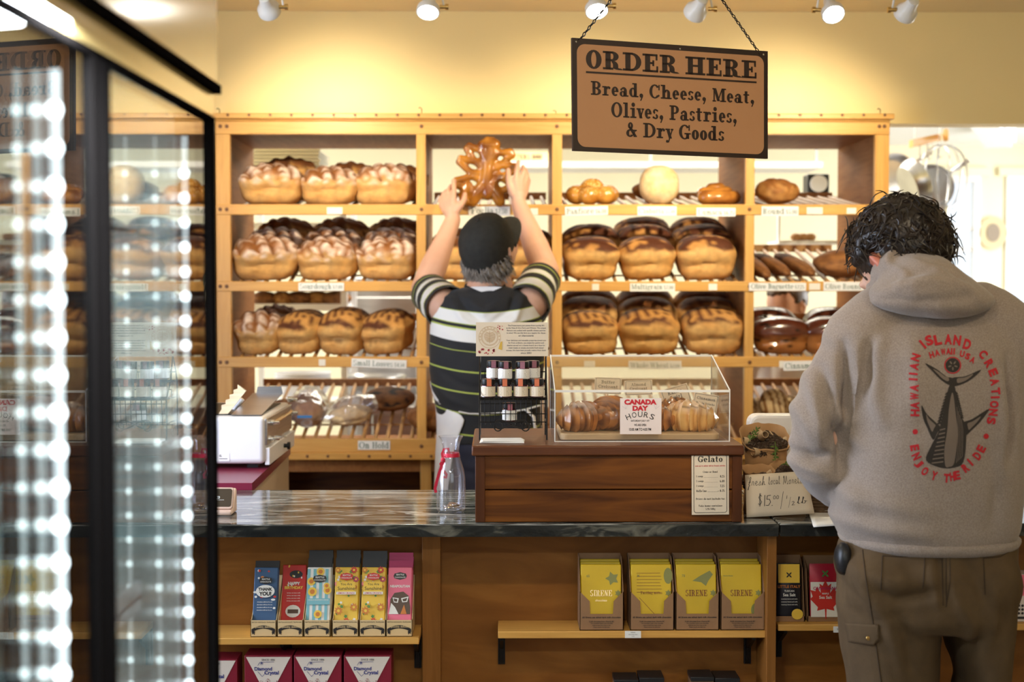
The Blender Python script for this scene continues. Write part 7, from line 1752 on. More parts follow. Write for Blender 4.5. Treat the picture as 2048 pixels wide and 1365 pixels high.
cxw = WX(971, YWk); hwx = WX(1086, YWk) - cxw
def qshirt(co):
    py = 563 + (CAM_Z - co.z - co.y*0.0)/YWk*2844; py = 563 + (CAM_Z - co.z)*FPX/YWk; u = clamp(abs(co.x - cxw)/hwx)
    return qs(py - 18*(1 - u*u) + 1.2*nz(co.x, co.y, co.z, 12))
qattr(me, qshirt); place_mesh('shirt', me, M['shirt'], wk)
SLM = stripe_mat('striped_sleeve', [(0, BK), (.10, LI), (.13, WH), (.40, LI), (.42, BK), (.56, LI), (.58, WH), (.76, LI), (.775, BK), (.90, LI), (.925, BK)])
for S_, E_, cn in ((SL, EL, 'left'), (SR, ER, 'right')):
    d = (E_ - S_); a0 = S_ - d*.10 + Vector((.012 if cn == 'left' else -.012, 0, -.005)); a1 = S_ + d*.66; bm = BM(); P = [a0.lerp(a1, k/9) for k in range(10)]
    ca, cb = frame_of(d); rr = []
    for k, p in enumerate(P): u = k/9; R_ = lerp(.076, .067, u)*(1 + .03*sin(u*14)); rr.append([p + ca*cos(2*pi*i/36)*R_*(1 + .05*nz(cos(2*pi*i/36)*2, sin(2*pi*i/36)*2, u*3, 1.5)) + cb*sin(2*pi*i/36)*R_ for i in range(36)])
    for R2, back in ((.063, .0), (.060, .15), (.058, .4)):
        p = a1 - d*back*.6; rr.append([p + ca*cos(2*pi*i/36)*R2 + cb*sin(2*pi*i/36)*R2 for i in range(36)])
    rings(bm, rr, cap=False); n_ = 36
    bm.verts.ensure_lookup_table(); me = to_mesh('sleeve', bm, SLM); dl = d.normalized(); Ld = (a1 - a0).length
    qattr(me, lambda co: clamp((co - a0).dot(dl)/Ld)); place_mesh('sleeve', me, SLM, wk)
bm = BM(); rr = []
for z, R_, dz in ((588, .078, 0), (578, .070, 0), (570, .066, .0), (569, .062, 0), (580, .064, 0), (590, .07, 0)):
    c = W(970, z, YWk + .0); rr.append([c + Vector((R_*1.02*cos(2*pi*k/36), R_*.95*sin(2*pi*k/36), .012*sin(2*pi*k/36))) for k in range(36)])
rings(bm, rr, cap=False); wobj('collar', bm, flatm('collar_black', BK, .8), wk)
bm = BM(); c = W(972, 577, YWk - .064); prism(bm, [(-.052, .004), (-.02, -.010), (0, -.013), (.02, -.010), (.052, .004), (.03, .006), (-.03, .006)], 0, .003, lambda x, y, d: (c.x + x, c.y + d + .18*x*x*5 - .0105, c.z + y)); wobj('collar_tape', bm, M['apron'], wk)
# navy trousers, apron, strap
bm = BM(); rings(bm, [pxring(*a) for a in ((868, 886, 1080, YWk, .122), (930, 880, 1084, YWk, .136), (990, 880, 1084, YWk, .130), (1010, 884, 1080, YWk, .11))])
for rows in (((980, 880, 978, YWk, .10), (1200, 884, 972, YWk, .085), (1425, 892, 964, YWk, .07)), ((980, 978, 1082, YWk, .10), (1200, 980, 1070, YWk, .085), (1425, 986, 1060, YWk, .07))): rings(bm, [pxring(*a, n=28) for a in rows])
me = remesh(bm, .007, 5); folds(me, [([(930, 900), (990, 915), (1040, 905)], .014, .008), ([(900, 940), (960, 950)], .014, -.006)], 4.6, .005, 6, 4); place_mesh('trousers', me, M['navy'], wk)
bm = BM()
AP = [(762, 859, 1089, .126, 182), (785, 864, 1086, .130, 196), (805, 868, 1084, .132, 215), (826, 872, 1084, .134, 246), (840, 873, 1085, .137, 243), (865, 874, 1086, .140, 236), (900, 871, 1088, .146, 230), (960, 868, 1090, .150, 226), (1040, 866, 1092, .150, 222), (1150, 868, 1090, .145, 218)]
n = 46; grid = []
for py, L_, R_, dp, end in AP:
    x0, x1, z = WX(L_, YWk), WX(R_, YWk), WZ(py, YWk); cx, rx = (x0+x1)/2, (x1-x0)/2; row = []
    st = 360 - end + 180 - 180; a_s = -(end - 180) + 0
    for k in range(n):
        a = radians(lerp(12 if py > 800 else 10, end, k/(n-1))); c, s = cos(a), sin(a); q = (abs(c)**2.3 + abs(s)**2.3)**(-1/2.3)
        row.append(bm.verts.new((cx + rx*q*c, YWk + dp*q*s + .003*sin(k*.9 + py*.02), z)))
    grid.append(row)
for a, b in zip(grid[:-1], grid[1:]):
    for k in range(n - 1): bm.faces.new((a[k], a[k+1], b[k+1], b[k]))
ap = wobj('apron', bm, M['apron'], wk, solid=.003)
s_ = ap.modifiers.new('sub', 'SUBSURF'); s_.levels = 1; s_.render_levels = 1
bm = BM(); P = [W(px, py, YWk - dy) for px, py, dy in ((918, 824, .118), (938, 828, .130), (970, 829, .136), (1010, 826, .134), (1050, 820, .118), (1078, 812, .070))]; tube(bm, P, .007, 8, flat=.35, up=(0, 0, 1)); tube(bm, [W(1052, 820, YWk - .13), W(1068, 835, YWk - .14), W(1072, 868, YWk - .145), W(1066, 905, YWk - .15)], .010, 8, flat=.4); wobj('apron_strap', bm, M['apron'], wk)
for px in (928, 1022):
    bm = BM(); p = W(px, 1440, YWk); p.z = 0; rings(bm, [[Vector((p.x + w_*cos(2*pi*k/20), p.y + o_ + l_*sin(2*pi*k/20), z)) for k in range(20)] for z, w_, l_, o_ in ((.0, .046, .135, .05), (.02, .048, .138, .05), (.045, .044, .12, .04), (.075, .040, .07, .0), (.11, .042, .055, -.01))]); wobj('shoe', bm, M['shoe'], wk)
# black cap
bm = BM(); cc = KX @ Vector((0, .016, .036)); KR = KX.to_3x3(); rr = []
for z, f in ((-.038, 1.0), (-.02, 1.02), (.01, 1.02), (.04, .95), (.065, .80), (.082, .58), (.092, .32), (.096, .10)):
    rr.append([cc + KR @ Vector((.084*f*cos(2*pi*k/40), .106*f*sin(2*pi*k/40), z + (.0 if z > 0 else -.006*sin(2*pi*k/40)))) for k in range(40)])
rr = [[cc + KR @ Vector((.078*cos(2*pi*k/40), .100*sin(2*pi*k/40), -.030)) for k in range(40)]] + rr
rings(bm, rr, cap=False); bm.faces.new([v for v in bm.verts[-40:]]) if 0 else None
ellip(bm, cc + KR @ Vector((0, 0, .0965)), .008, .008, .004, 12, 8, M=KR.to_4x4())
crown = wobj('cap', bm, M['cap'], wk)
bm = BM(); nA, nB = 22, 5; G_ = []
for j in range(nB):
    row = []
    for i in range(nA):
        t = lerp(-1, 1, i/(nA-1)); a = radians(-90 + t*62); bx, by = .084*cos(a), .106*sin(a); ext = .078*(1 - abs(t)**2.6)*j/(nB-1)
        row.append(KR @ Vector((bx*(1 + .25*j/(nB-1)*(1 - abs(t))), by - ext, -.022 - .012*(j/(nB-1)) - .020*t*t*0 + .010*(1 - t*t) - .016*(abs(bx)/.08)**2)) + cc)
    G_.append(row)
V = [[bm.verts.new(p) for p in r_] for r_ in G_]
for j in range(nB - 1):
    for i in range(nA - 1): bm.faces.new((V[j][i], V[j][i+1], V[j+1][i+1], V[j+1][i]))
wobj('visor', bm, M['cap'], crown, solid=.004)
bm = BM(); p = cc + KR @ Vector((0, .104, -.026)); 
for k in range(-9, 10): a = radians(90 + k*3.4); tube(bm, [cc + KR @ Vector((.0845*cos(a), .1075*sin(a), -.040)), cc + KR @ Vector((.0865*cos(a), .1085*sin(a), -.022))], .0012, 4)
wobj('rear_band', bm, flatm('cap_band', (.05, .05, .048), .7), crown)
# grey hair below the cap
bm = BM(); rh = random.Random(5)
for k in range(520):
    a = radians(rh.uniform(8, 172)); zz = rh.uniform(-.075, -.022); rx, ry = .081, .103
    p = cc + KR @ Vector((rx*cos(a)*(1 - .9*max(0, -zz - .045)), ry*sin(a)*(1 - 1.6*max(0, -zz - .04)), zz)); n = KR @ Vector((cos(a), sin(a), 0)); t = (KR @ Vector((rh.uniform(-.4, .4), 0, -1))).normalized(); L = rh.uniform(.02, .045); w_ = rh.uniform(.001, .005); ph = rh.uniform(0, 6)
    P = [p + t*L*s_/5 + n*(.003 + .010*s_/5*(rh.random()*.5 + .5)) + n.cross(t)*w_*sin(ph + s_) for s_ in range(6)]
    tube(bm, P, [.0022, .0024, .0022, .0018, .0013, .0004], 4)
wobj('hair', bm, M['hairgrey'], wk)
# leaf bread held up in both hands
bm = BM(); YL_ = 5.168
def lp(px, py, dy=0.0): return W(px, py, YL_ + dy)
def lobe(base_, tip, w_, r_=.0140):
    tip = (975 + (tip[0] - 975)*1.17, 348 + (tip[1] - 348)*1.14); w_ *= 1.22
    """a lobe with a slit: two strands from the spine that meet in a rounded tip"""
    b, t = lp(*base_), lp(*tip); d = (t - b); s = Vector((-d.z, 0, d.x)).normalized()*w_
    capsule(bm, [b + s*.35, b.lerp(t, .45) + s, t + s*.35], [r_, r_*.95, r_*.95], 14, flat=1.0); capsule(bm, [b - s*.35, b.lerp(t, .45) - s, t - s*.35], [r_, r_*.95, r_*.95], 14)
capsule(bm, [lp(975, 388), lp(973, 360), lp(976, 325), (lp(978, 300))], [.024, .026, .022, .020], 16)
lobe((977, 325), (979, 291), .018, .019); capsule(bm, [lp(966, 290), lp(991, 290)], .020, 14)
for b, t, w_ in (((971, 325), (942, 301), .017), ((968, 345), (928, 324), .017), ((968, 368), (922, 364), .021), ((982, 325), (1016, 312), .016), ((984, 345), (1022, 338), .016), ((984, 368), (1016, 368), .019)): lobe(b, t, w_)
capsule(bm, [lp(966, 372), lp(952, 390), lp(945, 404)], [.024, .024, .020], 16); capsule(bm, [lp(984, 372), lp(995, 390), lp(1000, 404)], [.024, .024, .020], 16); capsule(bm, [lp(936, 372), lp(924, 392), lp(930, 404)], [.018, .017, .016], 14)
for v in bm.verts: v.co.y = YL_ + (v.co.y - YL_)*.85
me = remesh(bm, .0038, 3, .5)
for v in me.vertices: v.co += v.normal*(.0018*nz(v.co.x, v.co.y, v.co.z, 30))
fg = thing('leaf_bread', 'golden leaf-shaped bread with slits held up by the worker in the top row', 'bread', lp(975, 345))
me.transform(wmat(fg).inverted()); 
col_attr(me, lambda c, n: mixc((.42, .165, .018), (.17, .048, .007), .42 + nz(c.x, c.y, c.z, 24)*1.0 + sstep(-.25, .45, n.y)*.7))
me.materials.clear(); me.materials.append(M['glazed'])
for p in me.polygons: p.use_smooth = True; p.material_index = 0
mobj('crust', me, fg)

# ============ kitchen worker glimpsed through the shelf
YG = 6.12
gw = thing('person', 'kitchen worker with tied-back brown hair, looking down, behind the raisin loaves', 'person', (WX(1585, YG), YG, 0))
GX = Matrix.Translation(W(1572, 619, YG)) @ Matrix.Rotation(radians(-52), 4, 'Z') @ Matrix.Rotation(radians(24), 4, 'X')
bm = BM(); head_geo(bm, GX)
def gp(dx, dz, dy=0.0): return Vector((WX(1590, YG) + dx, YG + .05 + dy, dz))
capsule(bm, [GX @ Vector((0, .03, -.06)), gp(0, 1.24, -.01), gp(0, 1.18)], [.05, .05, .06], 14)
def gring(z, w_, d_): return [gp(w_*cos(2*pi*k/32), z, d_*sin(2*pi*k/32)) for k in range(32)]
rings(bm, [gring(1.21, .07, .06), gring(1.16, .16, .08), (gring(1.0, .155, .09)), gring(.85, .145, .09), gring(.75, .165, .10)])
for s in (-1, 1):
    rings(bm, [[p + Vector((s*.08, 0, 0)) for p in gring(z, w_, w_)] for z, w_ in ((.78, .085), (.45, .06), (.08, .042), (.05, .05))])
    a, b, c = gp(s*.165, 1.14), gp(s*.20, .96, .08), gp(s*.05 - .08, .99, .20); capsule(bm, [a, a.lerp(b, .5), b, b.lerp(c, .5), c], [.046, .042, .038, .034, .024], 14); simple_hand(bm, c, Vector((-.3*s, .8, -.25)), Vector((0, 0, -1)), Vector((-s, 0, 0)), .9)
me = remesh(bm, .0055, 4); place_mesh('body', me, M['skin'], gw)
bm = BM(); rings(bm, [gring(1.20, .09, .075), gring(1.16, .172, .094), gring(1.0, .168, .102), gring(.85, .158, .102), gring(.72, .18, .112)])
for s in (-1, 1): a, b = gp(s*.160, 1.14), gp(s*.192, 1.02, .045); capsule(bm, [a, b], [.058, .056], 16)
place_mesh('shirt', remesh(bm, .007, 4), M['apron'], gw)
bm = BM(); rings(bm, [gring(.78, .178, .110), gring(.70, .182, .115)])
for s in (-1, 1): rings(bm, [[p + Vector((s*.08, 0, 0)) for p in gring(z, w_, w_)] for z, w_ in ((.75, .095), (.45, .072), (.07, .06))])
place_mesh('trousers', remesh(bm, .008, 4), M['navy'], gw)
for s in (-1, 1):
    bm = BM(); p = gp(s*.08, 0); rings(bm, [[Vector((p.x + w_*cos(2*pi*k/16), p.y + o_ + l_*sin(2*pi*k/16), z)) for k in range(16)] for z, w_, l_, o_ in ((.0, .042, .12, .04), (.03, .043, .12, .04), (.075, .038, .06, .0), (.10, .04, .05, -.01))]); wobj('shoe', bm, M['shoe'], gw)
bm = BM(); GR = GX.to_3x3(); hc = GX @ Vector((0, .020, .036))
for k in range(700):
    z = 1 - 2*(k + .5)/700; a = k*2.399963; r_ = sqrt(1 - z*z); l = Vector((r_*cos(a), r_*sin(a), z))
    if (l.y < -.30 and l.z < .62) or l.z < -.5 or (l.z < -.02 and l.y < .16): continue
    ellip(bm, hc + GR @ Vector((l.x*.076, l.y*.096, l.z*.088)), .0105, .0105, .0105, 8, 6)
ellip(bm, hc + GR @ Vector((0, .112, .01)), .040, .036, .040, 16, 12)
me = remesh(bm, .0045, 3); place_mesh('hair', me, M['hairbrown'], gw)
bm = BM()
for s in (-1, 1): tube(bm, [GX @ Vector((s*.034 + q*.013, -.0865 - .002*(1 - q*q) + .006*abs(q)*(1 if s*q > 0 else .3), .000 - .003*(1 - q*q))) for q in (-1, -.5, 0, .5, 1)], .0046, 6); tube(bm, [GX @ Vector((s*.034 + q*.017, -.088 + .008*abs(q)*(1 if s*q > 0 else .2), .020 + .003*(1 - q*q))) for q in (-1, -.5, 0, .5, 1)], .0046, 6)
wobj('lashes_and_brows', bm, M['hairbrown'], gw)
# ------------------------------------------------------------------ ORDER HERE sign
TL, TR, BR, BL = W(1143, 76, 3.27), W(1534, 103, 3.44), W(1534, 318, 3.44), W(1145, 302, 3.27)
ctr = (TL + TR + BR + BL)/4
sign = thing('hanging_sign', 'brown ORDER HERE sign hanging on two chains above the counter', 'sign', ctr)
nrm = (TR - TL).cross(TL - BL).normalized()
if nrm.y > 0: nrm = -nrm
def sp(u, v, e=0.0): return (BL.lerp(BR, u)).lerp(TL.lerp(TR, u), v) + nrm*e
SWd, SHt = (TR - TL).length, (TL - BL).length
bm = BM(); V = [bm.verts.new(sp(u, v, e)) for e in (-.004, .004) for u, v in ((0,0),(1,0),(1,1),(0,1))]
for q in ((3,2,1,0),(4,5,6,7),(0,1,5,4),(1,2,6,5),(2,3,7,6),(3,0,4,7)): bm.faces.new([V[i] for i in q])
wobj('board', bm, flatm('sign_border_brown', (.022, .009, .006), .45), sign, smooth=False)
SU = lambda px: px/391.0
bm = BM(); P = rrect(.022*SWd, .978*SWd, .038*SHt, .95*SHt, .020, 7)
n0 = [sp(x/SWd, y/SHt, .0046) for x, y in P]; n1 = [sp(x/SWd, y/SHt, .0040) for x, y in P]; rings(bm, [n1, n0]); wobj('face_panel', bm, nmat('sign_face_tan', [(.3, (.46, .235, .115)), (.7, (.48, .25, .125))], nscale=4, rough=.5), sign, smooth=False)
bm = BM(); gsg = lambda x, y: sp(x, y, .0052)
def sgt(s, u0, u1, v0, v1, w, t): flat2d(bm, fit2d(serif(s, w, t, .07), u0, u1, v0, v1), gsg)
sgt('ORDER HERE', .065, .938, .735, .905, .31, .115)
sgt('Bread, Cheese, Meat,', .088, .925, .475, .63, .245, .10)
sgt('Olives, Pastries,', .188, .832, .285, .455, .245, .10)
sgt('& Dry Goods', .262, .765, .108, .280, .245, .10)
wobj('lettering', bm, flatm('sign_lettering', (.02, .008, .006), .45), sign, smooth=False)
bm = BM(); flat2d(bm, rect2d(.065, .938, .695, .712), gsg); wobj('underline_rule', bm, M['ink'] if 0 else flatm('sign_lettering', (.02,.008,.006)), sign, smooth=False)
bm = BM()
for u in (.018, .537, .975):
    c = sp(u, .965, .0044); lathe(bm, [(.0022, 0), (.0022, .0012), (.0014, .0018)], 10, M=Matrix.Translation(c) @ Vector((0, 0, 1)).rotation_difference(nrm).to_matrix().to_4x4())
wobj('rivets', bm, M['chrome'], sign)
hook = W(1340, -150, 3.36)
for a in (sp(.03, .965), sp(.965, .965)):
    d = hook - a; L = d.length; d.normalize(); s1, s2 = frame_of(d); bm = BM(); n = int(L/.0098)
    for k in range(n):
        c = a + d*(L*(k + .5)/n); h = L/n*.60; q1, q2 = (s1, s2) if k % 2 else ((s1 + s2)*.7071, (s2 - s1)*.7071)
        tube(bm, [c + d*h*cos(2*pi*j/12) + q1*.0042*sin(2*pi*j/12)*(1 - .35*cos(4*pi*j/12)) for j in range(12)], .00125, 5, closed=True)
    wobj('chain', bm, M['blackmetal'], sign)
bm = BM(); tube(bm, [hook + Vector((.006*sin(2*pi*k/12), 0, -.006*cos(2*pi*k/12))) for k in range(9)] + [Vector((hook.x, hook.y, ZC))], .002, 6); wobj('ceiling_hook', bm, M['blackmetal'], sign)

# ------------------------------------------------------------------ track spotlights
YT = 4.30
t = thing('light_track', 'white ceiling track that carries the row of spotlights', 'light track', (.3, YT, ZC))
bm = BM(); box(bm, -1.5, 2.2, YT - .018, YT + .018, ZC - .026, ZC - .0005); wobj('rail', bm, M['lampwhite'], t, bevel=.002)
def spot(px, py, aim, lit, label, power, cord=0, size=1.35, blend=1.0, col=(1.0, .84, .58)):
    p = W(px, py, YT); t = thing('track_spotlight', label, 'spotlight', p); aim = Vector(aim); d = (aim - p).normalized()
    R_ = Vector((0, 0, -1)).rotation_difference(d).to_matrix().to_4x4()
    bm = BM(); lathe(bm, [(.010, .046), (.017, .044), (.020, .020), (.027, .004), (.034, -.004), (.035, -.022), (.031, -.023), (.030, -.012)], 28, M=R_, cap=False); lathe(bm, [(.0, .047), (.010, .046)], 28, M=R_, cap=False); obj('housing', bm, M['lampwhite'], t)
    bm = BM(); lathe(bm, [(.0005, -.020), (.015, -.018), (.0295, -.013), (.0295, -.011), (.0005, -.011)], 24, M=R_, cap=False); obj('bulb', bm, M['bulb_on'], t)
    bm = BM(); side = Vector((1, 0, 0)) if px < 1500 else Vector((-1, 0, 0)); q = side*.046
    tube(bm, [Vector((0, 0, ZC - .026 - p.z)), Vector((0, 0, .075)), q*.8 + Vector((0, 0, .06)), q, ], .0035, 6); obj('bracket', bm, M['lampwhite'], t)
    bm = BM(); tube(bm, [q*.72, q*1.12], .006, 10); tube(bm, [q*1.1, q*1.3], .009, 10); obj('knob', bm, M['brass'], t)
    if cord:
        bm = BM(); tube(bm, [R_ @ Vector((0, 0, .044)), Vector((.02, .01, .06)), Vector((.045, .01, .052)), Vector((.07, 0, .062)), Vector((.074, 0, .09)), Vector((.03, 0, ZC - .027 - p.z))], .0032, 6); obj('cord', bm, M['cordgold'], t)
    ld = bpy.data.lights.new('spot', 'SPOT'); ld.energy = power; ld.color = col; ld.spot_size = size; ld.spot_blend = blend; ld.shadow_soft_size = .03
    lo = bpy.data.objects.new('spot_light', ld); COL.objects.link(lo); lo.parent = t; lo.location = d*.03; lo.rotation_euler = d.to_track_quat('-Z', 'Y').to_euler()
    return t
spot(536, 14, W(680, 380, 5.25), 1, 'white track spotlight with gold cord, first from the left, aimed at the floured loaves', 48, 1)
spot(857, 14, (-.30, 3.45, .95), 1, 'brightly lit track spotlight above the worker, second from the left', 26, 0)
spot(1192, 12, (.42, 3.45, 1.05), 1, 'brightly lit track spotlight beside the left chain of the sign', 22, 0)
spot(1394, 18, W(1160, 420, 5.25), 1, 'white track spotlight with gold cord hanging behind the top of the sign', 52, 1)
spot(1664, 20, (1.10, 3.15, 1.05), 1, 'brightly lit track spotlight right of the sign', 14, 0)
spot(1815, 20, W(1560, 400, 5.25), 1, 'white track spotlight at the far right, aimed at the shelf', 46, 0)

# second track added out of view to brighten the sign and customer side
YT = 1.55
t = thing('light_track', 'added ceiling track out of view, carrying the fill spotlights above the customers', 'light track', (.6, YT, ZC))
bm = BM(); box(bm, -1.2, 2.3, YT - .018, YT + .018, ZC - .026, ZC - .0005); wobj('rail', bm, M['lampwhite'], t, bevel=.002)
def fill_spot_at(x, aim, label, power, size=1.2):
    q = CAM_R.inverted() @ Vector((x, YT, 2.33 - CAM_Z)); spot(CXP + FPX*q.x/-q.z, CYP - FPX*q.y/-q.z, aim, 1, label, power, 0, size, 1.0, (1.0, .80, .52))
fill_spot_at(.05, (.32, 3.33, 1.50), 'added fill spotlight out of view above the customers, aimed at the hanging sign', 26)
fill_spot_at(.62, (.44, 3.30, 1.20), 'added fill spotlight out of view above the customers, aimed at the pastry case', 26, .36)
fill_spot_at(1.25, (.95, 2.85, 1.75), 'added fill spotlight out of view above the customers, aimed at the customer', 15)

# ------------------------------------------------------------------ slicing machine on its maroon stand
Y0, Y1 = 3.90, 4.38
za = WZ(930, Y0); zt = WZ(834, Y0); xr = WX(527, Y0); xl = xr - .27
tb = thing('machine_stand', 'stand with maroon top and cream side behind the counter at the left', 'table', (xr - .12, 4.0, 0))
yt0 = YCB + .01
bm = BM(); hexa(bm, [(xr - .45, yt0, za - .035), (WX(505, yt0)-.005, yt0, za - .035), (WX(577, Y1 + .03), Y1 + .05, za - .035), (xr - .45, Y1 + .05, za - .035)] + [(xr - .45, yt0, za - .012), (WX(505, yt0)-.005, yt0, za - .012), (WX(577, Y1 + .03), Y1 + .05, za - .012), (xr - .45, Y1 + .05, za - .012)]); wobj('table_top', bm, M['maroon'], tb)
bm = BM(); hexa(bm, [(xr - .43, yt0 + .02, .0), (WX(503, yt0)-.01, yt0 + .02, .0), (WX(575, Y1 + .03), Y1 + .03, .0), (xr - .43, Y1 + .03, .0)] + [(xr - .43, yt0 + .02, za - .036), (WX(503, yt0)-.01, yt0 + .02, za - .036), (WX(575, Y1 + .03), Y1 + .03, za - .036), (xr - .43, Y1 + .03, za - .036)]); wobj('cabinet', bm, M['cream'], tb)
m = thing('slicing_machine', 'white enamel slicing machine with steel tray and knobs on the maroon stand', 'machine', (xr - .12, Y0 + .2, za - .011))
bm = BM(); box(bm, xl, xr, Y0, Y1, za + .002, zt); wobj('casing', bm, M['enamel'], m, bevel=.014, seg=4)
bm = BM()
for x in (xl + .04, xr - .04):
    for y in (Y0 + .05, Y1 - .05): box(bm, x - .015, x + .015, y - .015, y + .015, za - .0115, za + .003)
wobj('feet', bm, M['black'], m)
bm = BM(); box(bm, xr - .002, xr + .006, Y0 + .01, Y1 - .01, za + .052, zt - .006); wobj('side_plate', bm, M['steel'], m, bevel=.002)
bm = BM(); box(bm, xr - .002, xr + .012, Y0 + .012, Y1, za - .002, za + .046); wobj('drawer', bm, M['enamel'], m, bevel=.002)
bm = BM()
for y, z, r_ in ((Y0 + .07, za + .11, .008), (Y0 + .07, za + .065, .008), (Y1 - .05, za + .105, .009), (Y1 - .05, za + .145, .009), (Y0 + .2, za + .056, .005)): tube(bm, [(xr, y, z), (xr + .016, y, z)], r_, 12); tube(bm, [(xr + .016, y, z), (xr + .03, y, z)], r_*.6, 12)
wobj('knobs', bm, M['chrome'], m)
bm = BM(); tube(bm, [(xr + .012, Y0 + .08, za + .108), (xr + .012, Y1 - .06, za + .108)], .005, 8); wobj('rod', bm, M['brass'], m)
bm = BM(); tube(bm, [(xr + .01, Y0 + .27, za + .022), (xr + .022, Y0 + .27, za + .022)], .006, 10); tube(bm, [(xr + .022, Y0 + .27, za + .022), (xr + .030, Y0 + .27, za + .022)], .011, 12); wobj('black_knob', bm, M['black'], m)
tz = zt + .004
bm = BM(); q = [W(462, 829, Y0 + .02), W(523, 831, Y0 + .02), W(566, 808, Y1 - .05), W(506, 806, Y1 - .05)]
zq = [tz, tz, tz + .028, tz + .028]
hexa(bm, [(p.x, p.y, z - .002) for p, z in zip(q, zq)] + [(p.x, p.y, z) for p, z in zip(q, zq)])
hexa(bm, [(q[3].x + .01, Y1 - .055, tz + .026), (q[2].x, Y1 - .055, tz + .026), (q[2].x, Y1 - .052, tz + .026), (q[3].x + .01, Y1 - .052, tz + .026), (q[3].x + .015, Y1 - .055, tz + .048), (q[2].x - .004, Y1 - .055, tz + .048), (q[2].x - .004, Y1 - .052, tz + .048), (q[3].x + .015, Y1 - .052, tz + .048)])
wobj('tray', bm, M['steel'], m)
bm = BM(); box(bm, xl + .05, xr - .02, Y0 + .05, Y1 - .06, zt - .002, zt + .003); wobj('top_plate', bm, M['black'], m)
bm = BM()
A0, B0 = W(436, 842, Y0 + .05), W(486, 778, Y0 + .09); d = (B0 - A0); up_ = Vector((-d.z, 0, d.x)).normalized(); L = d.length
P = [A0 - up_*.010, B0 - up_*.010, B0 + up_*.008]
n = 9
for k in range(n + 1):
    c = B0.lerp(A0, k/n*.72); P.append(c + up_*(.012 if k % 2 else .019))
P.append(A0 + up_*.008)
A_ = [bm.verts.new(p) for p in P]; B_ = [bm.verts.new(p + Vector((0, .010, 0))) for p in P]; nP = len(P)
for k in range(nP): bm.faces.new((A_[k], A_[(k+1) % nP], B_[(k+1) % nP], B_[k]))
bm.faces.new(A_); bm.faces.new(list(reversed(B_))); wobj('serrated_guard', bm, M['steel'], m)
bm = BM(); p = W(480, 812, Y0 + .2); tube(bm, [(p.x - .02, p.y, zt), (p.x - .012, p.y, p.z), (p.x + .004, p.y, p.z + .022)], [.006, .007, .011], 12); wobj('lever', bm, M['enamel'], m)
bm = BM(); a, b = W(434, 923, Y0 - .001), W(459, 907, Y0 - .001); flat2d(bm, rect2d(a.x, b.x, a.z, b.z), lambda x, y: (x, Y0 - .0008, y)); wobj('rating_plate', bm, M['paper'], m)
bm = BM(); flat2d(bm, fit2d(sans('G.', .03), a.x + .006, a.x + .014, a.z + .012, a.z + .018, True), lambda x, y: (x, Y0 - .0014, y)); flat2d(bm, rect2d(a.x + .006, b.x - .006, a.z + .006, a.z + .0075), lambda x, y: (x, Y0 - .0014, y)); wobj('rating_print', bm, M['ink'], m)
bm = BM(); P = [W(555, 917, Y1), W(561, 940, Y1), W(563, 962, Y1), W(562, 990, Y1), W(560, 1030, Y1)]; P[0] = Vector((xr + .0, Y1 + .002, za + .02)); tube(bm, P, .004, 6); wobj('power_cord', bm, flatm('grey_cord', (.10, .10, .09)), m)
# card reader on the counter
pr = onC(448, 1022)
t = thing('card_reader', 'small card reader with dark screen on a pale stand beside the refrigerator', 'card reader', (pr.x, 3.22, ZCT + .0006))
s = 3.22/FPX; hw = 27*s
bm = BM(); prism(bm, [(0, 0), (.07, 0), (.07, .055), (.02, .012), (0, .010)], -hw - .045, hw, lambda p, q, d: (d, p - .0, q)); obj('stand', bm, flatm('pale_pink_plastic', (.70, .50, .40), .35), t, bevel=.004, seg=3)
R_ = Matrix.Translation((0, .012, .014)) @ Matrix.Rotation(radians(-28), 4, 'X')
bm = BM(); prism(bm, rrect(-hw - .045, hw, 0, .052, .007), 0, .006, lambda x, y, d: R_ @ Vector((x, d, y))); obj('bezel', bm, flatm('pale_pink_plastic', (.70, .50, .40)), t, bevel=.0015)
bm = BM(); prism(bm, rrect(-hw - .042, hw - .004, .005, .048, .005), -.001, 0, lambda x, y, d: R_ @ Vector((x, d, y))); obj('screen', bm, mat('dark_screen', (.07, .052, .035), .12), t)
bm = BM(); g = lambda x, y: R_ @ Vector((x, -.0014, y)); flat2d(bm, ring2d(rrect(-.013, .0, .024, .030, .002), rrect(-.0118, -.0012, .0252, .0288, .0015)), g); flat2d(bm, disc2d(-.009, .027, .0012, n=8), g); flat2d(bm, disc2d(-.004, .027, .0012, n=8), g); flat2d(bm, rect2d(-.016, .010, .0205, .0213), g); obj('screen_icon', bm, M['white'], t)

# ------------------------------------------------------------------ glass-door refrigerator at the left
XF = -.395
def pxY(px, x=XF): return x / (W(px, 563, 1.0).x)
YE = pxY(434); YMa, YMb = pxY(176), pxY(240); Y00 = .55
ZD = WZ(236, YE); ZH = WZ(172, YE); ZB = .16
fr = thing('display_refrigerator', 'tall glass-door display refrigerator at the left edge, lit by strips of white lights', 'refrigerator', (XF - .33, 1.25, 0))
XBk = XF - .66
FM = mat('black_door_frame', (.006, .005, .005), .8, spec=0); FW = flatm('fridge_interior', (.60, .66, .66), .4)
bm = BM(); box(bm, XBk, XF - .03, YE - .03, YE, 0, 2.05); wobj('end_wall', bm, FM, fr)
bm = BM(); box(bm, XBk, XF - .03, Y00, Y00 + .03, 0, 2.05); wobj('end_wall', bm, FM, fr)
bm = BM(); box(bm, XBk - .03, XBk, Y00, YE, 0, 2.05); wobj('back_wall', bm, FW, fr)
bm = BM(); box(bm, XBk, XF - .05, YE - .036, YE - .0305, ZB, ZD + .05); wobj('inner_liner', bm, FW, fr)
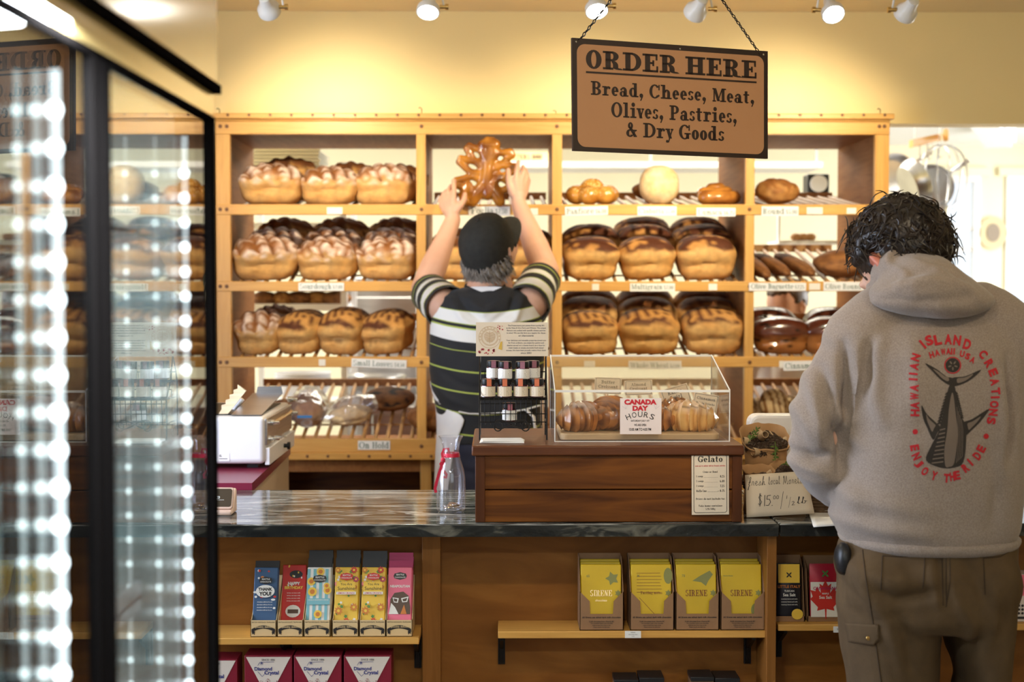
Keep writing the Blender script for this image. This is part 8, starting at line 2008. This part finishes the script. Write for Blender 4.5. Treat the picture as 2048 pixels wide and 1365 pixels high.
bm = BM(); box(bm, XBk, XF - .03, Y00, YE, 0, ZB); wobj('base', bm, FM, fr)
bm = BM(); box(bm, XBk, XF - .03, Y00 + .03, YE - .03, ZD + .05, ZH - .001); wobj('cabinet_top', bm, FW, fr)
bm = BM(); box(bm, XBk, XF + .004, Y00, YE, ZH, 2.08); wobj('header_panel', bm, mat('cream_header', (.70, .56, .36), .12, coat=.6), fr, bevel=.004)
bm = BM(); box(bm, XF - .03, XF - .002, Y00, YE, ZD + .001, ZH - .012); wobj('upper_panel', bm, mat('glossy_cream_panel', (.52, .38, .16), .10, coat=.6), fr)
bm = BM(); box(bm, XF - .03, XF + .008, Y00, YE + .002, ZH - .012, ZH); wobj('header_trim', bm, FM, fr)
def fdoor(y0, y1, label):
    d = wobj('door', BMbox(XF - .012, XF - .006, y0 + .02, y1 - .02, ZB + .02, ZD - .01), M['fridge_glass'], fr)
    d['label'] = label
    bm = BM()
    for ya_, yb_ in ((y0, y0 + .028), (y1 - .028, y1)): box(bm, XF - .03, XF, ya_, yb_, ZB, ZD)
    box(bm, XF - .03, XF, y0, y1, ZD - .009, ZD); box(bm, XF - .03, XF, y0, y1, ZB, ZB + .04); wobj('door_frame', bm, FM, d, bevel=.002)
    bm = BM(); box(bm, XF - .022, XF - .018, y0 + .02, y1 - .02, ZB + .02, ZD - .01); wobj('inner_pane', bm, M['pane'], d)
    bm = BM(); yh = y0 + .06 if 0 else y0 + .035; tube(bm, [(XF, yh, 1.0), (XF + .03, yh, 1.02), (XF + .03, yh, 1.3), (XF, yh, 1.32)], .007, 8); wobj('handle', bm, FM, d) if 0 else bm.free()
def BMbox(*a): b = BM(); box(b, *a); return b
M['fridge_glass'] = glassy('fridge_door_glass', (.90, .95, .95), 1.5, 1.25)
ym = (YMa + YMb)/2
fdoor(Y00 + .01, ym - .004, 'near glass door of the refrigerator'); fdoor(ym + .004, YE - .002, 'far glass door of the refrigerator')
bm = BM(); box(bm, XF - .09, XF - .033, YMa + .01, YMb - .01, ZB, ZD + .05); wobj('mullion', bm, FM, fr)
# light strips, plus dim glowing copies as their glass reflections: bar and diodes
LEDB, LEDD = emis('light_strip_diffuser', (.86, .95, 1.0), 2.4), emis('light_diode', (.92, .97, 1.0), 9)
LEDB2, LEDD2 = emis('strip_reflection_bar', (.84, .95, .96), .9), emis('strip_reflection_dots', (.86, .97, .97), 3.2)  # weak glow imitating the strips mirrored in the double glazing
def strip(px, Y, pitch, r, dim=False):
    x = W(px, 563, 1.0).x*Y; bm = BM(); box(bm, x - r*.55, x + r*.55, Y, Y + .004, ZB + .05, ZD - .03 if px < 200 or 1 else 0)
    s_ = wobj('strip_or_reflection', bm, LEDB2 if dim else LEDB, fr)
    bm = BM(); z = ZB + .06
    while z < ZD - .05:
        ellip(bm, (x, Y - .001, z), r, r*.5, r*1.15, 8, 6); z += pitch
    wobj('glow_dots', bm, LEDD2 if dim else LEDD, s_)
strip(371, YE - .045, .0335, .0075); strip(312, YE - .043, .0335, .0055, True); strip(253, YE - .043, .0335, .0045, True)
strip(114, YMa - .030, .0355, .0075); strip(76, YMa - .028, .0355, .0055, True); strip(38, YMa - .028, .0355, .0045, True)
area_light('refrigerator_fill', (XF - .16, (Y00 + YE)/2, ZD + .03), (XF - .30, (Y00 + YE)/2, .4),   .12, 1.0, 36, (.85, .96, 1.0)).parent = None  # added fill that brightens the interior beyond what the strips give
# shelves and bottles
bt = None; r = random.Random(4)
BCOL = [flatm('bottle_%d' % k, c, .25) for k, c in enumerate([(.62, .72, .72), (.42, .56, .56), (.70, .74, .74), (.18, .26, .28), (.50, .50, .58), (.66, .60, .50)])]
for j, z in enumerate((.30, .55, .80, 1.05, 1.30, 1.55)):
    if z > ZD: continue
    bm = BM()
    for k in range(7): x = lerp(XF - .10, XBk + .05, k/6); box(bm, x - .002, x + .002, Y00 + .05, YE - .05, z - .004, z)
    for k in range(18): y = lerp(Y00 + .05, YE - .05, k/17); box(bm, XBk + .02, XF - .10, y - .0015, y + .0015, z - .007, z - .003)
    box(bm, XF - .104, XF - .098, Y00 + .05, YE - .05, z - .02, z + .02); wobj('wire_shelf', bm, M['enamel'], fr)
    if z > 1.5: continue
    for k in range(12):
        y = Y00 + .10 + k*.105
        if y > YE - .09 or abs(y - ym) < .03: continue
        if bt is None:
            bt = thing('chilled_bottle', 'pale bottle standing in a row inside the lit refrigerator', 'bottle', (0, 0, 0), 0, 'bottles in the refrigerator')
            bm = BM(); lathe(bm, [(.030, 0), (.036, .004), (.036, .105), (.030, .125), (.014, .155), (.014, .172)], 18); obj('bottle_body', bm, BCOL[0], bt)
            bm = BM(); lathe(bm, [(.0155, .170), (.0165, .172), (.0165, .186), (.014, .188)], 14); obj('lid', bm, BCOL[2], bt); o = bt
            bm = BM(); lathe(bm, [(.0364, .03), (.0364, .085)], 18, cap=False); obj('label', bm, BCOL[5], bt)
        else: o = dup(bt)
        o.location = (XF - .145 - .01*(k % 2), y, z + .0005)
